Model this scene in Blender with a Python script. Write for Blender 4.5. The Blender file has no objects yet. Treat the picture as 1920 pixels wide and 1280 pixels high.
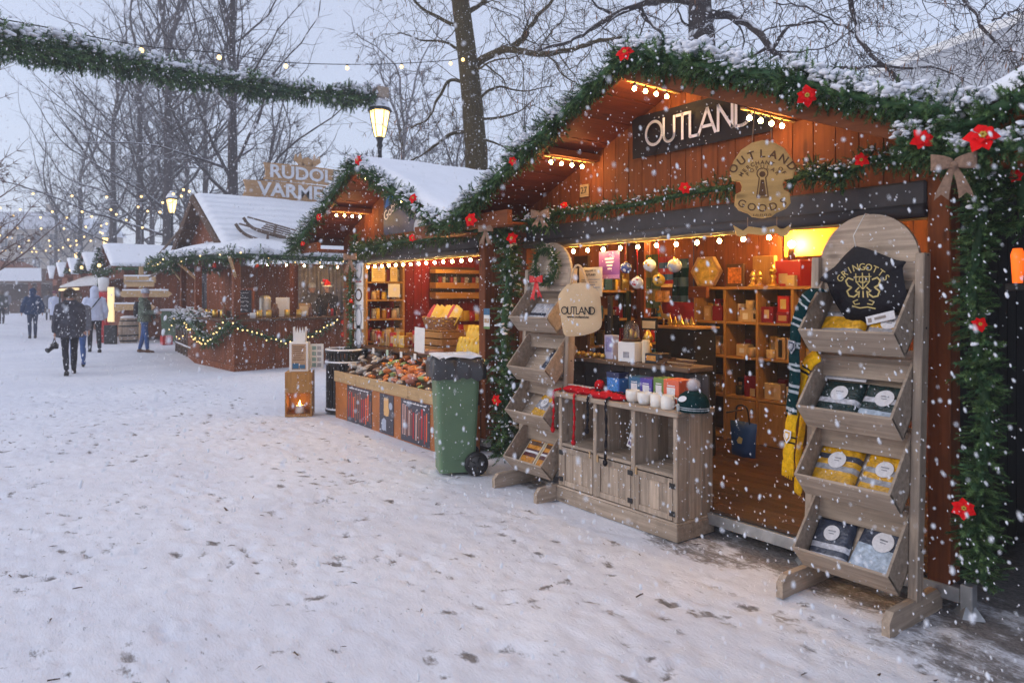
import bpy, bmesh, math, random
import numpy as np
from mathutils import Vector, Matrix, noise, Euler
R = math.radians
PI = math.pi
random.seed(11); rng = np.random.default_rng(11)
scene = bpy.context.scene
COL = scene.collection
# ------------------------------------------------------------------ camera frame
# world: X runs along the row of stalls (towards the right hand end), Y into the stalls, Z up
FPX, CX, HY, CAMH = 1340.0, 960.0, 550.0, 1.6
YAW = math.atan2(0.8015, 0.598)
FW = Vector((-math.sin(YAW), math.cos(YAW), 0)); RT = Vector((math.cos(YAW), math.sin(YAW), 0))
CAM = Vector((0, 0, CAMH))
def ray(px, py): return FW + RT * ((px - CX) / FPX) + Vector((0, 0, (HY - py) / FPX))
def atT(px, py, t): return CAM + ray(px, py) * t
def onY(px, py, Y): d = ray(px, py); return CAM + d * (Y / d.y)
def onX(px, py, X): d = ray(px, py); return CAM + d * (X / d.x)
def onZ(px, py, Z): d = ray(px, py); return CAM + d * ((Z - CAMH) / d.z)
def G(px, py): return onZ(px, py, 0.0)
# ------------------------------------------------------------------ materials
def S(r, g, b):
    f = lambda c: (c / 255 / 12.92) if c <= 10 else ((c / 255 + 0.055) / 1.055) ** 2.4
    return (f(r), f(g), f(b))
MATS = {}
def nmat(name):
    m = bpy.data.materials.new(name); m.use_nodes = True
    nt = m.node_tree; p = nt.nodes['Principled BSDF']
    return m, nt, p
def N(nt, typ, **kw):
    n = nt.nodes.new(typ)
    for k, v in kw.items(): setattr(n, k, v)
    return n
def mixc(nt, fac, a, b, mode='MIX'):
    n = N(nt, 'ShaderNodeMix', data_type='RGBA', blend_type=mode)
    for s, v in ((n.inputs[0], fac), (n.inputs[6], a), (n.inputs[7], b)):
        if hasattr(v, 'is_output') or isinstance(v, bpy.types.NodeSocket): nt.links.new(v, s)
        else: s.default_value = (*v, 1) if isinstance(v, tuple) and len(v) == 3 else v
    return n.outputs[2]
def mrange(nt, v, a, b, c=0.0, d=1.0):
    n = N(nt, 'ShaderNodeMapRange'); nt.links.new(v, n.inputs[0])
    for i, x in enumerate((a, b, c, d)): n.inputs[i + 1].default_value = x
    return n.outputs[0]
def coords(nt, stretch=(1, 1, 1), kind='Object'):
    tc = N(nt, 'ShaderNodeTexCoord'); mp = N(nt, 'ShaderNodeMapping')
    nt.links.new(tc.outputs[kind], mp.inputs[0]); mp.inputs['Scale'].default_value = stretch
    return mp.outputs[0]
def noise_t(nt, vec, scale, detail=4, rough=.6):
    n = N(nt, 'ShaderNodeTexNoise'); nt.links.new(vec, n.inputs['Vector'])
    n.inputs['Scale'].default_value = scale; n.inputs['Detail'].default_value = detail; n.inputs['Roughness'].default_value = rough
    return n.outputs[0]
def mat(name, col, rough=.6, var=.15, scale=9, bump=0.0, bscale=60, metal=0.0, stretch=(1, 1, 1), isl=0.0, spec=.4, emit=None, estr=0, sss=0, snow=None, sheen=0, trans=0, alpha=None, sampling=None):
    if name in MATS: return MATS[name]
    m, nt, p = nmat(name); MATS[name] = m
    p.inputs['Roughness'].default_value = rough; p.inputs['Metallic'].default_value = metal
    p.inputs['Specular IOR Level'].default_value = spec
    vec = coords(nt, stretch)
    lo = tuple(max(0, c * (1 - var)) for c in col); hi = tuple(min(1, c * (1 + var)) for c in col)
    nz = noise_t(nt, vec, scale)
    c = mixc(nt, mrange(nt, nz, .3, .7), lo, hi)
    if isl:
        g = N(nt, 'ShaderNodeNewGeometry')
        v = mrange(nt, g.outputs['Random Per Island'], 0, 1, 1 - isl, 1 + isl)
        hs = N(nt, 'ShaderNodeHueSaturation'); nt.links.new(v, hs.inputs['Value']); nt.links.new(c, hs.inputs['Color']); c = hs.outputs[0]
    if snow is not None:
        g = N(nt, 'ShaderNodeNewGeometry'); sx = N(nt, 'ShaderNodeSeparateXYZ'); nt.links.new(g.outputs['Normal'], sx.inputs[0])
        n2 = noise_t(nt, coords(nt), 3.0, 3)
        ad = N(nt, 'ShaderNodeMath', operation='MULTIPLY_ADD'); nt.links.new(n2, ad.inputs[0]); ad.inputs[1].default_value = .9; nt.links.new(sx.outputs[2], ad.inputs[2])
        c = mixc(nt, mrange(nt, ad.outputs[0], snow, snow + .25), c, (.8, .82, .88))
    nt.links.new(c, p.inputs['Base Color'])
    if bump:
        b = N(nt, 'ShaderNodeBump'); b.inputs['Strength'].default_value = bump; b.inputs['Distance'].default_value = .01
        nt.links.new(noise_t(nt, vec, bscale, 5), b.inputs['Height']); nt.links.new(b.outputs[0], p.inputs['Normal'])
    if emit: p.inputs['Emission Color'].default_value = (*emit, 1); p.inputs['Emission Strength'].default_value = estr
    if sss: p.inputs['Subsurface Weight'].default_value = sss; p.inputs['Subsurface Radius'].default_value = (.03, .03, .035)
    if sheen: p.inputs['Sheen Weight'].default_value = sheen
    if trans: p.inputs['Transmission Weight'].default_value = trans
    if alpha is not None: p.inputs['Alpha'].default_value = alpha
    if sampling: m.cycles.emission_sampling = sampling
    return m
def wood(name, col, axis='Z', var=.35, isl=.18, rough=.7, bump=.35, spec=.25):
    st = {'X': (1.2, 22, 22), 'Y': (22, 1.2, 22), 'Z': (22, 22, 1.2)}[axis]
    if name in MATS: return MATS[name]
    m, nt, p = nmat(name); MATS[name] = m
    g = N(nt, 'ShaderNodeNewGeometry')
    tc = N(nt, 'ShaderNodeTexCoord'); mp = N(nt, 'ShaderNodeMapping'); nt.links.new(tc.outputs['Object'], mp.inputs[0]); mp.inputs['Scale'].default_value = st
    ofs = N(nt, 'ShaderNodeVectorMath', operation='MULTIPLY_ADD')
    cb = N(nt, 'ShaderNodeCombineXYZ')
    for i in range(3): nt.links.new(g.outputs['Random Per Island'], cb.inputs[i])
    nt.links.new(cb.outputs[0], ofs.inputs[0]); ofs.inputs[1].default_value = (37, 51, 23); nt.links.new(mp.outputs[0], ofs.inputs[2])
    n1 = noise_t(nt, ofs.outputs[0], 1.6, 6, .65); n2 = noise_t(nt, coords(nt), 2.3, 3)
    dark = tuple(c * (1 - var) for c in col); lite = tuple(min(1, c * (1 + var)) for c in col)
    c = mixc(nt, mrange(nt, n1, .28, .72), dark, lite)
    c = mixc(nt, mrange(nt, n2, .35, .75, 0, .45), c, tuple(x * .62 for x in col))
    mk = N(nt, 'ShaderNodeMapping'); nt.links.new(tc.outputs['Object'], mk.inputs[0]); mk.inputs['Scale'].default_value = tuple(x * .32 if x > 2 else x * 1.9 for x in st)
    ok_ = N(nt, 'ShaderNodeVectorMath', operation='MULTIPLY_ADD'); nt.links.new(cb.outputs[0], ok_.inputs[0]); ok_.inputs[1].default_value = (37, 51, 23); nt.links.new(mk.outputs[0], ok_.inputs[2])
    vo = N(nt, 'ShaderNodeTexVoronoi'); nt.links.new(ok_.outputs[0], vo.inputs['Vector']); vo.inputs['Scale'].default_value = 1.0
    c = mixc(nt, mrange(nt, vo.outputs['Distance'], .05, .13, .7, 0), c, tuple(x * .3 for x in col))
    c = mixc(nt, mrange(nt, noise_t(nt, coords(nt), 7, 4, .7), .52, .70, 0, .38), c, tuple(x * .5 for x in col))
    hs = N(nt, 'ShaderNodeHueSaturation'); nt.links.new(mrange(nt, g.outputs['Random Per Island'], 0, 1, 1 - isl, 1 + isl), hs.inputs['Value']); nt.links.new(c, hs.inputs['Color'])
    nt.links.new(hs.outputs[0], p.inputs['Base Color'])
    p.inputs['Roughness'].default_value = rough; p.inputs['Specular IOR Level'].default_value = spec
    b = N(nt, 'ShaderNodeBump'); b.inputs['Strength'].default_value = bump; b.inputs['Distance'].default_value = .006
    nt.links.new(n1, b.inputs['Height']); nt.links.new(b.outputs[0], p.inputs['Normal'])
    return m
RED = (.215, .058, .015)
WR = {a: wood('stained_red_wood_' + a, RED, a) for a in 'XYZ'}
WW = {a: wood('weathered_wood_' + a, (.43, .335, .255), a, var=.42, isl=.24) for a in 'XYZ'}
WD = {a: wood('dark_brown_wood_' + a, (.10, .05, .026), a) for a in 'XYZ'}
WH = {a: wood('honey_wood_' + a, (.46, .24, .075), a, var=.25) for a in 'XYZ'}
WP = {a: wood('pale_pine_' + a, (.55, .36, .18), a, var=.2) for a in 'XYZ'}
M_snow = mat('snow', (.84, .85, .89), .75, .03, 5, .5, 30, sss=.0, spec=.25)
M_flake = mat('snowflake', (.80, .81, .84), .8, .02, spec=.1)
M_needle = mat('fir_needles', (.092, .165, .055), .6, .45, 14, isl=.5, spec=.25)
M_needle2 = mat('fir_needles_dark', (.040, .092, .038), .6, .4, 14, isl=.45, spec=.2)
M_stem = mat('twig_stem', (.07, .045, .025), .8)
M_red = mat('poinsettia_red', (.74, .004, .006), .6, .12, spec=.12)
M_ycent = mat('flower_centre', (.55, .38, .05), .5)
M_burlap = mat('burlap', (.27, .165, .11), .95, .25, 60, .5, 260)
M_black = mat('black_plastic', (.014, .014, .016), .35, .2, bump=.1)
M_iron = mat('black_iron', (.018, .018, .02), .45, .3, bump=.2)
M_cable = mat('cable', (.012, .012, .012), .6)
M_blind = mat('charcoal_awning', (.062, .058, .062), .75, .2, 6, .2, 90)
M_steel = mat('galvanised_steel', (.42, .43, .44), .45, .2, 12, metal=.7)
M_white = mat('white_paint', (.78, .77, .75), .5, .05)
M_paper = mat('paper', (.78, .75, .70), .8, .04)
M_cream = mat('cream_paper', (.72, .60, .42), .8, .06)
M_dark = mat('black_print', (.012, .011, .012), .7)
M_gold = mat('gold_print', (.60, .46, .17), .45, .15, metal=.2)
M_brass = mat('gold_ornament', (.75, .48, .10), .3, .15, metal=.8)
M_bulb = mat('lit_bulb', (1, .8, .5), .3, 0, emit=(1, .60, .18), estr=150)
M_bulbfar = mat('lit_bulb_far', (1, .8, .5), .3, 0, emit=(1, .64, .2), estr=2.2, sampling='NONE')
M_bulbin = mat('lit_bulb_inside', (1, .8, .5), .3, 0, emit=(1, .58, .16), estr=800)
M_bulbrow = mat('lit_bulb_row', (1, .8, .5), .3, 0, emit=(1, .58, .16), estr=240)
M_lantern = mat('lantern_glass', (1, .85, .5), .3, 0, emit=(1, .64, .2), estr=3.0)
# ------------------------------------------------------------------ mesh building
WM = {}
def frame(o, x, y):
    x = Vector(x).normalized(); y = Vector(y); z = x.cross(y).normalized(); y = z.cross(x)
    return Matrix(((x[0], y[0], z[0], o[0]), (x[1], y[1], z[1], o[1]), (x[2], y[2], z[2], o[2]), (0, 0, 0, 1)))
def T(x, y, z): return Matrix.Translation((x, y, z))
def RZ(a): return Matrix.Rotation(a, 4, 'Z')
def RX(a): return Matrix.Rotation(a, 4, 'X')
def RY(a): return Matrix.Rotation(a, 4, 'Y')
def FACE(o): return frame(o, (1, 0, 0), (0, 0, 1))      # a plane that faces the path (-Y)
def _ico(sub):
    bm = bmesh.new(); bmesh.ops.create_icosphere(bm, subdivisions=sub, radius=1)
    v = np.array([x.co[:] for x in bm.verts]); f = [[q.index for q in p.verts] for p in bm.faces]; bm.free(); return v, f
ICO = {i: _ico(i) for i in (1, 2, 3)}
class MB:
    def __init__(s, M=None): s.V = []; s.F = []; s.I = []; s.S = []; s.n = 0; s.M = M
    def add(s, v, f, mi=0, smooth=False, M=None):
        v = np.asarray(v, float).reshape(-1, 3)
        for X in (M, s.M):
            if X is not None: A = np.array(X); v = v @ A[:3, :3].T + A[:3, 3]
        s.V.append(v); n = s.n
        s.F.extend([[i + n for i in q] for q in f]); s.I.extend([mi] * len(f)); s.S.extend([smooth] * len(f)); s.n += len(v)
        return s
    def bx(s, x0, x1, y0, y1, z0, z1, b=.003, mi=0, M=None):
        h = [abs(x1 - x0) / 2, abs(y1 - y0) / 2, abs(z1 - z0) / 2]; c = ((x0 + x1) / 2, (y0 + y1) / 2, (z0 + z1) / 2)
        b = min(b, .3 * min(h))
        if b <= 0:
            v = [(c[0] + i * h[0], c[1] + j * h[1], c[2] + k * h[2]) for i in (-1, 1) for j in (-1, 1) for k in (-1, 1)]
            return s.add(v, [(0, 1, 3, 2), (4, 6, 7, 5), (0, 4, 5, 1), (2, 3, 7, 6), (0, 2, 6, 4), (1, 5, 7, 3)], mi, False, M)
        v = []; idx = {}
        for i in (-1, 1):
            for j in (-1, 1):
                for k in (-1, 1):
                    sg = (i, j, k)
                    for a in range(3):
                        idx[(i, j, k, a)] = len(v)
                        v.append(tuple(c[q] + sg[q] * (h[q] - (0 if q == a else b)) for q in range(3)))
        f = []
        for a in range(3):
            o = [q for q in range(3) if q != a]
            for sgn in (-1, 1):
                q = []
                for u, w in ((-1, -1), (1, -1), (1, 1), (-1, 1)):
                    k = [0, 0, 0]; k[a] = sgn; k[o[0]] = u; k[o[1]] = w; q.append(idx[(*k, a)])
                flip = (sgn < 0) ^ (a == 1)
                f.append(q[::-1] if flip else q)
        for a in range(3):                                   # edges along axis a
            o = [q for q in range(3) if q != a]
            for u in (-1, 1):
                for w in (-1, 1):
                    k0 = [0, 0, 0]; k0[a] = -1; k0[o[0]] = u; k0[o[1]] = w; k1 = list(k0); k1[a] = 1
                    q = [idx[(*k0, o[0])], idx[(*k1, o[0])], idx[(*k1, o[1])], idx[(*k0, o[1])]]
                    flip = (u * w > 0) ^ (a == 1)
                    f.append(q[::-1] if flip else q)
        for i in (-1, 1):
            for j in (-1, 1):
                for k in (-1, 1):
                    q = [idx[(i, j, k, 0)], idx[(i, j, k, 1)], idx[(i, j, k, 2)]]
                    f.append(q if i * j * k > 0 else q[::-1])
        return s.add(v, f, mi, False, M)
    def board(s, p, q, w, h, up=(0, 0, 1), b=.003, mi=0, ext=0):
        """a straight board from p to q, width w across, height h along `up`"""
        p = Vector(p); q = Vector(q); x = q - p; L = x.length; y = Vector(up).cross(x)
        M = frame(p, x, y); return s.bx(-ext, L + ext, -w / 2, w / 2, -h / 2, h / 2, b, mi, M)
    def tube(s, pts, rad, n=8, mi=0, smooth=True, cap=True, M=None, closed=False):
        pts = [Vector(p) for p in pts]; k = len(pts)
        rad = [rad] * k if not hasattr(rad, '__len__') else list(rad)
        vs = []; prev = None
        for i, p in enumerate(pts):
            if closed: t = pts[(i + 1) % k] - pts[i - 1]
            else: t = pts[min(i + 1, k - 1)] - pts[max(i - 1, 0)]
            t = t.normalized() if t.length > 1e-9 else Vector((0, 0, 1))
            if prev is None: u = t.orthogonal().normalized()
            else:
                u = prev - t * prev.dot(t); u = u.normalized() if u.length > 1e-6 else t.orthogonal().normalized()
            prev = u; w = t.cross(u)
            for j in range(n):
                a = 2 * PI * j / n; vs.append(p + (u * math.cos(a) + w * math.sin(a)) * rad[i])
        f = []
        for i in range(k if closed else k - 1):
            for j in range(n):
                a, b = i * n + j, i * n + (j + 1) % n; c, d = ((i + 1) % k) * n + (j + 1) % n, ((i + 1) % k) * n + j
                f.append((a, b, c, d))
        if cap and not closed: f.append(tuple(range(n - 1, -1, -1))); f.append(tuple((k - 1) * n + j for j in range(n)))
        return s.add([tuple(v) for v in vs], f, mi, smooth, M)
    def lathe(s, prof, n=24, M=None, mi=0, smooth=True, cap=(True, True), sx=1, sy=1):
        vs = [(r * math.cos(2 * PI * j / n) * sx, r * math.sin(2 * PI * j / n) * sy, z) for r, z in prof for j in range(n)]
        f = []
        for i in range(len(prof) - 1):
            for j in range(n): f.append((i * n + j, i * n + (j + 1) % n, (i + 1) * n + (j + 1) % n, (i + 1) * n + j))
        if cap[0]: f.append(tuple(range(n - 1, -1, -1)))
        if cap[1]: f.append(tuple((len(prof) - 1) * n + j for j in range(n)))
        return s.add(vs, f, mi, smooth, M)
    def prism(s, poly, d0, d1, M=None, mi=0):
        n = len(poly)
        a = sum(poly[i][0] * poly[(i + 1) % n][1] - poly[(i + 1) % n][0] * poly[i][1] for i in range(n))
        if a < 0: poly = poly[::-1]
        v = [(x, y, d0) for x, y in poly] + [(x, y, d1) for x, y in poly]
        f = [tuple(range(n - 1, -1, -1)), tuple(range(n, 2 * n))] + [(i, (i + 1) % n, n + (i + 1) % n, n + i) for i in range(n)]
        return s.add(v, f, mi, False, M)
    def ball(s, c, r, sub=2, mi=0, M=None, smooth=True):
        v, f = ICO[sub]; r = np.array(r if hasattr(r, '__len__') else (r, r, r))
        return s.add(v * r + np.array(c), f, mi, smooth, M)
    def pillow(s, outline, th, M=None, mi=0, rings=5, back=True):
        o = np.array(outline, float); c = o.mean(0); n = len(o); vs = []; f = []
        for sd in ((1, -1) if back else (1,)):
            b = len(vs)
            for k in range(rings):
                u = 1 - k / rings; h = th * (1 - u ** 2.6) ** .6
                for p in o: q = c + (p - c) * u; vs.append((q[0], q[1], sd * h))
            vs.append((c[0], c[1], sd * th))
            for k in range(rings - 1):
                for j in range(n):
                    q = (b + k * n + j, b + k * n + (j + 1) % n, b + (k + 1) * n + (j + 1) % n, b + (k + 1) * n + j)
                    f.append(q if sd > 0 else q[::-1])
            for j in range(n):
                q = (b + (rings - 1) * n + j, b + (rings - 1) * n + (j + 1) % n, b + rings * n); f.append(q if sd > 0 else q[::-1])
        return s.add(vs, f, mi, True, M)
    def strokes(s, lines, w, d0, d1, M, mi=0, rnd=False):
        """flat lettering strokes: each polyline in local XY thickened to width w"""
        for ln in lines:
            for (x0, y0), (x1, y1) in zip(ln[:-1], ln[1:]):
                dx, dy = x1 - x0, y1 - y0; L = math.hypot(dx, dy)
                if L < 1e-9: continue
                e = .0 if not rnd else w * .18
                ux, uy = dx / L, dy / L; nx, ny = -uy * w / 2, ux * w / 2
                a = (x0 - ux * e, y0 - uy * e); b = (x1 + ux * e, y1 + uy * e)
                s.prism([(a[0] - nx, a[1] - ny), (b[0] - nx, b[1] - ny), (b[0] + nx, b[1] + ny), (a[0] + nx, a[1] + ny)], d0, d1, M, mi)
        return s
    def build(s, name, mats, parent=None, origin=None, auto=None):
        me = bpy.data.meshes.new(name)
        V = np.concatenate(s.V) if s.V else np.zeros((0, 3))
        ob = bpy.data.objects.new(name, me); COL.objects.link(ob)
        if parent is not None:
            A = np.array(WM[parent].inverted()); V = V @ A[:3, :3].T + A[:3, 3]; ob.parent = parent; WM[ob] = WM[parent]
        else:
            o = np.array(origin if origin is not None else ((V[:, 0].min() + V[:, 0].max()) / 2, (V[:, 1].min() + V[:, 1].max()) / 2, V[:, 2].min()))
            V = V - o; ob.location = o; WM[ob] = Matrix.Translation(o)
        me.from_pydata(V.tolist(), [], s.F)
        me.polygons.foreach_set('material_index', s.I); me.polygons.foreach_set('use_smooth', s.S)
        for m in (mats if isinstance(mats, (list, tuple)) else [mats]): me.materials.append(m)
        me.update(); return ob
def thing(name, label, cat, loc=(0, 0, 0), rz=0, group=None, M=None):
    o = bpy.data.objects.new(name, None); COL.objects.link(o); o.empty_display_size = .1
    M = M if M is not None else T(*loc) @ RZ(rz)
    o.matrix_world = M; WM[o] = M.copy(); return tag(o, label, cat, group)
def tag(o, label, cat, group=None, kind=None):
    o['label'] = label; o['category'] = cat
    if group: o['group'] = group
    if kind: o['kind'] = kind
    return o
def structure(o): o['kind'] = 'structure'; return o
def stuff(o): o['kind'] = 'stuff'; return o
def text(s, size, M, m, parent, depth=.002, name='lettering', sx=1.0, align='CENTER', space=1.0, bold=0.0):
    cu = bpy.data.curves.new('t', 'FONT'); cu.body = s; cu.size = size; cu.extrude = depth / 2; cu.align_x = align; cu.align_y = 'CENTER'
    cu.space_character = space; cu.resolution_u = 3; cu.offset = bold
    tmp = bpy.data.objects.new('t', cu); me0 = bpy.data.meshes.new_from_object(tmp)
    v = np.array([x.co[:] for x in me0.vertices]) * np.array((sx, 1, 1)); f = [list(p.vertices) for p in me0.polygons]
    bpy.data.objects.remove(tmp); bpy.data.curves.remove(cu); bpy.data.meshes.remove(me0)
    b = MB()
    b.add(v, f, 0, False, M @ T(0, 0, depth / 2))
    return b.build(name, m, parent) if parent is not None else b
def textmb(b, s, size, M, mi=0, depth=.002, sx=1.0, bold=0.0):
    t = text(s, size, M, None, None, depth, sx=sx, bold=bold); b.add(t.V[0], t.F, mi)
def arc(cx, cy, r, a0, a1, n=12): return [(cx + r * math.cos(R(a0 + (a1 - a0) * i / n)), cy + r * math.sin(R(a0 + (a1 - a0) * i / n))) for i in range(n + 1)]
def nz(p, s=1.0): return noise.noise(Vector(p) * s)
# ------------------------------------------------------------------ scattering of small templates
def rotz_to(d, roll):
    """(n,3) directions, (n,) rolls -> (n,3,3) with columns x,y,z=d"""
    d = d / np.linalg.norm(d, axis=1, keepdims=True)
    ref = np.where(np.abs(d[:, 2:3]) > .9, np.array([[1., 0, 0]]), np.array([[0, 0, 1.]]))
    x = np.cross(ref, d); x /= np.linalg.norm(x, axis=1, keepdims=True); y = np.cross(d, x)
    c, s = np.cos(roll)[:, None], np.sin(roll)[:, None]
    return np.stack((x * c + y * s, y * c - x * s, d), axis=2)
def scatter(mb, tv, tf, pos, Rm, sc, mi=0, smooth=False):
    sc = np.asarray(sc); sc = sc[:, None] * np.ones((1, 3)) if sc.ndim == 1 else sc
    v = np.einsum('nij,nvj->nvi', Rm, tv[None] * sc[:, None, :]) + pos[:, None, :]
    n, k = v.shape[:2]
    f = (np.asarray(tf)[None] + (np.arange(n) * k)[:, None, None] + mb.n).reshape(-1, len(tf[0])).tolist()
    mb.V.append(v.reshape(-1, 3)); mb.F.extend(f); mb.I.extend([mi] * len(f)); mb.S.extend([smooth] * len(f)); mb.n += n * k
def twig_template(seed, needles=42, w=.030):
    r = np.random.default_rng(seed); v = []; f = []
    for k in range(needles):
        z = .08 + .92 * k / needles; a = r.uniform(0, 2 * PI); l = .27 * (1.2 - .5 * z) * r.uniform(.8, 1.2)
        d = np.array((math.cos(a), math.sin(a), .75)); d /= np.linalg.norm(d); p = np.array((0, 0, z))
        sd = np.array((-math.sin(a), math.cos(a), 0)) * w; n = len(v)
        v += [p - sd, p + sd, p + d * l]; f.append((n, n + 1, n + 2))
    n = len(v); v += [np.array((.015, 0, 0)), np.array((-.015, .0, 0)), np.array((0, 0, 1.0))]; f.append((n, n + 1, n + 2))
    return np.array(v), f
TWIGS = [twig_template(i) for i in range(6)]
TWIGS_FAR = [twig_template(20 + i, 24, .055) for i in range(4)]
def lump_template(seed, sub=1, flat=.6):
    v, f = ICO[sub]; r = np.random.default_rng(seed)
    v = v * (1 + r.uniform(-.22, .22, (len(v), 1))); v[:, 2] *= flat; return v, f
LUMPS = [lump_template(i, 2, .6) for i in range(5)]
def resample(pts, step):
    pts = [Vector(p) for p in pts]; out = [pts[0]]; 
    for a, b in zip(pts[:-1], pts[1:]):
        n = max(1, int(round((b - a).length / step)))
        for i in range(1, n + 1): out.append(a.lerp(b, i / n))
    return out
def catmull(pts, n=8):
    P = [Vector(p) for p in pts]; P = [P[0] * 2 - P[1]] + P + [P[-1] * 2 - P[-2]]; out = []
    for i in range(1, len(P) - 2):
        for k in range(n):
            t = k / n; a, b, c, d = P[i - 1:i + 3]
            out.append(.5 * ((2 * b) + (c - a) * t + (2 * a - 5 * b + 4 * c - d) * t * t + (3 * b - a - 3 * c + d) * t ** 3))
    out.append(P[-2]); return out
def garland(pts, rad, label, group, dens=130, snow=1.0, far=False, name='fir_garland', cat='garland', seed=0, tw=1.0, flat=None, drop=.15):
    r = np.random.default_rng(seed + 5)
    path = resample(pts, .05); P = np.array([p[:] for p in path]); L = .05 * len(P)
    tang = np.gradient(P, axis=0); tang /= np.linalg.norm(tang, axis=1, keepdims=True) + 1e-9
    n = max(10, int(L * dens * 1.3)); k = r.integers(0, len(P), n)
    thick = np.array([.82 + .42 * noise.noise(Vector((i * .22, seed, 3.3))) for i in range(len(P))])
    d = r.normal(size=(n, 3)); t = tang[k]; d -= t * (d * t).sum(1, keepdims=True) * .75; d[:, 2] -= drop
    if flat is not None:                                    # lies against a wall: keep the outer half
        fl = np.array(flat); s = (d * fl).sum(1); d -= fl * np.where(s < 0, s, 0)[:, None] * 1.4
    d /= np.linalg.norm(d, axis=1, keepdims=True)
    sc = rad * r.uniform(.42, 1.08, n) * thick[k] * tw * .86
    pos = P[k] + d * (rad * .22) + r.normal(size=(n, 3)) * .012
    root = thing(name, label, cat, tuple(P[len(P) // 2]), group=group)
    mb = MB(); TT = TWIGS_FAR if far else TWIGS
    which = r.integers(0, len(TT), n)
    for i in range(len(TT)):
        q = which == i
        if q.any(): scatter(mb, *TT[i], pos[q], rotz_to(d[q], r.uniform(0, 6.28, q.sum())), sc[q], mi=i % 2)
    mb.tube(path, rad * .22, 5, 1)
    mb.build('fir_needles', [M_needle, M_needle2, M_stem], root)
    if snow > 0:
        m2 = int(n * .75 * snow); k = r.integers(0, len(P), m2); d = r.normal(size=(m2, 3)); d[:, 2] = np.abs(d[:, 2]) + .65
        if flat is not None: d += np.array(flat) * .5
        d /= np.linalg.norm(d, axis=1, keepdims=True)
        pos = P[k] + d * (rad * thick[k] * r.uniform(.6, 1.02, m2))[:, None]
        patch = np.array([noise.noise(Vector(p) * 4.0 + Vector((seed, 0, 0))) for p in pos]) > -.18
        pos = pos[patch]; m2 = len(pos); sb = MB(); w = r.integers(0, 5, m2)
        s1 = rad * r.uniform(.05, .17, m2); s3 = np.stack((s1, s1 * r.uniform(.7, 1.6, m2), s1 * .8), 1)
        up = np.array([[0, 0, 1.]]) + r.normal(size=(m2, 3)) * .25
        lt = [lump_template(i, 1, .6) for i in range(5)] if far else LUMPS
        for i in range(5):
            q = w == i
            if q.any(): scatter(sb, *lt[i], pos[q], rotz_to(up[q], r.uniform(0, 6.28, q.sum())), s3[q], smooth=True)
        if m2: stuff(sb.build('snow_cover', M_snow, root))
    return root
# ================================================================== people on the path
def loft(b, rings, n=20, mi=0):
    vs = []; f = []
    for x, y, z, rx, ry in rings:
        for j in range(n): a = 2 * PI * j / n; vs.append((x + rx * math.cos(a), y + ry * math.sin(a), z))
    k = len(rings)
    for i in range(k - 1):
        for j in range(n): f.append((i * n + j, i * n + (j + 1) % n, (i + 1) * n + (j + 1) % n, (i + 1) * n + j))
    f.append(tuple(range(n - 1, -1, -1))); f.append(tuple((k - 1) * n + j for j in range(n)))
    b.add(vs, f, mi, True); return b
def fuse(mb, name, mats, parent, voxel, pick=None, smooth=4, ruffle=0.0, rs=14):
    """grow one continuous skin over overlapping volumes"""
    o = mb.build(name, mats, parent); md = o.modifiers.new('r', 'REMESH'); md.mode = 'VOXEL'; md.voxel_size = voxel; md.use_smooth_shade = True
    if smooth: s = o.modifiers.new('s', 'SMOOTH'); s.iterations = smooth; s.factor = .5
    bpy.context.view_layer.update(); dg = bpy.context.evaluated_depsgraph_get(); me = bpy.data.meshes.new_from_object(o.evaluated_get(dg)); o.modifiers.clear(); old = o.data; o.data = me; bpy.data.meshes.remove(old); me.name = name
    if ruffle:
        for v in me.vertices:
            p = v.co; k = ruffle * noise.noise(Vector((p.x * rs, p.y * rs, p.z * rs * .7))) + ruffle * .5 * noise.noise(p * rs * 2.3); v.co = p + v.normal * k
    if pick:
        for p in me.polygons: p.material_index = pick(p.center)
    for p in me.polygons: p.use_smooth = True
    return o
M_skin = mat('skin', (.50, .28, .20), .55, .08); M_eye = mat('dark_eyes', (.02, .015, .012), .3); M_lip = mat('lips', (.35, .12, .10), .5)
cloth = lambda n, c, var=.25, sc=18: mat(n, c, .9, var, sc, .4, 120)
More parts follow.
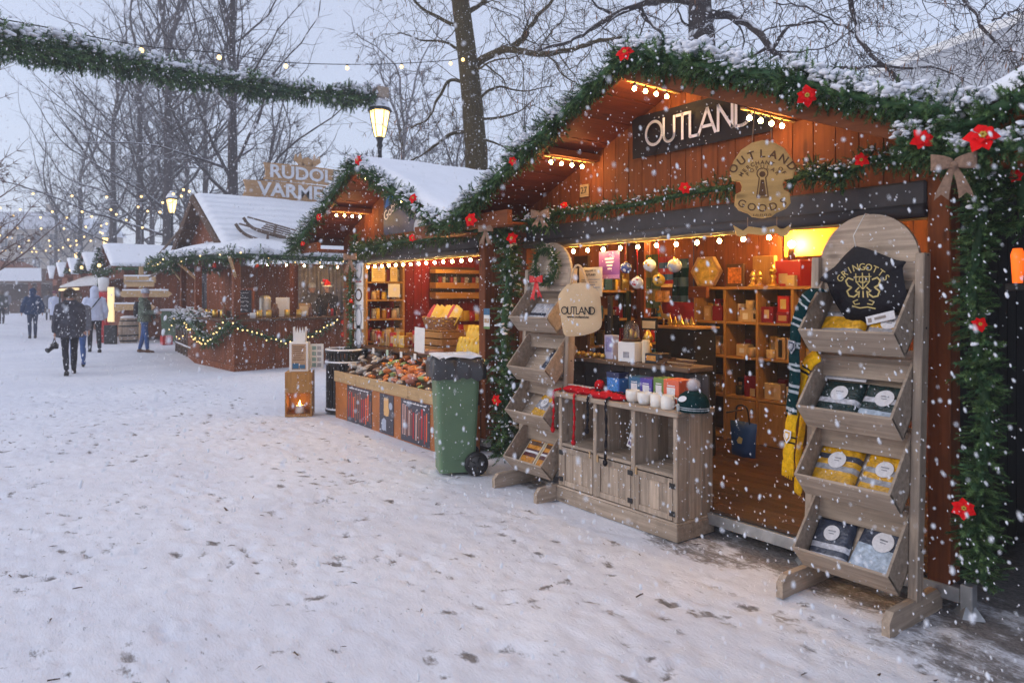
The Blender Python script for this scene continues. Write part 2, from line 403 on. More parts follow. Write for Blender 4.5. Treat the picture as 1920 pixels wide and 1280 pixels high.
def person(pos, facing, h, label, coat, trousers, shoes, stride=.35, bend=.5, arms=((.25, .2), (-.25, .2)), out=(.12, .12), hem=.80, head='bare', headm=None, bulk=1.0, voxel=.016, flip=1, face=False, hoodm=None, group='people walking along the snowy path', headyaw=0.0, gloves=None, seed=0, skirt=1.0):
    fv = Vector(facing).normalized(); M = Matrix(((fv.y, fv.x, 0, pos[0]), (-fv.x, fv.y, 0, pos[1]), (0, 0, 1, pos[2]), (0, 0, 0, 1)))
    s = h / 1.75; t = thing('person', label, 'person', M=M, group=group)
    S_ = Matrix.Diagonal((s, s, s, 1)); b = MB(); feet = []; legs = []
    for sd in (-1, 1):
        fwd = sd * flip > 0; sw = stride if fwd else -stride * .9; bd = .08 if fwd else bend * stride * 1.6
        hip = Vector((sd * .085, 0, .92)); kn = hip + Vector((sd * .012, math.sin(sw), -math.cos(sw))) * .43; an = kn + Vector((0, math.sin(sw - bd), -math.cos(sw - bd))) * .41; legs.append((hip, kn, an, sw, bd))
    low = min(l[2].z for l in legs) - .085; dz = Vector((0, 0, -low))
    up = dz.z
    for hip, kn, an, sw, bd in legs:
        hip, kn, an = hip + dz, kn + dz, an + dz; b.tube([hip + Vector((0, 0, .06)), hip, hip.lerp(kn, .5), kn, kn.lerp(an, .35), an], [.10, .098, .078, .060, .062, .046], 12)
        pitch = -.0 if an.z < .10 else -.55; d = Vector((0, math.cos(pitch), math.sin(pitch))); heel = an + Vector((0, -.045, -.045)); b.tube([heel - d * .02, heel + d * .03, heel + d * .12 + Vector((0, 0, -.012)), heel + d * .22 + Vector((0, 0, -.018))], [.030, .048, .046, .030], 10)
    loft(b, [(0, 0, .86 + up, .13, .10), (0, 0, .98 + up, .16, .115), (0, 0, 1.12 + up, .145, .10), (0, .01, 1.30 + up, .175, .115), (0, 0, 1.42 + up, .16, .09), (0, 0, 1.48 + up, .07, .06)])
    b.tube([(0, -.01, 1.42 + up), (0, .0, 1.56 + up)], [.062, .056], 12); hc = Vector((0, .02, 1.635 + up)); HY_ = RZ(headyaw); hp = lambda v: hc + (HY_ @ Vector(v))
    b.ball(hp((0, 0, .02)), (.077, .092, .098), 3); b.ball(hp((0, .022, -.045)), (.058, .066, .062), 3); b.ball(hp((0, .098, -.012)), (.013, .018, .02), 2); b.ball(hp((0, .078, -.085)), (.026, .022, .02), 2)
    for sd in (-1, 1): b.ball(hp((sd * .079, -.005, -.005)), (.012, .022, .03), 2)
    cb_ = MB(); W = []
    for i, sd in enumerate((-1, 1)):
        sw, el = arms[i]; sh = Vector((sd * .175, -.005, 1.405 + up)); d1 = Vector((sd * out[i], math.sin(sw), -math.cos(sw))).normalized(); e = sh + d1 * .29; d2 = Vector((sd * (out[i] * .2 - max(0, el - .9) * .35), math.sin(sw + el), -math.cos(sw + el))).normalized(); w_ = e + d2 * .25
        b.tube([sh, e, w_], [.05, .042, .028], 10); hnd = w_ + d2 * .045; W.append((w_, d2))
        b.ball(tuple(hnd), (.026, .034, .044), 2); lat = d2.cross(Vector((sd, 0, 0))).normalized(); inn = Vector((-sd, 0, 0)) * .4
        for q in range(4): r0 = hnd + lat * (-.03 + .02 * q) + d2 * .03; L = (.055, .065, .062, .048)[q]; b.tube([r0, r0 + (d2 + inn * .25) * L * .55, r0 + (d2 + inn) * L], [.0105, .0098, .0082], 7)
        b.tube([hnd + lat * .028, hnd + lat * .045 + d2 * .03, hnd + lat * .042 + d2 * .055 + inn * .02], [.0115, .0105, .009], 7)
        k = bulk; cb_.tube([sh + Vector((-sd * .05, 0, .02)), sh, sh.lerp(e, .5), e, e.lerp(w_, .5), w_ - d2 * .005], [.075 * k, .088 * k, .080 * k, .068 * k, .062 * k, .052 * k], 12)
    k = bulk; sk_ = skirt
    loft(cb_, [(0, 0, hem + up * 1, .20 * k * sk_, .155 * k * sk_), (0, 0, hem + .03 + up, .212 * k * sk_, .165 * k * sk_), (0, -.005, (hem + 1.1) / 2 + up, .205 * k, .158 * k), (0, 0, 1.12 + up, .195 * k, .150 * k), (0, .0, 1.28 + up, .215 * k, .155 * k), (0, -.01, 1.40 + up, .195 * k, .125 * k), (0, -.01, 1.465 + up, .115, .095), (0, 0, 1.53 + up, .078, .08)])
    if hoodm == 'down': cb_.tube([(-.12, .03, 1.49 + up), (-.09, -.07, 1.50 + up), (0, -.11, 1.485 + up), (.09, -.07, 1.50 + up), (.12, .03, 1.49 + up)], [.03, .05, .06, .05, .03], 10)
    if hoodm == 'up': cb_.ball((0, -.018, 1.655 + up), (.108, .118, .135), 3); cb_.tube([(0, -.03, 1.48 + up), (0, -.03, 1.6 + up)], [.11, .1], 12)
    for X in (b, cb_): X.V = [v * s for v in X.V]; X.V = [v @ np.array(M)[:3, :3].T + np.array(M)[:3, 3] for v in X.V]
    zz = lambda c: c.z / s
    pick = lambda c: 2 if zz(c) < .105 + up * .5 and zz(c) < .16 else (1 if zz(c) < 1.0 + up and abs(c.x / s) < .2 and not any((c / s - w[0]).length < .13 for w in W) else (3 if gloves and any((c / s - w[0]).length < .17 for w in W) else 0))
    fuse(b, 'body', [M_skin, trousers, shoes, gloves or M_skin], t, voxel * .75, pick, 3)
    fuse(cb_, 'coat', [coat], t, voxel, None, 5, .010 * s, 13)
    H = M @ S_
    if face or head in ('santa', 'beanie'):
        b = MB(); [b.ball(hp((sd * .030, .079, .012)), (.0105, .008, .008), 2, 0, H) for sd in (-1, 1)]; b.build('eyes', M_eye, t); b = MB(); b.ball(hp((0, .083, -.052)), (.022, .008, .006), 2, 0, H); b.build('mouth', M_lip, t)
    if head == 'beanie': b = MB(H @ T(*hc) @ HY_); b.lathe([(.092, .02), (.100, .03), (.100, .07), (.094, .10), (.072, .135), (.035, .155), (0, .158)], 20, cap=(True, False), sy=1.12); b.build('knitted_hat', headm, t)
    if head == 'hair': b = MB(H); b.ball(hp((0, -.018, .03)), (.092, .098, .105), 3); b.ball(hp((0, -.05, -.07)), (.075, .05, .09), 2); fuse(b, 'hair', [headm], t, .012 * s, None, 2, .006, 30)
    if head == 'fur':
        b = MB(H); r_ = np.random.default_rng(seed); d = r_.normal(size=(900, 3)); d /= np.linalg.norm(d, axis=1, keepdims=True); d = d[d[:, 2] > -.55]; c = np.array(hp((0, -.01, .035))); q = c + d * np.array((.095, .108, .10)); A = np.array(H); q = q @ A[:3, :3].T + A[:3, 3]; tv = np.array([(-.012, 0, -.01), (.012, 0, -.01), (0, 0, .032)]) * s; b2 = MB(); scatter(b2, tv, [(0, 1, 2)], q, rotz_to(d @ A[:3, :3].T, r_.uniform(0, 6, len(q))), np.ones(len(q))); v, f = ICO[2]; b.add(v * np.array((.098, .11, .103)) + c, f, 0, True); b2.V += b.V; b2.F += [[i + b2.n for i in x] for x in b.F]; b2.I += b.I; b2.S += b.S; b2.n += b.n; b2.build('fur_hat', headm, t)
    if head == 'santa':
        b = MB(H @ T(*hc) @ HY_); b.tube([(0, -.01, .06), (0, -.02, .12), (.02, -.04, .18), (.07, -.06, .20), (.11, -.07, .16)], [.098, .085, .06, .035, .015], 14); b.build('santa_hat', mat('red_felt', (.55, .01, .015), .85), t); b = MB(H @ T(*hc) @ HY_); b.tube([(.098 * math.cos(a), .108 * math.sin(a) - .01, .055) for a in [2 * PI * i / 20 for i in range(20)]], .026, 8, closed=True); b.ball((.115, -.07, .14), .03, 2); b.build('hat_trim', mat('white_fluff', (.78, .77, .75), .95), t)
    return t, M @ S_, up, W
away = (-1, .05, 0)
dark = cloth('charcoal_wool', (.052, .050, .062), .5, 9); jean = cloth('blue_denim', (.045, .10, .26)); blackc = cloth('black_trousers', (.018, .018, .024), .5, 12); boot = cloth('dark_boots', (.03, .025, .02)); whitec = cloth('pale_blue_white_shell', (.62, .66, .80), .06); navy = cloth('navy_shell', (.014, .040, .105)); brownb = cloth('brown_leather_boots', (.14, .065, .03))
camo = mat('camouflage_cloth', (.11, .14, .10), .9, .75, 14); fur = mat('brown_fur', (.16, .115, .085), .95, .5, 30); greyj = cloth('grey_jacket', (.14, .14, .16)); greyw = cloth('pale_grey_knit', (.45, .48, .58)); plum = cloth('plum_hat', (.18, .03, .05))
t, Mp, up, W = person(G(131, 702), (-1, -.02, 0), 1.68, 'person in a charcoal coat and brown fur hat walking away with a camera in hand', dark, blackc, boot, .26, .7, ((-.05, .12), (.15, .2)), (.26, .18), .78, 'fur', fur, 1.10, .014, 1, hoodm='down', seed=2, skirt=1.08)
wp = Mp @ (W[0][0] + W[0][1] * .10); cmr = thing('camera', 'black camera with lens and loose strap hanging from the hand of the person in charcoal', 'camera', tuple(wp - Vector((0, 0, .16))), .5)
b = MB(T(*(wp - Vector((0, 0, .16)))) @ RZ(.5)); b.bx(-.075, .075, -.04, .04, -.05, .05, .015); b.bx(-.03, .03, -.03, .035, .05, .078, .008); b.build('camera_body', M_black, cmr); b = MB(T(*(wp - Vector((0, 0, .16)))) @ RZ(.5) @ RX(PI / 2 + .5)); b.lathe([(.037, .03), (.042, .05), (.042, .13), (.05, .14), (.05, .17), (.04, .17)], 16); b.build('lens', M_black, cmr)
b = MB(); c_ = wp - Vector((0, 0, .16)); b.tube(catmull([c_ + Vector((.07, .03, .04)), wp + Vector((.01, 0, -.02)), wp + Vector((0, 0, .02)), c_ + Vector((-.06, -.03, .05)), c_ + Vector((-.12, -.06, -.04)), c_ + Vector((-.13, -.05, -.10))], 6), .008, 5); b.build('strap', M_black, cmr)
person(G(146, 686), (-1, .05, 0), 1.66, 'person in blue jeans mostly hidden behind the charcoal coat', greyj, jean, boot, .42, .7, hem=.86, head='hair', headm=fur, voxel=.02, flip=-1)
t, Mp, up, W = person(G(177, 660), (-1, .0, 0), 1.78, 'person in a white hooded jacket with a dark strap across the back', whitec, blackc, boot, .22, .7, ((.15, .9), (-.1, .7)), (.3, .3), .86, 'bare', None, 1.14, .015, -1, hoodm='up')
b = MB(Mp); b.tube(catmull([(.17, .02, 1.48 + up), (.10, -.13, 1.44 + up), (-.05, -.19, 1.24 + up), (-.20, -.14, 1.04 + up), (-.235, .0, .96 + up)], 6), .014, 6); b.build('cross_strap', M_dark, t)
t, Mp, up, W = person(G(271, 661), tuple(RT + Vector((0, .5, 0))), 1.70, 'person in a camouflage jacket and pale beanie standing with a brown bag', camo, jean, brownb, .16, .3, ((.2, .5), (.4, 1.1)), (.2, .15), .86, 'beanie', greyw, 1.06, .015, 1, hoodm='down', face=True)
b = MB(Mp); b.V = []; loft(b, [(0, -.17, 1.0 + up, .12, .08), (0, -.18, 1.06 + up, .145, .10), (0, -.18, 1.3 + up, .145, .10), (0, -.16, 1.42 + up, .10, .07)]); o = b.build('backpack', blackc, t)
bp = Mp @ Vector((-.27, .05, .93 + up)); bg_ = thing('shoulder_bag', 'brown leather shoulder bag carried by the person in camouflage', 'bag', tuple(bp), .3); b = MB(T(*bp) @ RZ(.3)); b.pillow([(-.15, -.12), (.15, -.12), (.16, .05), (.12, .12), (-.12, .12), (-.16, .05)], .06, RX(PI / 2)); b.build('bag', cloth('tan_leather', (.30, .12, .05)), bg_); b = MB(); b.tube(catmull([bp + Vector((-.1, 0, .1)), Mp @ Vector((-.15, -.02, 1.48 + up)), bp + Vector((.1, .02, .1))], 6), .012, 5); b.build('strap', cloth('tan_leather', None), bg_)
person(G(61, 634), (-1, -.12, 0), 1.76, 'person in a navy hooded jacket walking away with hands in the pockets', navy, cloth('dark_denim', (.03, .045, .09)), boot, .08, .3, ((-.12, .5), (-.12, .5)), (.42, .42), .84, 'hair', navy, 1.16, .018, 1, hoodm='up')
person(G(3, 607), (-1, -.1, 0), 1.76, 'person in a dark jacket at the left picture edge', cloth('dark_olive', (.05, .052, .045), .5, 10), blackc, boot, .2, .4, hem=.84, head='hair', headm=fur, voxel=.025, bulk=1.1)
person(G(103, 614), (-1, 0, 0), 1.7, 'person in a white coat and plum hat half hidden by the charcoal coat', whitec, blackc, boot, .2, .4, hem=.6, head='beanie', headm=plum, voxel=.025)
person(G(91, 600), (-1, .1, 0), 1.74, 'thin dark figure left of the white coat and plum hat', greyj, blackc, boot, .2, .4, head='hair', headm=fur, voxel=.03)
person(G(67, 592), (-1, .1, 0), 1.74, 'person in a blue jacket seen past the navy hood', cloth('mid_blue_shell', (.07, .11, .26)), blackc, boot, .2, .4, head='beanie', headm=navy, voxel=.03)
person(G(29, 581), (-1, .1, 0), 1.75, 'far off person in brown grey clothes on the open path', cloth('taupe_coat', (.13, .11, .11)), greyj, boot, .3, .4, head='hair', headm=fur, voxel=.03)
person(G(13, 590), (-1, -.1, 0), 1.75, 'far off grey person beside the figure at the left edge', greyj, blackc, boot, .25, .4, head='hair', headm=fur, voxel=.03)
for px_, t_, lab, hd, hm, ct_ in ((614, 17.6, 'stall keeper in a red santa hat behind the kiosk counter', 'santa', None, blackc), (585, 18.0, 'stall keeper in a grey beanie beside the santa hat', 'beanie', greyw, greyj)):
    p = atT(px_, 500, t_); person((p.x, p.y, .13), tuple(CAM - Vector((p.x, p.y, 1.6))), 1.70, lab, ct_, blackc, boot, .05, .1, ((.3, .9), (.3, .9)), (.15, .15), .8, hd, hm, 1.0, .02, 1, face=True, group='stall keepers in the kiosk', headyaw=.3)
# ================================================================== world, camera, light
w = bpy.data.worlds.new("World"); scene.world = w; w.use_nodes = True
nt = w.node_tree; bg = nt.nodes['Background']
sky = N(nt, 'ShaderNodeTexSky', sky_type='NISHITA'); sky.sun_disc = False
SUN_EL, SUN_AZ = R(16), R(205)
sky.sun_elevation = SUN_EL; sky.sun_rotation = SUN_AZ; sky.air_density = 1.0; sky.dust_density = 1.5; sky.ozone_density = 2.2
grey = mixc(nt, .60, sky.outputs[0], (4.75, 5.0, 6.15))      # closed snow cloud over the clear sky
nt.links.new(grey, bg.inputs[0]); bg.inputs[1].default_value = .15
sl = bpy.data.lights.new('sun', 'SUN'); so = bpy.data.objects.new('sun', sl); COL.objects.link(so)
sl.energy = .5; sl.angle = R(40); sl.color = (1, .96, .95)
# nishita rotation is clockwise from +Y seen from above
sd = Vector((math.sin(SUN_AZ) * math.cos(SUN_EL), math.cos(SUN_AZ) * math.cos(SUN_EL), math.sin(R(42))))
so.rotation_euler = sd.to_track_quat('Z', 'Y').to_euler()
cam = bpy.data.cameras.new('camera'); co = bpy.data.objects.new('camera', cam); COL.objects.link(co)
co.location = CAM; co.rotation_euler = (PI / 2, 0, YAW); cam.sensor_width = 36; cam.lens = 36 * FPX / 1920
cam.dof.use_dof = True; cam.dof.focus_distance = 5.5; cam.dof.aperture_fstop = 3.2
cam.shift_y = (HY - 640) / 1920; cam.clip_end = 2000; cam.clip_start = .05; scene.camera = co
scene.view_settings.view_transform = 'Standard'; scene.view_settings.look = 'None'; scene.view_settings.gamma = 1; scene.view_settings.exposure = 0.29
scene.cycles.use_denoising = True; scene.cycles.max_bounces = 6; scene.cycles.diffuse_bounces = 3; scene.cycles.glossy_bounces = 2
scene.cycles.transmission_bounces = 4; scene.cycles.volume_bounces = 1; scene.cycles.transparent_max_bounces = 6
scene.cycles.use_light_tree = True; scene.cycles.sample_clamp_indirect = 4; scene.cycles.caustics_reflective = False; scene.cycles.caustics_refractive = False
# ================================================================== ground
def build_ground():
    def axis(lo, hi, step, out_lo, out_hi):
        a = list(np.arange(lo, hi + 1e-6, step)); s = step; x = a[-1]
        while x < out_hi: s *= 1.16; x += s; a.append(x)
        s = step; x = a[0]
        while x > out_lo: s *= 1.16; x -= s; a.insert(0, x)
        return np.array(a)
    xs = axis(-13, -.4, .035, -265, 200); ys = axis(-1.2, 4.6, .035, -200, 265)
    nx, ny = len(xs), len(ys); Xg, Yg = np.meshgrid(xs, ys, indexing='ij'); Z = np.zeros((nx, ny)); Wn = np.zeros((nx, ny))
    nearm = (Xg > -40) & (Xg < 4) & (Yg > -14) & (Yg < 9)
    for i, j in zip(*np.nonzero(nearm)):
        x, y = xs[i], ys[j]
        Z[i, j] = .014 * noise.noise((x * .9, y * 1.5, 0)) + .010 * noise.noise((x * 3.2, y * 5.5, 5)) * max(0, .5 + 1.2 * noise.noise((x * .7, y * .7, 3))) + .006 * max(.2, .5 + noise.noise((x * .9, y * 1.2, 13))) * noise.noise((x * 12, y * 14, 9))
    r = np.random.default_rng(3)
    for k in range(6500):                                   # trodden snow: shoe prints, heel and toe
        x = -14 + 14.5 * r.random(); y = -1.6 + 5.2 * r.random()
        if y > 3.3 and r.random() < .7: continue
        a = PI + r.normal() * .5 if r.random() < .75 else r.uniform(0, 6.28); ca, sa = math.cos(a), math.sin(a)
        dep = .003 + .011 * r.random() ** 2.2; worn = r.random() ** 4 * 1.05
        i0, i1 = np.searchsorted(xs, (x - .26, x + .26)); j0, j1 = np.searchsorted(ys, (y - .26, y + .26))
        if i1 - i0 < 2 or j1 - j0 < 2: continue
        dx = Xg[i0:i1, j0:j1] - x; dy = Yg[i0:i1, j0:j1] - y; u = dx * ca + dy * sa; v = -dx * sa + dy * ca
        for (cu, lu, lv) in ((.05, .085 + .03 * r.random(), .036 + .012 * r.random()), (-.10, .045, .034)):
            if r.random() < .3: continue
            d = np.sqrt(((u - cu) / lu) ** 2 + (v / lv) ** 2)
            Z[i0:i1, j0:j1] -= dep * np.clip(1.25 - d, 0, 1) ** .5 * .8
            Z[i0:i1, j0:j1] += dep * .45 * np.exp(-((d - 1.35) / .25) ** 2)
            edge = np.clip(1.2 - np.abs(d - .9) / .35, 0, 1)
            Wn[i0:i1, j0:j1] = np.maximum(Wn[i0:i1, j0:j1], worn * np.clip(1.1 - d, 0, 1) * .9)
    # trampled slush at the two shop entrances
    def zone(cx, cy, rx, ry, amt):
        q = (np.abs(Xg - cx) < rx * 1.6) & (np.abs(Yg - cy) < ry * 1.6)
        for i, j in zip(*np.nonzero(q)):
            d = math.hypot((xs[i] - cx) / rx, (ys[j] - cy) / ry) + .45 * noise.noise((xs[i] * 3, ys[j] * 3, 2)) + .3 * noise.noise((xs[i] * 11, ys[j] * 11, 4))
            Wn[i, j] = max(Wn[i, j], amt * min(1, max(0, 1.25 - d) * 1.4))
            Z[i, j] += .012 * max(0, min(1, 1.2 - d)) * noise.noise((xs[i] * 21, ys[j] * 21, 0))
    zone(-2.4, 3.92, .85, .30, .95); zone(-1.85, 3.78, .45, .22, .7); zone(-.8, 3.85, .9, .32, .8); zone(-1.1, 3.45, .8, .28, .62); zone(-2.9, 3.62, .5, .2, .6); zone(-4.6, 3.8, .5, .2, .7)
    q = (Yg > 4.12) & (Yg < 6.6); Wn[q & (((Xg > -5.3) & (Xg < 3)) | ((Xg > -9.5) & (Xg < -5.8)))] = .8
    v = np.stack((Xg, Yg, Z - .0), -1).reshape(-1, 3)
    idx = np.arange(nx * ny).reshape(nx, ny)
    f = np.stack((idx[:-1, :-1], idx[1:, :-1], idx[1:, 1:], idx[:-1, 1:]), -1).reshape(-1, 4)
    me = bpy.data.meshes.new('snow_ground'); me.from_pydata(v.tolist(), [], f.tolist()); me.polygons.foreach_set('use_smooth', [True] * len(f))
    at = me.attributes.new('worn', 'FLOAT', 'POINT'); at.data.foreach_set('value', Wn.reshape(-1).astype(np.float32))
    m, nt, p = nmat('trodden_snow'); me.materials.append(m)
    vec = coords(nt); a = N(nt, 'ShaderNodeAttribute', attribute_name='worn')
    st = coords(nt, (1, 2.1, 1))
    big = noise_t(nt, vec, .8, 4); mid = noise_t(nt, st, 6.5, 6, .7); fine = noise_t(nt, st, 34, 5, .7)
    snowc = mixc(nt, mrange(nt, big, .3, .7), (.74, .755, .83), (.87, .88, .93)); snowc = mixc(nt, mrange(nt, mid, .47, .75, 0, .5), snowc, (.60, .61, .67))
    # dirt shows where the snow is worn and the noise is high
    sm = N(nt, 'ShaderNodeMath', operation='ADD'); nt.links.new(fine, sm.inputs[0]); nt.links.new(mid, sm.inputs[1])
    s2 = N(nt, 'ShaderNodeMath', operation='MULTIPLY_ADD'); nt.links.new(a.outputs['Fac'], s2.inputs[0]); s2.inputs[1].default_value = .92; nt.links.new(sm.outputs[0], s2.inputs[2])
    fac = mrange(nt, s2.outputs[0], 1.32, 1.62, 0, .9)
    dirt = mixc(nt, mrange(nt, fine, .4, .6), (.055, .042, .036), (.22, .195, .18))
    fl = mrange(nt, noise_t(nt, coords(nt, (1, 2.7, 1)), 15, 3, .55), .655, .72); patch = mrange(nt, noise_t(nt, vec, 1.3, 3), .40, .62)
    fm = N(nt, 'ShaderNodeMath', operation='MULTIPLY'); nt.links.new(fl, fm.inputs[0]); nt.links.new(patch, fm.inputs[1])
    snowc = mixc(nt, mrange(nt, fm.outputs[0], 0, 1, 0, .75), snowc, (.14, .13, .14))
    nt.links.new(mixc(nt, fac, snowc, dirt), p.inputs['Base Color']); p.inputs['Roughness'].default_value = .72; p.inputs['Specular IOR Level'].default_value = .25
    b = N(nt, 'ShaderNodeBump'); b.inputs['Strength'].default_value = .55; b.inputs['Distance'].default_value = .012
    s3 = N(nt, 'ShaderNodeMath', operation='MULTIPLY_ADD'); nt.links.new(fac, s3.inputs[0]); s3.inputs[1].default_value = -.6
    nt.links.new(sm.outputs[0], s3.inputs[2]); nt.links.new(s3.outputs[0], b.inputs['Height']); nt.links.new(b.outputs[0], p.inputs['Normal'])
    o = bpy.data.objects.new('snow_ground', me); COL.objects.link(o); o['kind'] = 'structure'
build_ground()
# ================================================================== chalet stalls
def snow_slab(name, P0, U, V, th, parent, nu=40, nv=16, seed=0, lump=.3, mats=M_snow, over=.03):
    """snow lying on a sheet P0 + u*U + v*V, with a rounded edge"""
    P0, U, V = Vector(P0), Vector(U), Vector(V); Lu, Lv = U.length, V.length; n = U.cross(V).normalized()
    if n.z < 0: n = -n
    vs = []; f = []
    P0 = P0 - U.normalized() * over - V.normalized() * over; U = U * (1 + 2 * over / Lu); V = V * (1 + 2 * over / Lv)
    cs = lambda t: .5 - .5 * math.cos(PI * t) if False else t
    us = [0, .004, .012, .025] + [.04 + .92 * i / nu for i in range(nu + 1)] + [.975, .988, .996, 1]
    vv = [0, .008, .025, .05] + [.08 + .84 * i / nv for i in range(nv + 1)] + [.95, .975, .992, 1]
    for u in us:
        for v in vv:
            e = min(u * Lu, (1 - u) * Lu, v * Lv, (1 - v) * Lv) / th; q = P0 + U * u + V * v
            h = th * math.sqrt(max(0, 1 - (1 - min(e, 1)) ** 2)) * (1 + lump * noise.noise((q.x * 1.7 + seed, q.y * 1.7, q.z)) + .10 * noise.noise((q.x * 6 + seed, q.y * 6, 1)))
            vs.append((q + n * h)[:])
    a, b = len(us), len(vv)
    for i in range(a - 1):
        for j in range(b - 1): f.append((i * b + j, (i + 1) * b + j, (i + 1) * b + j + 1, i * b + j + 1))
    f.append([i * b for i in range(a)] + [(a - 1) * b + j for j in range(1, b)] + [i * b + b - 1 for i in range(a - 2, -1, -1)] + [j for j in range(b - 2, 0, -1)])
    m = MB(); m.add(vs, f, 0, True); return m.build(name, mats, parent)
def gable(b, xc, half, z0, yf, zr, ze, he, pw=.135, M=None, mi=0, th=.022):
    """upright boards under a gable, each its own plank with a small gap"""
    x = xc - half; top = lambda x: zr - (zr - ze) * abs(x - xc) / he
    while x < xc + half - .01:
        a, c = x + .003, min(x + pw, xc + half) - .003
        poly = [(a, z0), (c, z0), (c, top(c))] + ([(xc, top(xc))] if a < xc < c else []) + [(a, top(a))]
        b.prism(poly, -th / 2, th / 2, FACE((0, yf, 0)), mi); x += pw
def planks(b, x0, x1, z0, z1, M, pw=.135, th=.02, mi=0, along='v'):
    """a boarded panel in the local XY plane of M"""
    if along == 'v':
        x = x0
        while x < x1 - .01:
            b.bx(x + .002, min(x + pw, x1) - .002, z0, z1, -th / 2, th / 2, .003, mi, M); x += pw
    else:
        z = z0
        while z < z1 - .01:
            b.bx(x0, x1, z + .002, min(z + pw, z1) - .002, -th / 2, th / 2, .003, mi, M); z += pw
def bulbmesh(b, p, r=.017, drop=.045, sub=2):
    """socket and round glass bulb hanging below p"""
    b.lathe([(r * .62, 0), (r * .7, -.016), (r * .62, -.022)], 8, T(*p), 0)
    b.ball((p[0], p[1], p[2] - drop), (r, r, r * 1.12), sub, 1)
BULB_DATA = {}
def bulb_child(parent, p, r=.0135, drop=.04, mats=None, name='bulb', sub=2):
    key = (r, drop, id(mats), sub)
    if key not in BULB_DATA:
        b = MB(); bulbmesh(b, (0, 0, 0), r, drop, sub); o = b.build(name, mats or [M_black, M_bulb], origin=(0, 0, 0)); BULB_DATA[key] = o.data; bpy.data.objects.remove(o)
    o = bpy.data.objects.new(name, BULB_DATA[key]); COL.objects.link(o); o.parent = parent
    o.location = WM[parent].inverted() @ Vector(p); WM[o] = WM[parent]; return o
def light_string(pts, bulbs, label, group, mats=None, r=.0135, cable=.004, drop=.04, name='light_string', cat='string lights', cmat=None, batten=None):
    t = thing(name, label, cat, tuple(pts[0]), group=group); b = MB()
    if batten: b.board(pts[0], pts[-1], batten[0], batten[1]); b.build('batten', batten[2], t)
    else: b.tube(pts, cable, 5); b.build('cable', cmat or M_cable, t)
    for p in bulbs: bulb_child(t, p, r, drop, mats)
    return t
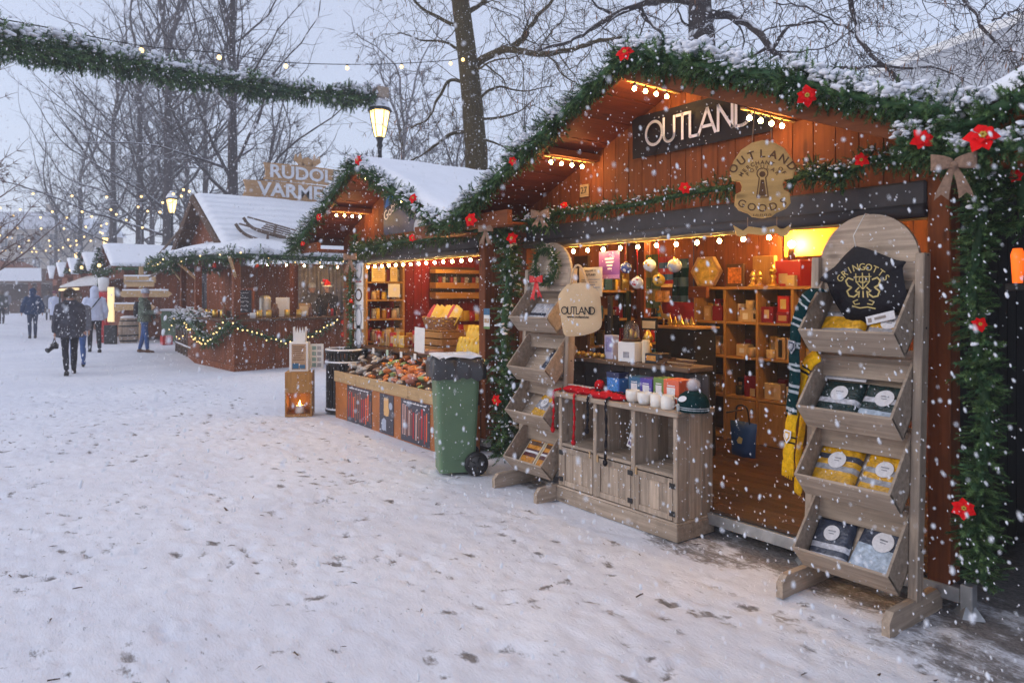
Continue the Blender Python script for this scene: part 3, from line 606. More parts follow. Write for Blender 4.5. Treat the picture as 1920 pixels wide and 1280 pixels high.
def stall(xc, yf, postL, postR, label, back=2.35, detail=True, zr=3.05, ze=2.27, he=1.92, oh=.58, seed=0, cat='market stall', walls=True):
    t = thing('market_stall', label, cat, (xc, yf, 0), group='red wooden chalet stalls of the market')
    y0, yb = yf - oh, yf + back + .2; sl = Vector((he, 0, ze - zr)); th = .05
    for sg in (-1, 1):
        b = MB(); n = 8; d = Vector((sg * he, 0, ze - zr)); nn = Vector((-(ze - zr) * sg, 0, he)).normalized() * sg
        if nn.z < 0: nn = -nn
        for k in range(n):                                   # roof boards running front to back
            a = Vector((xc, 0, zr)) + d * (k / n); c = Vector((xc, 0, zr)) + d * ((k + 1) / n - .004)
            P = [(a.x, a.z), (c.x, c.z), ((c + nn * th).x, (c + nn * th).z), ((a + nn * th).x, (a + nn * th).z)]
            if k == 0: P[3] = (xc, a.z + th * 1.08); P[0] = (xc + sg * .001, a.z)
            b.prism(P, -yb, -y0, FACE((0, 0, 0)))
        ro = b.build('roof', wood('shaded_soffit_wood', (.15, .030, .010), 'Y'), t)  # darker copy of the red wood: the soffit's shade is in the colour
        top = Vector((xc, y0 - .02, zr + .052)) + nn * .004
        snow_slab('roof_snow', top, Vector((0, yb - y0 + .04, 0)), d * 1.015, .115 if sg > 0 else .10, ro, 30, 12, seed + sg, over=.02)
        b = MB(); e0 = Vector((xc, y0 - .0, zr - .012)); b.board(e0, e0 + d, .03, .085, (0, 0, 1)); b.build('barge_board', WR['X'], t)
        b = MB(); xe = xc + sg * he                          # boxed eave return at the front
        b.bx(min(xe, xe - sg * .62), max(xe, xe - sg * .62), y0 + .02, y0 + .07, ze - .12, ze + .0); b.bx(min(xe, xe - sg * .5), max(xe, xe - sg * .5), y0 + .07, yf + .2, ze - .10, ze - .08)
        if sg < 0 or not detail: b.build('eave_board', WR['X'], t)
    b = MB(); gable(b, xc, 1.72, 2.1, yf, zr, ze, he); b.build('gable_boarding', WR['Z'], t)
    for u in (-.445, 0, .455):
        b = MB(); x = xc + u * he; z = zr - (zr - ze) * abs(u) - (.03 if u else .02); b.bx(x - .035, x + .035, y0 + .06, yf + .3, z - .035, z + .02); b.build('purlin', WR['Y'], t)
    for x in (postL, postR):
        b = MB(); b.bx(x - .055, x + .055, yf - .02, yf + .10, .13, 2.2, .006); b.build('post', WR['Z'], t)
    if walls:
        b = MB(); planks(b, postL, postR, .12, 2.25, FACE((0, yf + back, 0))); b.build('back_wall', WR['Z'] if detail else wood('crimson_boards', (.20, .010, .010), 'Z'), t)
        for x, mm in ((postL - .02, WR['Z'] if detail else wood('crimson_boards', (.20, .010, .010), 'Z')), (postR + .02, wood('shade_dark_boards', (.012, .010, .011), 'Z') if detail else WR['Z'])):  # right wall made near-black: the gap's shade is put into the colour
            b = MB(); planks(b, yf + .12, yf + back, .12, 2.25, frame((x, 0, 0), (0, 1, 0), (0, 0, 1))); b.build('side_wall', mm, t)
        b = MB(); planks(b, postL, postR, yf + .1, yf + back, T(0, 0, 2.24), along='h'); b.build('ceiling', WR['X'], t)
        b = MB(); planks(b, postL, postR, yf + .0, yf + back, T(0, 0, .15), along='h'); b.build('floor', WD['X'], t)
        b = MB(); b.bx(postL - .08, postR + .10, yf - .025, yf + .03, .06, .135, .004); b.build('base_rail', M_steel, t)
        b = MB(); b.bx(postL + .058, postR - .058, yf - .03, yf + .09, 2.0, 2.185, .01); b.tube([(postL + .06, yf - .035, 2.03), (postR - .06, yf - .035, 2.03)], .035, 10); b.build('awning_box', M_blind, t)
    return t
X1, Y1 = -3.28, 3.93; PL1, PR1 = -5.08, -1.615
S1 = stall(X1, Y1, PL1, PR1, 'red wooden stall with OUTLAND banner under its garlanded gable', seed=1)
X2, Y2 = -7.70, 4.10; PL2, PR2 = -9.35, -5.98
S2 = stall(X2, Y2, PL2, PR2, 'red wooden stall of sweets with snowy roof behind the green wheelie bin', seed=5, detail=False)
S0 = stall(.62, 3.93, -1.12, 3.0, 'dark stall end beside the burlap bow at the picture edge', seed=9, walls=False)
# near-black boards stand in for the nearest stall's dark interior, behind its garland
b = MB(); planks(b, -1.16, 3.0, .15, 2.2, FACE((0, 4.25, 0))); b.build('shade_boards', wood('shade_dark_boards', None, 'Z'), S0)
b = MB(); planks(b, 4.0, 6.3, .15, 2.2, frame((-1.18, 0, 0), (0, 1, 0), (0, 0, 1))); b.build('side_wall', wood('shade_dark_boards', None, 'Z'), S0)
# support feet of stall 1
for x in (PR1 + .13, -2.35, PL1 + .1):
    b = MB(); b.bx(x - .028, x + .028, Y1 - .03, Y1 + .03, .012, .16, .003); b.lathe([(.075, 0.0), (.07, .012), (.03, .06), (.028, .06)], 4, T(x, Y1, .0), smooth=False); b.build('support_foot', M_steel, S1)
b = MB()                                                      # counter front and counter board, stall 1
planks(b, PL1 + .06, -3.16, .15, 1.03, FACE((0, Y1 + .14, 0)), .15); b.build('counter_front', M_blind, S1)
b = MB(); b.bx(PL1 + .06, -3.25, Y1 + .02, Y1 + .30, 1.045, 1.08, .006); b.build('counter_board', wood('worn_counter_wood', (.20, .13, .085), 'X'), S1)
for i, x in enumerate((-4.93, -4.80)):
    b = MB(); b.bx(x - .05, x + .05, Y1 + 1.2, Y1 + 1.3, .2, 2.2); b.build('inner_post', WR['Z'], S1)
b = MB(); b.bx(PL1 + .01, -4.1, Y1 + 1.302, Y1 + 1.35, 1.56, 1.66); b.build('cross_rail', WR['X'], S1)
# house number
hp = onY(1097, 358, Y1 - .02); b = MB(); b.bx(hp.x - .05, hp.x + .05, hp.y - .012, hp.y, hp.z - .05, hp.z + .05); npl = b.build('number_plate', WP['X'], S1)
text('27', .075, FACE((hp.x, hp.y - .0135, hp.z)), M_dark, npl)
# ---- OUTLAND banner, drawn in thin geometric capitals
def outland(h):
    """strokes and advance for the word, cap height h"""
    L = []; x = 0
    def ell(cx, cy, rx, ry, a0, a1, n=22): return [(cx + rx * math.cos(R(a0 + (a1 - a0) * i / n)), cy + ry * math.sin(R(a0 + (a1 - a0) * i / n))) for i in range(n + 1)]
    L.append(ell(x + .44 * h, .5 * h, .43 * h, .47 * h, 0, 360, 28)); x += .96 * h
    L.append([(x, h), (x, .32 * h)] + ell(x + .27 * h, .32 * h, .27 * h, .29 * h, 180, 360, 12) + [(x + .54 * h, h)]); x += .64 * h
    L.append([(x, .97 * h), (x + .62 * h, .97 * h)]); L.append([(x + .31 * h, .97 * h), (x + .31 * h, 0)]); x += .68 * h
    L.append([(x, h), (x, .03 * h), (x + .42 * h, .03 * h)]); x += .40 * h
    L.append([(x, 0), (x + .42 * h, .97 * h), (x + .80 * h, 0)]); L.append([(x + .15 * h, .30 * h), (x + .66 * h, .30 * h)]); x += .92 * h
    L.append([(x, 0), (x, .97 * h), (x + .62 * h, .04 * h), (x + .62 * h, h)]); x += .78 * h
    L.append([(x, .03 * h), (x, .97 * h), (x + .2 * h, .97 * h)] + ell(x + .2 * h, .5 * h, .46 * h, .47 * h, 90, -90, 16) + [(x, .03 * h)]); x += .66 * h
    return L, x
def outland_mesh(b, h, M, width=.1, depth=.002):
    L, wd = outland(h); b.strokes([[(x - wd / 2, y - h / 2) for x, y in l] for l in L], h * width, 0, depth, M, rnd=True)
pa = onY(1186, 222, Y1 - .05); pb = onY(1186, 299, Y1 - .05); pc = onY(1449, 200, Y1 - .05)
bw, bz = pc.x - pa.x, (pa.z + pb.z) / 2; bh = pa.z - pb.z
bn = thing('banner', 'black banner reading OUTLAND in thin white capitals on the stall gable', 'banner', ((pa.x + pc.x) / 2, Y1 - .05, bz - bh / 2))
b = MB(); vs = []; f = []; nu, nv = 40, 10
for i in range(nu + 1):
    for j in range(nv + 1):
        u, v = i / nu, j / nv; vs.append((pa.x + bw * u, Y1 - .05 - .012 * noise.noise((u * 5, v * 3, 1)) , bz - bh / 2 + bh * v))
for i in range(nu):
    for j in range(nv): f.append((i * (nv + 1) + j, (i + 1) * (nv + 1) + j, (i + 1) * (nv + 1) + j + 1, i * (nv + 1) + j + 1))
b.add(vs, f, 0, True); b.build('banner_cloth', mat('banner_vinyl', (.016, .013, .018), .6, .1, spec=.2), bn)
b = MB(); outland_mesh(b, .175, FACE((pa.x + bw * .505, Y1 - .067, bz + .0)), .115, .002); b.build('lettering', mat('banner_lettering', (.86, .83, .92), .7, .03, spec=.1), bn)
# ---- carved hanging sign with keyhole
hs = Vector((-2.36, 3.42, 0)); sc_ = onY(1429, 338, 3.42); hs = sc_
Ms = frame(hs, (.78, .62, 0), (0, 0, 1)); k = .335 / 118
px = lambda x, y: ((x - 1429) * k, (338 - y) * k)
half = [(1429, 262), (1448, 266), (1468, 279), (1482, 300), (1488, 320), (1484, 337), (1470, 339), (1466, 348), (1468, 359), (1478, 364), (1480, 384), (1472, 394), (1455, 401), (1447, 408), (1429, 411)]
out = [px(*p) for p in half] + [px(2858 - x, y) for x, y in half[-2:0:-1]]
sg = thing('hanging_sign', 'carved wooden keyhole-shaped sign hanging on cords under the gable lights', 'sign', M=Ms)
b = MB(); b.prism(out, -.016, .012, Ms); b.prism([(x * .955, y * .955) for x, y in out], .012, .0155, Ms); b.build('sign_board', [wood('sign_wood', (.60, .35, .12), 'X', .16, .05)], sg)
M_burn = mat('burnt_lettering', (.12, .055, .02), .8)
b = MB()
def arctext(b, s, cx, cy, r, a0, a1, size, M, depth=.0012, sx=1, bold=0, flip=False):
    for i, ch in enumerate(s):
        if ch == ' ': continue
        a = a0 + (a1 - a0) * (i / (len(s) - 1)); q = R(a)
        m = M @ T(cx + r * math.cos(q), cy + r * math.sin(q), 0) @ RZ(q - PI / 2 + (PI if flip else 0)); textmb(b, ch, size, m, 0, depth, sx, bold)
Mt = Ms @ T(0, 0, .0160)
arctext(b, 'OUTLAND', 0, -.045, .185, 143, 37, .060, Mt, bold=.0012)
arctext(b, 'MERCHANT OF', 0, -.035, .128, 148, 32, .030, Mt, bold=.0004); arctext(b, 'POPULAR', 0, -.03, .098, 140, 40, .030, Mt)
arctext(b, 'GOODS', 0, .06, .215, 240, 300, .058, Mt, flip=True, bold=.0006); b.strokes([[(x, -.196), (x + .004 * (i % 2), -.184)] for i, x in enumerate([-.045 + .011 * q for q in range(9)])], .003, 0, .001, Mt)
b.strokes([[(-.016, .012), (-.030, -.095), (.030, -.095), (.016, .012)] + arc(0, .035, .028, -55, 235, 16)], .005, 0, .001, Mt)
b.prism([(-.008, .0), (-.02, -.088), (.02, -.088), (.008, .0)], 0, .001, Mt); b.prism(arc(0, .03, .016, 0, 345, 14), 0, .001, Mt)
b.build('carved_lettering', M_burn, sg)
rb = MB(); rp = [(-.15, .02), (-.10, -.012), (-.07, .012), (0, .0), (.07, .012), (.10, -.012), (.15, .02), (.135, -.035), (.10, -.05), (.075, -.028), (0, -.038), (-.075, -.028), (-.10, -.05), (-.135, -.035)]
Mr = Ms @ T(0, -.262, .0); rb.prism(rp, -.006, .006, Mr); rb.build('ribbon_plaque', wood('sign_wood', None, 'X'), sg)
b = MB()
for x in (-.075, .075): b.tube([Ms @ Vector((x, -.20, 0)), Ms @ Vector((x, -.262, 0))], .003, 5); b.tube([Ms @ Vector((x * .7, .19, 0)), Ms @ Vector((x * .5, .40, .0))], .003, 5)
b.build('cord', M_burlap, sg)
# ================================================================== round kiosk with the sledge on its roof
KL = 'octagonal red wooden kiosk under a steep snowy roof with a sledge on it'
KX = -19.2
ki = thing('warming_kiosk', KL, 'kiosk', (KX, 6.5, 0))
def GP(p): return (p.x, p.y)
c0 = G(440, 697); c1 = G(388, 679)
foot = [(c0.x - 2.2, 9.2), (c0.x - .75, 7.4), (c0.x, c0.y), (c1.x, c1.y - .25), (c0.x - 7.0, c0.y + .45), (c0.x - 8.2, 7.0)]
def poly_wall(b, pts, z0, z1, off=0, M=None, pw=.14, mi=0):
    for (ax, ay), (bx_, by) in zip(pts[:-1], pts[1:]):
        d = Vector((bx_ - ax, by - ay, 0)); L = d.length
        planks(b, 0, L, z0, z1, frame((ax, ay, 0), d, (0, 0, 1)), pw, .03, mi)
fp = foot[::-1]
b = MB(); poly_wall(b, foot, .14, 1.02); b.build('counter_front', WR['Z'], ki)
cen = Vector((sum(p[0] for p in foot) / 6, sum(p[1] for p in foot) / 6, 0))
grow = lambda k: [(cen.x + (x - cen.x) * k, cen.y + (y - cen.y) * k) for x, y in foot]
b = MB(); b.prism(grow(1.06), 1.025, 1.07); b.build('counter_top', WD['X'], ki)
b = MB(); b.prism(grow(1.012), .0, .135); b.build('deck', WR['X'], ki)
for x, y in foot[1:5]:
    b = MB(); xx, yy = cen.x + (x - cen.x) * .97, cen.y + (y - cen.y) * .97; b.bx(xx - .07, xx + .07, yy - .07, yy + .07, 1.071, 2.36, .01); b.build('post', WR['Z'], ki)
    b = MB(); q = Vector((cen.x - xx, cen.y - yy, 0)).normalized(); b.board((xx, yy, 1.9), (xx - q.x * .55, yy - q.y * .55, 2.32), .05, .05); b.build('brace', WP['X'], ki)
b = MB()                                                      # grey curtain at the back of the bar
for k in range(90):
    u = k / 89; xx, yy = c0.x - 2.6, 6.5 + 3.0 * u; b.tube([(xx + .05 * math.sin(k * 1.9), yy, 1.1), (xx + .05 * math.sin(k * 1.9), yy, 2.3)], .045, 5)
b.build('curtain', mat('grey_curtain', (.28, .26, .28), .9, .3, 5), ki)
b = MB(); poly_wall(b, [(c0.x - 2.7, 9.6), (c0.x - 2.75, 6.3), (c0.x - 4.0, 5.9), (c0.x - 10.5, 6.2)], 1.075, 2.36); b.build('back_wall', WR['Z'], ki)
eave = [(c0.x - 2.6, 10.3), (c0.x - .55, 7.9), (c0.x + .2, 4.35), (c1.x + .3, c1.y - .85), (c0.x - 6.6, c0.y - .35), (c0.x - 9.0, 7.0)]
apex_z = 2.92
def skirt(name, outer, z0, inner, z1, m, parent, th=.05):
    n = len(outer); b = MB(); vs = [(x, y, z0) for x, y in outer] + [(x, y, z1) for x, y in inner] + [(x, y, z0 + th) for x, y in outer] + [(x, y, z1 + th) for x, y in inner]
    f = []
    for i in range(n - 1): f += [(i, n + i, n + i + 1, i + 1), (2 * n + i, 2 * n + i + 1, 3 * n + i + 1, 3 * n + i), (i, i + 1, 2 * n + i + 1, 2 * n + i)]
    b.add(vs, f); return b.build(name, m, parent)
inner = [(cen.x + (x - cen.x) * .55, cen.y + (y - cen.y) * .55) for x, y in eave]
sk = skirt('skirt_roof', eave, 2.34, inner, 2.72, WD['X'], ki)
e2 = [(cen.x + (x - cen.x) * 1.01, cen.y + (y - cen.y) * 1.01) for x, y in eave]
b = MB(); n = 26; rings = []
vs = []; f = []; P = []
for i in range(len(e2) - 1):
    for k in range(n): u = k / n; P.append(((e2[i][0] * (1 - u) + e2[i + 1][0] * u, e2[i][1] * (1 - u) + e2[i + 1][1] * u), (inner[i][0] * (1 - u) + inner[i + 1][0] * u, inner[i][1] * (1 - u) + inner[i + 1][1] * u)))
P.append((e2[-1], inner[-1])); prof = [(0, 0), (.0, .05), (.01, .09), (.04, .12), (.12, .135), (.3, .14), (.5, .14), (.75, .14), (1, .12)]
for o_, i_ in P:
    for u, h in prof:
        x, y = o_[0] * (1 - u) + i_[0] * u, o_[1] * (1 - u) + i_[1] * u
        vs.append((x, y, 2.40 + .36 * u + h * (1 + .35 * noise.noise((x * 1.3, y * 1.3, 4)))))
m_ = len(prof)
for i in range(len(P) - 1):
    for j in range(m_ - 1): f.append((i * m_ + j, i * m_ + j + 1, (i + 1) * m_ + j + 1, (i + 1) * m_ + j))
b.add(vs, f, 0, True); b.build('roof_snow', M_snow, sk)
# the steep upper roof, gable towards the path
ZR, ZE, HE = 4.02, 2.62, 2.6; yf, yb = 4.35, 10.5
for s_ in (-1, 1):
    b = MB(); d = Vector((s_ * HE, 0, ZE - ZR)); nn = Vector((s_ * (ZR - ZE), 0, HE)).normalized()
    for k in range(10):
        a = Vector((KX, 0, ZR)) + d * (k / 10); c = Vector((KX, 0, ZR)) + d * ((k + 1) / 10 - .003); q = [a, c, c + nn * .07, a + nn * .05]
        b.prism([(p.x, p.z) for p in q], -yb, -yf, FACE((0, 0, 0)))
    ro = b.build('roof', WD['Y'], ki)
    nrow = 9                                                  # snow caught by the shingle courses
    for k in range(nrow):
        pass
    b = MB(); nu, nv = 60, 72; vs = []; f = []
    for i in range(nu + 1):
        for j in range(nv + 1):
            u, v = i / nu, j / nv; q = Vector((KX, yf - .03, ZR)) + d * (v * 1.02) + Vector((0, (yb - yf + .06) * u, 0))
            saw = (v * 9) % 1.0; e = min(1, min(u, 1 - u) * 90, min(v, 1 - v) * 60)
            h = .055 + (.10 + .035 * saw + .03 * noise.noise((q.x * 1.5, q.y * .9, 7)) + .02 * noise.noise((q.x * 6, q.y * 3, 2))) * math.sqrt(e); vs.append((q + nn * h)[:])
    for i in range(nu):
        for j in range(nv): a_ = i * (nv + 1) + j; f.append((a_, a_ + nv + 1, a_ + nv + 2, a_ + 1) if s_ < 0 else (a_, a_ + 1, a_ + nv + 2, a_ + nv + 1))
    b.add(vs, f, 0, True); b.build('roof_snow', M_snow, ro)
    b = MB(); b.board((KX, yf - .04, ZR - .03), (KX + d.x * 1.02, yf - .04, ZR - .03 + d.z * 1.02), .05, .2); b.build('barge_board', WD['X'], ki)
b = MB(); gable(b, KX, HE - .1, 2.62, yf + .35, ZR, ZE, HE); b.build('gable_boarding', WR['Z'], ki)
for q0, q1 in (((-.0, 0, 2.6), (-2.75, -.55, 2.05)), ((-1.1, 0, 3.4), (-3.2, -.5, 2.35)), ((-2.4, 0, 2.75), (-1.5, -.5, 2.2))):
    b = MB(); b.tube([(KX + q0[0], yf + q0[1], q0[2]), (KX + q1[0], yf + q1[1], q1[2])], [.04, .03], 6); b.build('rustic_pole', mat('snowy_bark', (.16, .11, .08), .9, .4, 20, snow=.75), ki)
# roof sign on two planks, facing along the row
def side(o): return frame(o, (0, 1, 0), (0, 0, 1))
ls = onX(458, 369, KX); lw = .47
rs = thing('roof_sign', 'two plank roof sign with white letters RUDOLFS VARMESTUE', 'sign', (KX, ls.y + 1.9, 4.1))
Lp = 3.75; y0 = ls.y
b = MB(); Ms2 = side((KX, 0, 0)); zz = 4.16
b.prism([(y0 - .05, zz - .03), (y0 + .04, zz + .2), (y0 - .03, zz + .42), (y0 + 1.2, zz + .46), (y0 + Lp, zz + .42), (y0 + Lp + .07, zz + .2), (y0 + Lp, zz - .04)], -.03, .03, Ms2); b.build('plank', [wood('sign_brown_wood', (.50, .30, .15), 'Y', .25, .06)], rs)
b = MB(); b.prism([(y0 + .5, zz + .475), (y0 + .56, zz + .7), (y0 + .5, zz + .93), (y0 + 1.8, zz + .95), (y0 + Lp - .5, zz + .91), (y0 + Lp - .43, zz + .7), (y0 + Lp - .5, zz + .475)], -.03, .03, Ms2); b.build('plank', [wood('sign_brown_wood', None)], rs)
M_sl = mat('sign_white', (.74, .74, .76), .7)
text('VARMESTUE', .50, side((KX + .032, y0 + Lp / 2, zz + .2)), M_sl, rs, .02, sx=1.13, bold=.012); text('RUDOLFS', .48, side((KX + .032, y0 + Lp / 2 - .1, zz + .70)), M_sl, rs, .02, sx=1.1, bold=.012)
b = MB()
for s_ in (-1, 1):
    mm = Ms2 @ T(y0 + 1.7 + s_ * .22, zz + .96, 0)
    b.prism([(0, 0), (s_ * .16, .12), (s_ * .12, .30), (s_ * .05, .18), (-s_ * .02, .34), (-s_ * .08, .14), (-s_ * .12, 0)], -.02, .02, mm)
b.prism([(y0 + 1.55, zz + .955), (y0 + 1.57, zz + 1.14), (y0 + 1.7, zz + 1.2), (y0 + 1.83, zz + 1.14), (y0 + 1.85, zz + .955)], -.02, .02, Ms2); b.build('antler_cutout', [wood('sign_brown_wood', None)], rs)
# sledge lying on the roof slope
d = Vector((HE, 0, ZE - ZR)).normalized(); nn = Vector((ZR - ZE, 0, HE)).normalized()
def onroof(px, py):
    r_ = ray(px, py); P0 = Vector((KX, 0, ZR)) + nn * .22; t_ = (P0 - CAM).dot(nn) / r_.dot(nn); return CAM + r_ * t_
s0, s1 = onroof(445, 432), onroof(588, 472)
sx_ = (s1 - s0).normalized(); sy_ = nn.cross(sx_); Ls = (s1 - s0).length
Msl = frame(s0, sx_, sy_)
sl_ = thing('sledge', 'old grey wooden sledge lying on the snowy kiosk roof', 'sledge', M=Msl)
M_sled = wood('sledge_wood', (.17, .12, .09), 'X', .3)
for yy in (-.18, .30):
    b = MB(); pts = [(-.0, yy, .22), (.12, yy, .10), (.32, yy, .02), (.7, yy, -.0), (Ls, yy, 0)]; pts = catmull(pts, 6)
    for a_, c_ in zip(pts[:-1], pts[1:]): b.board(Msl @ a_, Msl @ c_, .06, .055, nn, .005, ext=.006)
    b.build('runner', M_sled, sl_)
for xx in (.75, 1.35, 1.9):
    for yy in (-.18, .30):
        b = MB(); b.board(Msl @ Vector((xx, yy, .02)), Msl @ Vector((xx, yy, .24)), .05, .05, sx_); b.build('stanchion', M_sled, sl_)
for k in range(5):
    b = MB(); yy = -.2 + k * .13; b.board(Msl @ Vector((.08 if k in (0, 4) else .55, yy, .26)), Msl @ Vector((Ls - .25, yy, .26)), .055, .022, nn); b.build('seat_slat', M_sled, sl_)
# eave garland of the kiosk, counter swags, wreath, fence
eg = [(x, y, 2.36) for x, y in [(cen.x + (x - cen.x) * 1.015, cen.y + (y - cen.y) * 1.015) for x, y in eave]]
garland(eg[0:6], .24, 'snowy fir garland with small yellow lights along the kiosk eave', None, 90, 1.3, far=True, seed=21)
sw = [(c0.x + .12, c0.y - .05, .98), (c0.x + .02, c0.y + .55, .72), (c0.x - .12, c0.y + 1.2, .58), (c0.x - .3, c0.y + 1.85, .72), (c0.x - .45, c0.y + 2.4, 1.0)]
garland(catmull(sw, 6), .17, 'drooping fir swag with yellow lights on the red kiosk counter', None, 80, .1, far=True, seed=22)
sw2 = [(c1.x + .15, c1.y - .38, .95), (c1.x + .8, c1.y - .3, .62), (c0.x - .75, c0.y - .25, .6), (c0.x + .08, c0.y - .12, 1.0)]
garland(catmull(sw2, 6), .24, 'fir swag hanging below the kiosk chalkboards at its corner', None, 90, .2, far=True, seed=23)
M_wx = [M_black, M_bulbfar]
def specks(pts, label, group, r=.015):
    return light_string(pts[:2] + pts[2:], pts, label, group, M_wx, r, .003, .01, cat='string lights')
rr = random.Random(4)
specks([Vector(p) + Vector((.10, -.12, rr.uniform(-.1, .08))) for p in resample(eg[1:5], .6)], 'yellow fairy lights scattered in the kiosk eave garland', None)
specks([Vector(p) + Vector((.12, -.05, rr.uniform(-.06, .06))) for p in resample(catmull(sw, 6), .36)], 'yellow fairy lights in the swag on the red kiosk counter', None)
specks([Vector(p) + Vector((.10, -.16, rr.uniform(-.06, .06))) for p in resample(catmull(sw2, 6), .42)], 'yellow fairy lights in the corner swag of the kiosk', None)
wc = Vector((c0.x - .28, c0.y + 2.9, .82)) 
wr = [wc + Vector((-.07 * 0, math.cos(a) * .25, math.sin(a) * .3)) for a in [2 * PI * i / 24 for i in range(25)]]
garland([p + Vector((.2, 0, 0)) for p in wr], .09, 'oval fir wreath hung on the red kiosk counter', None, 90, 0, far=True, seed=24, name='wreath', cat='wreath')
# rail fence with snowy fir branches round the kiosk front
fn = thing('rail_fence', 'low rustic rail fence heaped with snowy fir in front of the kiosk', 'fence', (c1.x - 2, c1.y - .5, 0))
fa = [G(332, 658), G(352, 668), G(374, 678), G(392, 684)]
for i, p in enumerate(resample(fa, .55)):
    b = MB(); b.tube([(p.x, p.y, 0), (p.x + .02, p.y, .85)], [.05, .04], 7); b.build('fence_post', mat('snowy_bark', None), fn)
for z in (.25, .72):
    b = MB(); b.tube([(p.x, p.y - .04, z) for p in resample(fa, .3)], .035, 6); b.build('rail', mat('snowy_bark', None), fn)
garland([Vector((p.x + .1, p.y - .05, z_)) for p, z_ in zip(resample(fa, .4), [1.0, .8, 1.0, .85, 1.0, .9, 1.05, .9, 1, .9, 1, .9, 1, .9, 1, 1, 1, 1, 1, 1])], .27, 'thick snow laden fir branches on the rustic rail fence', None, 80, 2.6, far=True, seed=25)
specks([Vector((p.x + .25, p.y - .25, .45 + .55 * rr.random())) for p in resample(fa, .5)], 'yellow fairy lights among the fir on the rail fence', None)
# chalkboards and menus on the kiosk counter
M_chalk = mat('chalkboard', (.035, .035, .042), .8, .3, 4)
M_chalkw = mat('chalk', (.6, .6, .6), .9)
def board_sign(px, py, wpx, hpx, t_, yaw, label, cat='chalkboard', framed=True, face=M_chalk, lines=0, name='chalkboard', rim=WR):
    p = atT(px, py, t_); k_ = t_ / FPX; W, H = wpx * k_, hpx * k_
    M = T(*p) @ RZ(yaw) @ RX(PI / 2)
    t = thing(name, label, cat, M=M)
    b = MB(); b.bx(-W / 2, W / 2, -H / 2, H / 2, -.012, .0, .002, 0, M); b.build('board', face, t)
    if framed:
        fw = min(W, H) * .1; b = MB()
        for x in (-W / 2, W / 2): b.bx(x - fw / 2, x + fw / 2, -H / 2 - fw / 2, H / 2 + fw / 2, -.02, .02, .004, 0, M)
        for y in (-H / 2, H / 2): b.bx(-W / 2 + fw / 2, W / 2 - fw / 2, y - fw / 2, y + fw / 2, -.02, .02, .004, 0, M)
        b.build('frame', rim['Z'] if isinstance(rim, dict) else rim, t)
    return t, M, W, H
cb, M, W, H = board_sign(455, 565, 40, 46, 15.75, R(48), 'red framed chalkboard with chalk writing on the kiosk counter corner')
b = MB(); R3 = random.Random(2)
for i in range(5):
    x = -W * (.2 + .15 * R3.random()); y = H * (.33 - .17 * i); ln = [(x, y)]
    while x < W * (.2 + .12 * R3.random()): x += W * .022; ln.append((x, y + H * R3.choice((-.035, 0, .035, .02))))
    b.strokes([ln], W * .016, .001, .002, M)
b.build('chalk_scribble', M_chalkw, cb)
cb2, M, W, H = board_sign(375, 555, 24, 48, 17.6, R(20), 'narrow unframed chalkboard hanging in the kiosk front', framed=False)
b = MB(); 
for k in range(9): b.bx(-W * .36, W * (.1 + .25 * rr.random()), H * (.38 - k * .09), H * (.4 - k * .09), .001, .003, 0, 0, M)
b.build('chalk_writing', M_chalkw, cb2)
kpos = lambda px, py, t_: atT(px, py, t_)
for (px_, py_, w_, h_, lab, mt) in ((497, 568, 24, 42, 'tall steel drinks dispenser on the kiosk counter', M_steel), (530, 570, 24, 36, 'white menu sheet stand on the kiosk counter', M_white), (571, 576, 20, 24, 'small wooden box with kraft label on the kiosk counter', WP['Z'])):
    t_ = 16.2 if px_ < 560 else 16.6; p = atT(px_, py_ + h_ / 2, t_); k_ = t_ / FPX
    p.z = 1.071
    tt = thing('counter_item' if False else ('drinks_dispenser' if px_ == 497 else 'menu_stand' if px_ == 530 else 'wooden_box'), lab, 'dispenser' if px_ == 497 else 'menu' if px_ == 530 else 'box', tuple(p), R(50))
    b = MB(T(*p) @ RZ(R(50)));
    if px_ == 497:
        b.lathe([(.13, 0), (.14, .02), (.13, .05), (.13, .42), (.10, .47), (.03, .49)], 16); b.build('tank', M_steel, tt); b = MB(T(*p) @ RZ(R(50))); b.tube([(0, -.13, .09), (0, -.2, .09), (0, -.2, .05)], .012, 6); b.build('tap', M_black, tt)
    else:
        W, H = w_ * k_, h_ * k_; b.bx(-W / 2, W / 2, -.05, .05, 0, H, .008); b.build('body', mt, tt); b = MB(T(*p) @ RZ(R(50)));
        b.bx(-W * .38, W * .38, -.054, -.051, H * .12, H * .8, 0); b.build('label', M_paper if px_ == 530 else M_cream, tt)

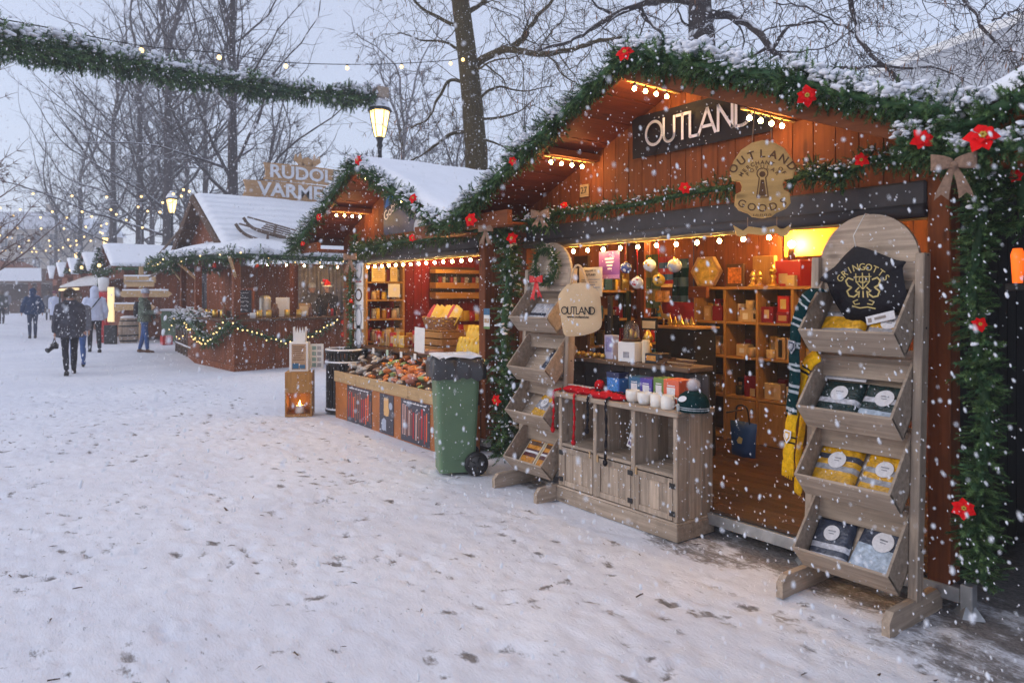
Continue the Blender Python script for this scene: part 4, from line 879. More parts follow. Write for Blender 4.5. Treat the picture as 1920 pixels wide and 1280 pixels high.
light_string([(c0.x - .35, 4.75, 2.28), (c0.x - 1.4, 7.2, 2.28)], [Vector((c0.x - .35 - 1.05 * u, 4.75 + 2.45 * u, 2.27)) for u in (.1, .3, .5, .7, .9)], 'row of warm bulbs under the kiosk skirt roof', None, [M_black, M_bulbin], .018)  # bulbs added to light the kiosk interior and its counter wares
gd = random.Random(3); kinds = [('bottle', M_black, 'dark'), ('bottle', mat('brown_glass', (.16, .06, .02), .2), 'brown'), ('cup', M_white, 'white'), ('tin', M_brass, 'golden'), ('tin', mat('red_paint', (.5, .02, .02), .5), 'red')]
for k in range(24):
    u = (k + .5) / 24; e = (foot[2], foot[1]) if k > 6 else (foot[3], foot[2]); uu = (k - 7) / 17 if k > 6 else k / 7; x = e[0][0] * (1 - uu) + e[1][0] * uu - .28 - .2 * gd.random(); y = e[0][1] * (1 - uu) + e[1][1] * uu + .12 + .2 * gd.random(); nm, mt, cn_ = kinds[gd.randrange(5)]; h_ = {'bottle': .3, 'cup': .12, 'tin': .17}[nm]; b = MB(T(x, y, 1.071))
    b.lathe([(.045, 0), (.05, .01), (.05, h_ * .6), (.018, h_ * .78), (.018, h_)] if nm == 'bottle' else [(.05, 0), (.06, .01), (.06, h_), (.0, h_)], 10); tag(b.build(nm, mt), cn_ + ' ' + nm + ' among the wares on the kiosk counter', nm, cn_ + ' ' + nm + 's on the kiosk counter')
# ================================================================== street lamps
def street_lamp(px, t, label, base=None, bracket=False):
    p = atT(px, 300, t); x, y = p.x, p.y; zl = 4.93
    L = thing('street_lamp', label, 'street lamp', (x, y, 0), group='old lantern street lamps along the stalls')
    b = MB(T(x, y, 0)); b.lathe([(.16, 0), (.16, .25), (.11, .32), (.10, .9), (.07, .98), (.055, 2.0), (.045, zl - .25), (.07, zl - .2), (.05, zl - .12), (.09, zl - .02), (.06, zl)], 12); b.build('pole', M_iron, L)
    b = MB(T(x, y, zl)); b.lathe([(.10, 0), (.13, .1), (.19, .42), (.205, .52), (.20, .55)], 6, smooth=False); b.build('lantern_glass', M_lantern, L)
    b = MB(T(x, y, zl))
    for i in range(6):
        a = PI / 3 * i; ca, sa = math.cos(a), math.sin(a); b.tube([(.105 * ca, .105 * sa, -.01), (.135 * ca, .135 * sa, .1), (.195 * ca, .195 * sa, .42), (.21 * ca, .21 * sa, .55)], .011, 5)
    b.lathe([(.26, .54), (.25, .58), (.16, .70), (.11, .74), (.12, .80), (.05, .86), (.02, .95)], 12); b.build('lantern_frame', M_iron, L)
    b = MB(T(x, y, zl)); b.lathe([(.235, .60), (.17, .73), (.12, .80), (.06, .885), (.0, .93)], 12, cap=(False, False)); b.build('snow_cap', M_snow, L)
    if bracket:
        b = MB(); b.bx(x - .45, x + .2, y - .12, y + .12, zl + .80, zl + 1.02, .01); b.build('timber_beam', WW['X'], L)
    return L
lampspec = [(712, 15.2, 'nearest glowing lantern lamp, rising behind the snowy roof of the sweets stall', True), (322, 29.5, 'lantern lamp standing by the kiosk end of the roofs', False), (197, 50, 'lantern lamp beyond the first white roof past the kiosk', False),
            (143, 68, 'lantern lamp with small fir trees under it', False), (110, 84, 'lantern lamp second from the far end of the lamp row', False), (95, 98, 'farthest lantern lamp of the row, smallest in view', False)]
LAMPS = [street_lamp(px, t, lab, bracket=br) for px, t, lab, br in lampspec]
# ================================================================== bare trees
def M_bark(name, c, snow): return mat(name, c, .9, .45, 14, .6, 50, stretch=(2, 2, .5), snow=snow, spec=.15)
MB_near = M_bark('bark_near', (.055, .043, .040), 1.05); MB_mid = M_bark('bark_mid', (.062, .050, .050), 1.05)
MB_moss = M_bark('mossy_bark', (.070, .050, .018), 1.22)
M_seed = mat('dry_seed', (.22, .10, .045), .8, .4)
def grow(b, p, d, L, r, lev, R_, cfg, mi=0):
    n = max(2, int(L / cfg['seg'])); pts = [p]; rad = [r]; dd = d.copy(); q = p.copy(); kids = []
    for i in range(n):
        w_ = cfg['wig'] * (1 + .3 * lev)
        dd = (dd + Vector((R_.gauss(0, w_), R_.gauss(0, w_), R_.gauss(0, w_) + cfg['up'][min(lev, 4)]))).normalized(); q = q + dd * (L / n); pts.append(q.copy()); rad.append(r * (1 - (1 - cfg['taper']) * (i + 1) / n))
        if lev < cfg['lev'] and i >= n * cfg['clear'][min(lev, 4)]: kids.append((q.copy(), dd.copy(), 1 - (i / n) * .55))
    b.tube(pts, rad, 7 if lev == 0 else (5 if r > .03 else 3), mi, True, False)
    if lev >= cfg['lev']:
        return
    kk = cfg['kids'][min(lev, 4)]
    for j in range(kk):
        if not kids: break
        pp, d0, sc = kids[int((j + R_.random()) / kk * len(kids)) % len(kids)]
        side = d0.orthogonal().normalized(); side.rotate(Matrix.Rotation(R_.uniform(0, 6.28), 3, d0))
        an = R(R_.uniform(*cfg['ang'])); nd = (d0 * math.cos(an) + side * math.sin(an)).normalized()
        grow(b, pp, nd, L * cfg['len'] * sc * R_.uniform(.7, 1.15), max(cfg['rmin'], r * cfg['rk'] * sc), lev + 1, R_, cfg, mi)
    grow(b, q, dd, L * .62, max(cfg['rmin'], rad[-1]), lev + 1, R_, cfg, mi)
CFG_FAR = dict(seg=.55, wig=.085, up=(.05, .06, .04, .03, .0), taper=.5, lev=3, kids=(19, 11, 8, 4, 0), clear=(.32, .12, .08, .1, 0), ang=(30, 62), len=.46, rk=.40, rmin=.011)
def bare_tree(x, y, h, r, seed, label, m=MB_mid, cfg=CFG_FAR, name='bare_tree', group='bare winter trees behind the stalls', lean=(0, 0), **kw):
    c = dict(cfg); c.update(kw); R_ = random.Random(seed); t = thing(name, label, 'tree', (x, y, 0), group=group)
    b = MB(); H = h * .68; n = 9; pts = [Vector((x + lean[0] * H * i / n + .10 * noise.noise((i * .5, seed, 0)), y + lean[1] * H * i / n, H * i / n)) for i in range(n + 1)]
    rad = [r * (1.25 - .25 * min(1, i / 1.2)) * (1 - .62 * i / n) for i in range(n + 1)]
    b.tube(pts, rad, 9, 0, True, False); b.build('trunk', m, t)
    b = MB(); kk = c['kids'][0]
    for j in range(kk):
        i = n * (c['clear'][0] + (1 - c['clear'][0]) * (j + R_.random()) / kk); i0 = min(n - 1, int(i)); p = pts[i0].lerp(pts[i0 + 1], i - i0)
        a = R_.uniform(0, 6.28); el = R(R_.uniform(15, 55)); nd = Vector((math.cos(a) * math.cos(el), math.sin(a) * math.cos(el), math.sin(el)))
        grow(b, p, nd, h * R_.uniform(.18, .33) * (1.15 - .45 * i / n), max(.02, r * .27 * (1.2 - .6 * i / n)), 1, R_, c)
    for j in range(3):
        nd = Vector((R_.gauss(0, .25), R_.gauss(0, .25), 1)).normalized(); grow(b, pts[-1], nd, h * .34, r * .36, 1, R_, c)
    b.build('crown', m, t); return t
# trees far behind the row, from the photograph's left to its right
far = [(150, 62, 17, .30), (212, 50, 20, .32), (262, 44, 21, .30), (315, 40, 22, .36), (350, 52, 20, .28), (385, 47, 20, .27), (436, 31, 19, .32), (105, 72, 14, .25), (285, 64, 22, .3), (505, 54, 17, .24)]
farlab = ['tall bare tree above the second lantern lamp', 'straight bare tree rising over the first white roof past the kiosk', 'bare tree between the second lantern lamp and the kiosk', 'tallest bare tree right behind the kiosk lantern lamp', 'slim bare tree seen above the kiosk gable', 'slim bare tree left of the snowy forked tree', 'snow dusted bare tree forking above the kiosk roof ridge', 'low bare tree beside the pale building', 'pale bare tree far behind the white stall roofs', 'bare tree fading in snow above the roof sign']
for i, (px_, t_, h_, r_) in enumerate(far):
    p = atT(px_, 500, t_); bare_tree(p.x, p.y, h_, r_, 40 + i, farlab[i], rmin=.005 + .00014 * t_, lev=3 if t_ < 68 else 3)
p = atT(755, 500, 34); bare_tree(p.x, p.y, 12.5, .24, 71, 'grey twisted bare tree seen between the lantern and the mossy trunk', m=mat('pale_bark', (.20, .19, .20), .9, .3, snow=1.1), wig=.17, ang=(35, 75), rmin=.02)
p = atT(860, 500, 46); bare_tree(p.x, p.y, 13, .22, 73, 'bare tree fading in snow behind the mossy trunk', rmin=.02)
p = atT(-72, 480, 26); bare_tree(p.x, p.y, 8.6, .22, 77, 'red brown bare tree with hanging seeds at the left picture edge', m=mat('rusty_twigs', (.13, .065, .045), .9, .3, snow=1.3), rmin=.012, kids=(17, 8, 6, 4, 0), up=(.03, .02, .0, -.02, 0))
for i, (px_, t_, h_) in enumerate(((980, 44, 12),)):
    p = atT(px_, 480, t_); bare_tree(p.x, p.y, h_, .24, 90 + i, ['bare tree far behind the gable of the OUTLAND stall, left slope', 'bare tree far behind the gable of the OUTLAND stall, at its peak', 'bare tree before the pale office block'][i], rmin=.016)
CFG_TW = dict(seg=.16, wig=.17, up=(0, -.01, -.03, -.06, -.08), taper=.45, lev=3, kids=(0, 5, 4, 3, 0), clear=(.1, .08, .05, .05, 0), ang=(25, 75), len=.58, rk=.5, rmin=.0052)
def limb_tree(name, label, px_trunk, t_, y_bot, r, limbs, m, seed, trunk_px, seeds=True, tw=1.0):
    """a near tree: the trunk and its main limbs follow their own spread, twigs grow from them"""
    R_ = random.Random(seed); base = atT(px_trunk, 500, t_); base.z = 0
    t = thing(name, label, 'tree', tuple(base), group='bare winter trees behind the stalls')
    b = MB(); tp = [Vector((base.x, base.y, 0))] + [atT(x, y, t_) for x, y in trunk_px]; tp = catmull(tp, 6)
    b.tube(tp, [r * (1.12 - .45 * i / (len(tp) - 1)) for i in range(len(tp))], 14, 0, True, False); b.build('trunk', m, t)
    b = MB(); sb = MB()
    for pts, r0, dt in limbs:
        P = [atT(x, y, t_ + dt * (i / (len(pts) - 1)) + .5 * math.sin(i * 2.1 + seed)) if i else atT(x, y, t_) for i, (x, y) in enumerate(pts)]
        C = catmull(P, 7); C = [c + Vector((noise.noise(c * 2), noise.noise(c * 2 + Vector((9, 0, 0))), noise.noise(c * 2 + Vector((0, 7, 0))))) * .05 for c in C]; n = len(C)
        rad = [max(.010, r0 * .84 * (1 - .78 * i / n)) for i in range(n)]; b.tube(C, rad, 8, 0, True, False)
        Lm = sum((C[i + 1] - C[i]).length for i in range(n - 1)); kk = int(Lm * 3.1 * tw)
        for j in range(kk):
            i = min(n - 2, int(n * (.06 + .94 * (j + R_.random()) / kk))); d0 = (C[i + 1] - C[i]).normalized(); side = d0.orthogonal().normalized(); side.rotate(Matrix.Rotation(R_.uniform(0, 6.28), 3, d0))
            an = R(R_.uniform(30, 80)); nd = (d0 * math.cos(an) + side * math.sin(an) + Vector((0, 0, -.12))).normalized()
            grow(b, C[i], nd, R_.uniform(.6, 1.9), max(.009, rad[i] * R_.uniform(.18, .42)), 1, R_, CFG_TW)
    b.build('crown', m, t)
    if seeds:                                                 # dry hanging seed bunches
        V = np.concatenate(b.V); r2 = np.random.default_rng(seed); q = V[r2.integers(0, len(V), 520)]; q = q + np.array([0, 0, -.05])
        tv = np.array([(0, 0, .07), (.012, 0, -.02), (-.006, .010, -.02), (-.006, -.010, -.02), (0, 0, -.09)]); tf = [(0, 1, 2), (0, 2, 3), (0, 3, 1), (4, 2, 1), (4, 3, 2), (4, 1, 3)]
        scatter(sb, tv, tf, q, rotz_to(np.tile([[0, 0, 1.]], (len(q), 1)) + r2.normal(size=(len(q), 3)) * .15, r2.uniform(0, 6, len(q))), r2.uniform(.5, 1.1, len(q))); stuff(sb.build('dry_seeds', M_seed, t))
    return t
limb_tree('bare_tree', 'mossy dark tree trunk between the lantern and the big gable', 884, 17.5, 310, .275,
          [([(882, 140), (910, 108), (955, 92), (1010, 102), (1060, 96), (1110, 82), (1165, 70)], .13, -3.0), ([(958, 92), (985, 70), (1000, 40), (1030, 8), (1060, -30)], .10, -1.5), ([(880, 60), (800, 20), (740, -40)], .07, 0),
           ([(884, 160), (845, 150), (820, 190), (800, 225), (770, 240)], .06, -1), ([(890, 245), (850, 250), (800, 285), (775, 300)], .07, -1), ([(893, 190), (930, 165), (985, 170), (1040, 160)], .05, 1.5), ([(893, 255), (925, 268), (960, 285)], .05, 0), ([(872, 30), (920, -10), (960, -60)], .08, 2), ([(880, 100), (835, 80), (790, 75), (745, 60)], .05, 1), ([(896, 225), (960, 215), (1000, 190)], .045, 0)],
          MB_moss, 5, [(893, 330), (890, 250), (880, 140), (868, 40), (858, -40), (850, -160)])
limb_tree('bare_tree', 'broad dark tree trunk standing behind the peak of the OUTLAND gable', 1315, 14.5, 95, .265,
          [([(1305, 5), (1250, 0), (1195, 10), (1150, 30), (1110, 55), (1060, 80), (1010, 95)], .10, -2.5), ([(1195, 10), (1215, 35), (1240, 62), (1255, 85)], .07, -.5), ([(1330, 25), (1375, 32), (1420, 60), (1450, 95), (1490, 120), (1530, 148)], .115, -2.0), ([(1450, 90), (1475, 55), (1500, 45), (1540, 42), (1560, 60)], .05, -2),
           ([(1440, 90), (1420, 100), (1395, 112), (1370, 110)], .05, -1), ([(1520, 135), (1600, 126), (1680, 126), (1745, 126), (1800, 148)], .05, -3.0), ([(1335, -20), (1400, -60), (1500, -70), (1585, -25), (1600, 25), (1618, 85), (1660, 130), (1700, 165), (1755, 197)], .085, -4.5), ([(1597, 15), (1592, 70), (1602, 105), (1598, 160)], .032, -4.0), ([(1500, -70), (1700, -60), (1810, 0), (1840, 45), (1880, 90), (1930, 100)], .06, -5),
           ([(1600, 60), (1560, 40), (1500, 10), (1450, 5)], .03, -4), ([(1300, -5), (1260, -40), (1200, -60)], .07, 1), ([(1860, 40), (1900, 20), (1950, 30)], .03, -5), ([(1310, 60), (1280, 40), (1270, 10)], .04, -1), ([(1150, 30), (1120, 10), (1090, -25)], .04, -2)],
          MB_near, 6, [(1316, 120), (1314, 60), (1312, 0), (1308, -80), (1305, -200)], tw=.8)
# ================================================================== far buildings
def facade(t, M, W, H, cols, rows, ww, wh, z0, wallm, framem, glassm, dz, roofm=None, bands=None):
    b = MB(); b.bx(0, W, 0, H, -14, 0, .0, 0, M); b.build('wall', wallm, t)
    for r in range(rows):
        for c in range(cols):
            x = W * (c + .5) / cols; z = z0 + r * dz; fb = MB()
            for s in (-1, 1): fb.bx(x + s * ww / 2 - .06, x + s * ww / 2 + .06, z, z + wh, -.02, .06, 0, 0, M)
            fb.bx(x - ww / 2 - .06, x + ww / 2 + .06, z - .12, z, -.02, .12, 0, 0, M); fb.bx(x - ww / 2 - .06, x + ww / 2 + .06, z + wh, z + wh + .12, -.02, .08, 0, 0, M); fb.bx(x - .03, x + .03, z, z + wh, .0, .04, 0, 0, M)
            w_ = fb.build('window', framem, t); fb = MB(); fb.bx(x - ww / 2 + .06, x + ww / 2 - .06, z, z + wh, -.015, .012, 0, 0, M); fb.build('pane', glassm, w_)
M_glass = mat('dark_glass', (.06, .07, .085), .15, .2, spec=.6); M_beige = mat('beige_render', (.36, .30, .24), .9, .08, .5); M_sill = mat('pale_stone', (.48, .44, .40), .9)
p0 = atT(-160, 560, 88); bt = thing('town_building', 'beige old town building with rows of windows at the end of the path', 'building', (p0.x, p0.y, 0))
Mb = frame((p0.x, p0.y, 0), tuple(RT), (0, 0, 1)); W = 88 * 275 / FPX
facade(bt, Mb, W, 9.5, 9, 3, 1.0, 1.9, 1.0, M_beige, M_sill, M_glass, 3.0)
b = MB(); b.prism([(-.4, 9.5), (W + .4, 9.5), (W * .93, 11.6), (W * .08, 11.6)], -14.3, .4, Mb); ro = b.build('roof', mat('snowy_slate', (.5, .51, .55), .9, .2, snow=.4), bt); b = MB(); b.bx(W * .72, W * .78, 10.6, 13.2, -6, -4.8, .0, 0, Mb); b.build('chimney', M_beige, ro)
p0 = atT(1640, 560, 55); bt = thing('office_building', 'pale modern office block with window bands behind the big tree', 'building', (p0.x, p0.y, 0))
vdir = atT(1990, 560, 42) - p0; vdir.z = 0; Mb = frame((p0.x, p0.y, 0), vdir, (0, 0, 1)); W = vdir.length
M_pale = mat('pale_cladding', (.42, .44, .48), .7, .06, .4)
facade(bt, Mb, W, 18.3, 14, 5, 1.0, 1.5, 1.2, M_pale, M_white, mat('blue_glass', (.14, .17, .22), .2, .2), 3.0)
b = MB(); b.bx(-.3, W + .3, 18.3, 18.9, -14.3, .3, .0, 0, Mb); b.build('parapet', M_white, bt)
p0 = atT(20, 560, 58); ft = thing('far_booth', 'brown market booth with snowy roof far down the path', 'market booth', (p0.x, p0.y, 0))
k_ = 58 / FPX; Mb = frame((p0.x, p0.y, 0), tuple(RT), (0, 0, 1))
b = MB(); b.bx(-2.6, 2.4, .0, 1.0, -2, 0, .02, 0, Mb); b.build('counter', WD['Z'], ft)
b = MB(); b.bx(-2.6, 2.4, .0, 2.4, -2.3, -2.2, .0, 0, Mb); b.build('back_wall', WD['Z'], ft)
for x in (-2.4, 1.6, 2.3): b = MB(); b.bx(x - .12, x + .12, 0, 2.5, -.1, .1, .01, 0, Mb); b.build('post', WR['Z'], ft)
b = MB(); b.prism([(-3.2, 2.45), (2.7, 2.45), (2.7, 3.6), (-.8, 3.62), (-3.2, 3.6)], -2.4, .35, Mb); rf = b.build('roof', mat('roof_boards', (.16, .10, .07), .9), ft)
b = MB(); b.prism([(-3.25, 2.6), (2.75, 2.6), (2.72, 3.65), (-3.2, 3.65)], .352, .42, Mb); b.build('roof_snow', M_snow, rf); b = MB(); b.prism([(-2.2, 3.66), (.9, 3.66), (-.6, 4.25)], -2.4, .3, Mb); b.build('pediment', WR['X'], ft)
# ================================================================== stalls down the row
def far_stall(xc, yf, label, seed, detail=True):
    t = thing('market_stall', label, 'market stall', (xc, yf, 0), group='red wooden chalet stalls of the market'); hw, zr, ze, he, y0, yb = 1.7, 3.2, 2.45, 1.95, yf - .4, yf + 2.8
    for s in (-1, 1):
        d = Vector((s * he, 0, ze - zr)); nn = Vector((s * (zr - ze), 0, he)).normalized(); b = MB()
        q = [Vector((xc, 0, zr)), Vector((xc, 0, zr)) + d, Vector((xc, 0, zr)) + d + nn * .05, Vector((xc, 0, zr)) + Vector((0, 0, .055))]; b.prism([(p.x, p.z) for p in q], -yb, -y0, FACE((0, 0, 0))); ro = b.build('roof', WR['Y'], t)
        snow_slab('roof_snow', Vector((xc, y0, zr + .06)) + nn * .004, Vector((0, yb - y0, 0)), d, .13, ro, 8, 4, seed + s)
    b = MB(); gable(b, xc, hw, 2.1, yf, zr, ze, he, .3); b.build('gable_boarding', WR['Z'], t)
    b = MB(); planks(b, xc - hw, xc + hw, .1, 1.0, FACE((0, yf, 0)), .2); b.build('counter_front', WR['Z'], t)
    b = MB(); b.bx(xc - hw, xc + hw, yf - .15, yf + .4, 1.0, 1.05); b.build('counter_board', WP['X'], t)
    for x in (xc - hw, xc + hw): b = MB(); b.bx(x - .06, x + .06, yf, yf + .12, .1, 2.4); b.build('post', WR['Z'], t)
    for x in (xc - hw, xc + hw): b = MB(); planks(b, yf + .12, yf + 2.3, .1, 2.4, frame((x, 0, 0), (0, 1, 0), (0, 0, 1)), .25); b.build('side_wall', WR['Z'], t)
    b = MB(); planks(b, xc - hw, xc + hw, .1, 2.4, FACE((0, yf + 2.3, 0)), .25); b.build('back_wall', WR['Z'], t)
    return t
fs = [(-28.6, 3.9, 'red stall with wide snowy roof next past the kiosk'), (-35.0, 3.9, 'second red stall past the kiosk, behind the small fir tree'), (-41.2, 3.9, 'third red stall past the kiosk'), (-47.5, 3.9, 'fourth red stall past the kiosk'), (-54, 3.9, 'farthest red stall of the row')]
for i, (x, y, lab) in enumerate(fs): far_stall(x, y, lab, 30 + i)
garland([(-26.6, 3.6, 2.42), (-26.55, 5.2, 2.42), (-26.6, 7, 2.42)], .22, 'thick fir garland under the white roof past the kiosk', None, 60, .5, far=True, seed=61)
garland([(-30.5, 3.5, 2.35), (-28.6, 3.42, 2.3), (-26.7, 3.5, 2.35)], .2, 'fir garland across the front of the stall past the kiosk', None, 60, .5, far=True, seed=62)
garland([(-30.3, 3.55, 2.3), (-30.3, 3.5, .4)], .16, 'fir garland hanging down the post past the kiosk', None, 60, .3, far=True, seed=63)
def fir_tree(p, h, label, seed, lit=None):
    t = thing('fir_tree', label, 'tree', tuple(p), group='small fir trees on the stall eaves'); r = np.random.default_rng(seed); n = 360
    z = r.random(n) ** 1.3; rad = (1 - z) * h * .27 * r.uniform(.55, 1.05, n); a = r.uniform(0, 6.28, n)
    pos = np.stack((np.cos(a) * rad * .5 + p[0], np.sin(a) * rad * .5 + p[1], p[2] + h * (.1 + .86 * z)), 1); d = np.stack((np.cos(a), np.sin(a), np.full(n, -.15) + z * .7), 1)
    b = MB(); tv, tf = TWIGS_FAR[0]; scatter(b, tv, tf, pos, rotz_to(d, r.uniform(0, 6, n)), h * .17 * (1.15 - z * .7)); b.build('crown', M_needle2, t)
    b = MB(T(*p)); b.lathe([(.03, 0), (.012, h * .97)], 6); b.build('trunk', M_stem, t)
    k = r.random(n) < .22; b = MB(); q = pos[k] + d[k] * h * .09; scatter(b, *lump_template(3, 1, .6), q, rotz_to(np.tile([[0, 0, 1.]], (len(q), 1)) + r.normal(size=(len(q), 3)) * .2, r.uniform(0, 6, len(q))), r.uniform(.015, .045, len(q)) * h, smooth=True); stuff(b.build('snow_cover', M_snow, t))
    return t
for i, (px_, yt, yb_, t_) in enumerate(((185, 463, 516, 25.0), (152, 470, 516, 30.5), (131, 480, 516, 36), (114, 487, 517, 43), (104, 492, 517, 50))):
    p = atT(px_, yb_, t_); fir_tree(p, (yb_ - yt) * t_ / FPX, ['nearest and largest small fir tree, by the first white roof past the kiosk', 'second small fir tree along the far eaves', 'third small fir tree along the far eaves', 'fourth small fir tree along the far eaves', 'farthest small fir tree along the eaves'][i], 100 + i)
specks([atT(x, y, t_ - .45) for x, y, t_ in ((186, 497, 25), (153, 501, 30.5), (132, 506, 36), (115, 509, 43))], 'warm bulbs glowing in the small fir trees', None, .06)
# awning and signpost by the far stalls
aw = thing('awning', 'white canvas awning lit underneath in front of the far stalls', 'awning', tuple(G(150, 640))); 
a0, a1, a2, a3 = atT(112, 536, 29), atT(193, 531, 26.5), atT(190, 515, 28.5), atT(160, 518, 31)
b = MB(); b.add([a0[:], a1[:], a2[:], a3[:], (a0 - Vector((0, 0, .06)))[:], (a1 - Vector((0, 0, .06)))[:], (a2 - Vector((0, 0, .06)))[:], (a3 - Vector((0, 0, .06)))[:]], [(0, 1, 2, 3), (7, 6, 5, 4), (0, 4, 5, 1), (1, 5, 6, 2), (2, 6, 7, 3), (3, 7, 4, 0)]); b.build('canvas', mat('canvas', (.72, .70, .68), .9), aw)
M_warm = mat('warm_lit_panel', (1, .8, .4), .4, 0, emit=(1, .74, .34), estr=.6)
b = MB(); b.tube([a0 - Vector((0, 0, .16)), a0.lerp(a1, .45) - Vector((0, 0, .16))], .05, 6); b.build('tube_lamp', M_warm, aw)
for q in (a0, a1): b = MB(); b.tube([(q.x, q.y, 0), (q.x, q.y, q.z - .06)], .035, 7); b.build('pole', M_iron, aw)
pn = thing('nutcracker_post', 'red and white painted figure-like post beside the lit panel', 'post', tuple(G(194, 642))); g = G(194, 642)
b = MB(T(g.x, g.y, 0)); b.lathe([(.2, 0), (.2, .5), (.17, .52), (.17, 1.2), (.22, 1.25), (.2, 1.6), (.1, 1.65)], 12); b.build('body', mat('red_paint', (.5, .02, .02), .5), pn); b = MB(T(g.x, g.y, 1.65)); b.lathe([(.1, 0), (.15, .08), (.15, .22), (.16, .24), (.16, .45), (.02, .48)], 12); b.build('head', M_white, pn)
lp = thing('menu_lightbox', 'tall glowing white menu panel behind the red post', 'light box', tuple(G(207, 648))); g = G(207, 645)
Mf = frame((g.x, g.y, 0), tuple(RT), (0, 0, 1)); b = MB(); b.bx(-.10, .10, .7, 1.8, -.06, 0, .01, 0, Mf); b.build('panel', M_warm, lp); b = MB(); b.bx(-.2, .18, .0, .598, -.08, .02, .01, 0, Mf); b.build('base', M_iron, lp)
# signpost of rough boards over a barrel
g = G(228, 646); tz = lambda y: CAMH + (HY - y) * 21.5 / FPX
sp = thing('signpost', 'rough wooden signpost with arrow boards standing behind the barrel', 'signpost', (g.x, g.y + .5, 0)); gx, gy = g.x, g.y + .55
b = MB(); b.bx(gx - .06, gx + .06, gy - .06, gy + .06, 0, tz(497), .01); b.build('post', WP['Z'], sp)
for (y, w0, w1, h) in ((523, -.45, .55, .2), (532, -.42, .5, .16), (551, -.5, .95, .2), (577, -.95, .42, .19)):
    b = MB(); Mf = frame((gx, gy - .08, tz(y)), tuple(RT), (0, 0, 1)); e = .12; b.prism([(w0, -h / 2), (w1, -h / 2), (w1 + e, 0), (w1, h / 2), (w0, h / 2), (w0 - e, 0)] if abs(w0) > .8 or w1 > .8 else [(w0, -h / 2), (w1, -h / 2), (w1, h / 2), (w0, h / 2)], -.02, .03, Mf); bd = b.build('arrow_board', WP['X'], sp)
    b = MB(); b.bx(w0, w1, h / 2, h / 2 + .05, -.02, .03, .015, 0, Mf); b.build('snow_cap', M_snow, bd)
g = G(228, 643); br = thing('barrel', 'weathered oak barrel with snow on top below the signpost', 'barrel', (g.x, g.y + .2, 0))
b = MB(T(g.x, g.y + .2, 0)); 
for i in range(18):
    a0_, a1_ = 2 * PI * i / 18 + .01, 2 * PI * (i + 1) / 18 - .01; pr = [(.24, 0), (.285, .2), (.30, .4), (.285, .6), (.24, .8)]
    vs = [(r_ * math.cos(a), r_ * math.sin(a), z) for r_, z in pr for a in (a0_, a1_)]; b.add(vs, [(2 * i_, 2 * i_ + 1, 2 * i_ + 3, 2 * i_ + 2) for i_ in range(4)])
b.lathe([(.235, .02), (.275, .2), (.29, .4), (.275, .6), (.232, .78)], 18); b.build('staves', WW['Z'], br)
for z, r_ in ((.08, .262), (.25, .296), (.55, .296), (.72, .262)): b = MB(T(g.x, g.y + .2, z)); b.lathe([(r_, -.025), (r_ + .004, 0), (r_, .025)], 18, cap=(False, False)); b.build('hoop', M_iron, br)
b = MB(T(g.x, g.y + .2, .8)); b.lathe([(.24, 0), (.23, .05), (.15, .075), (0, .08)], 18, cap=(True, False)); b.build('snow_cap', M_snow, br)
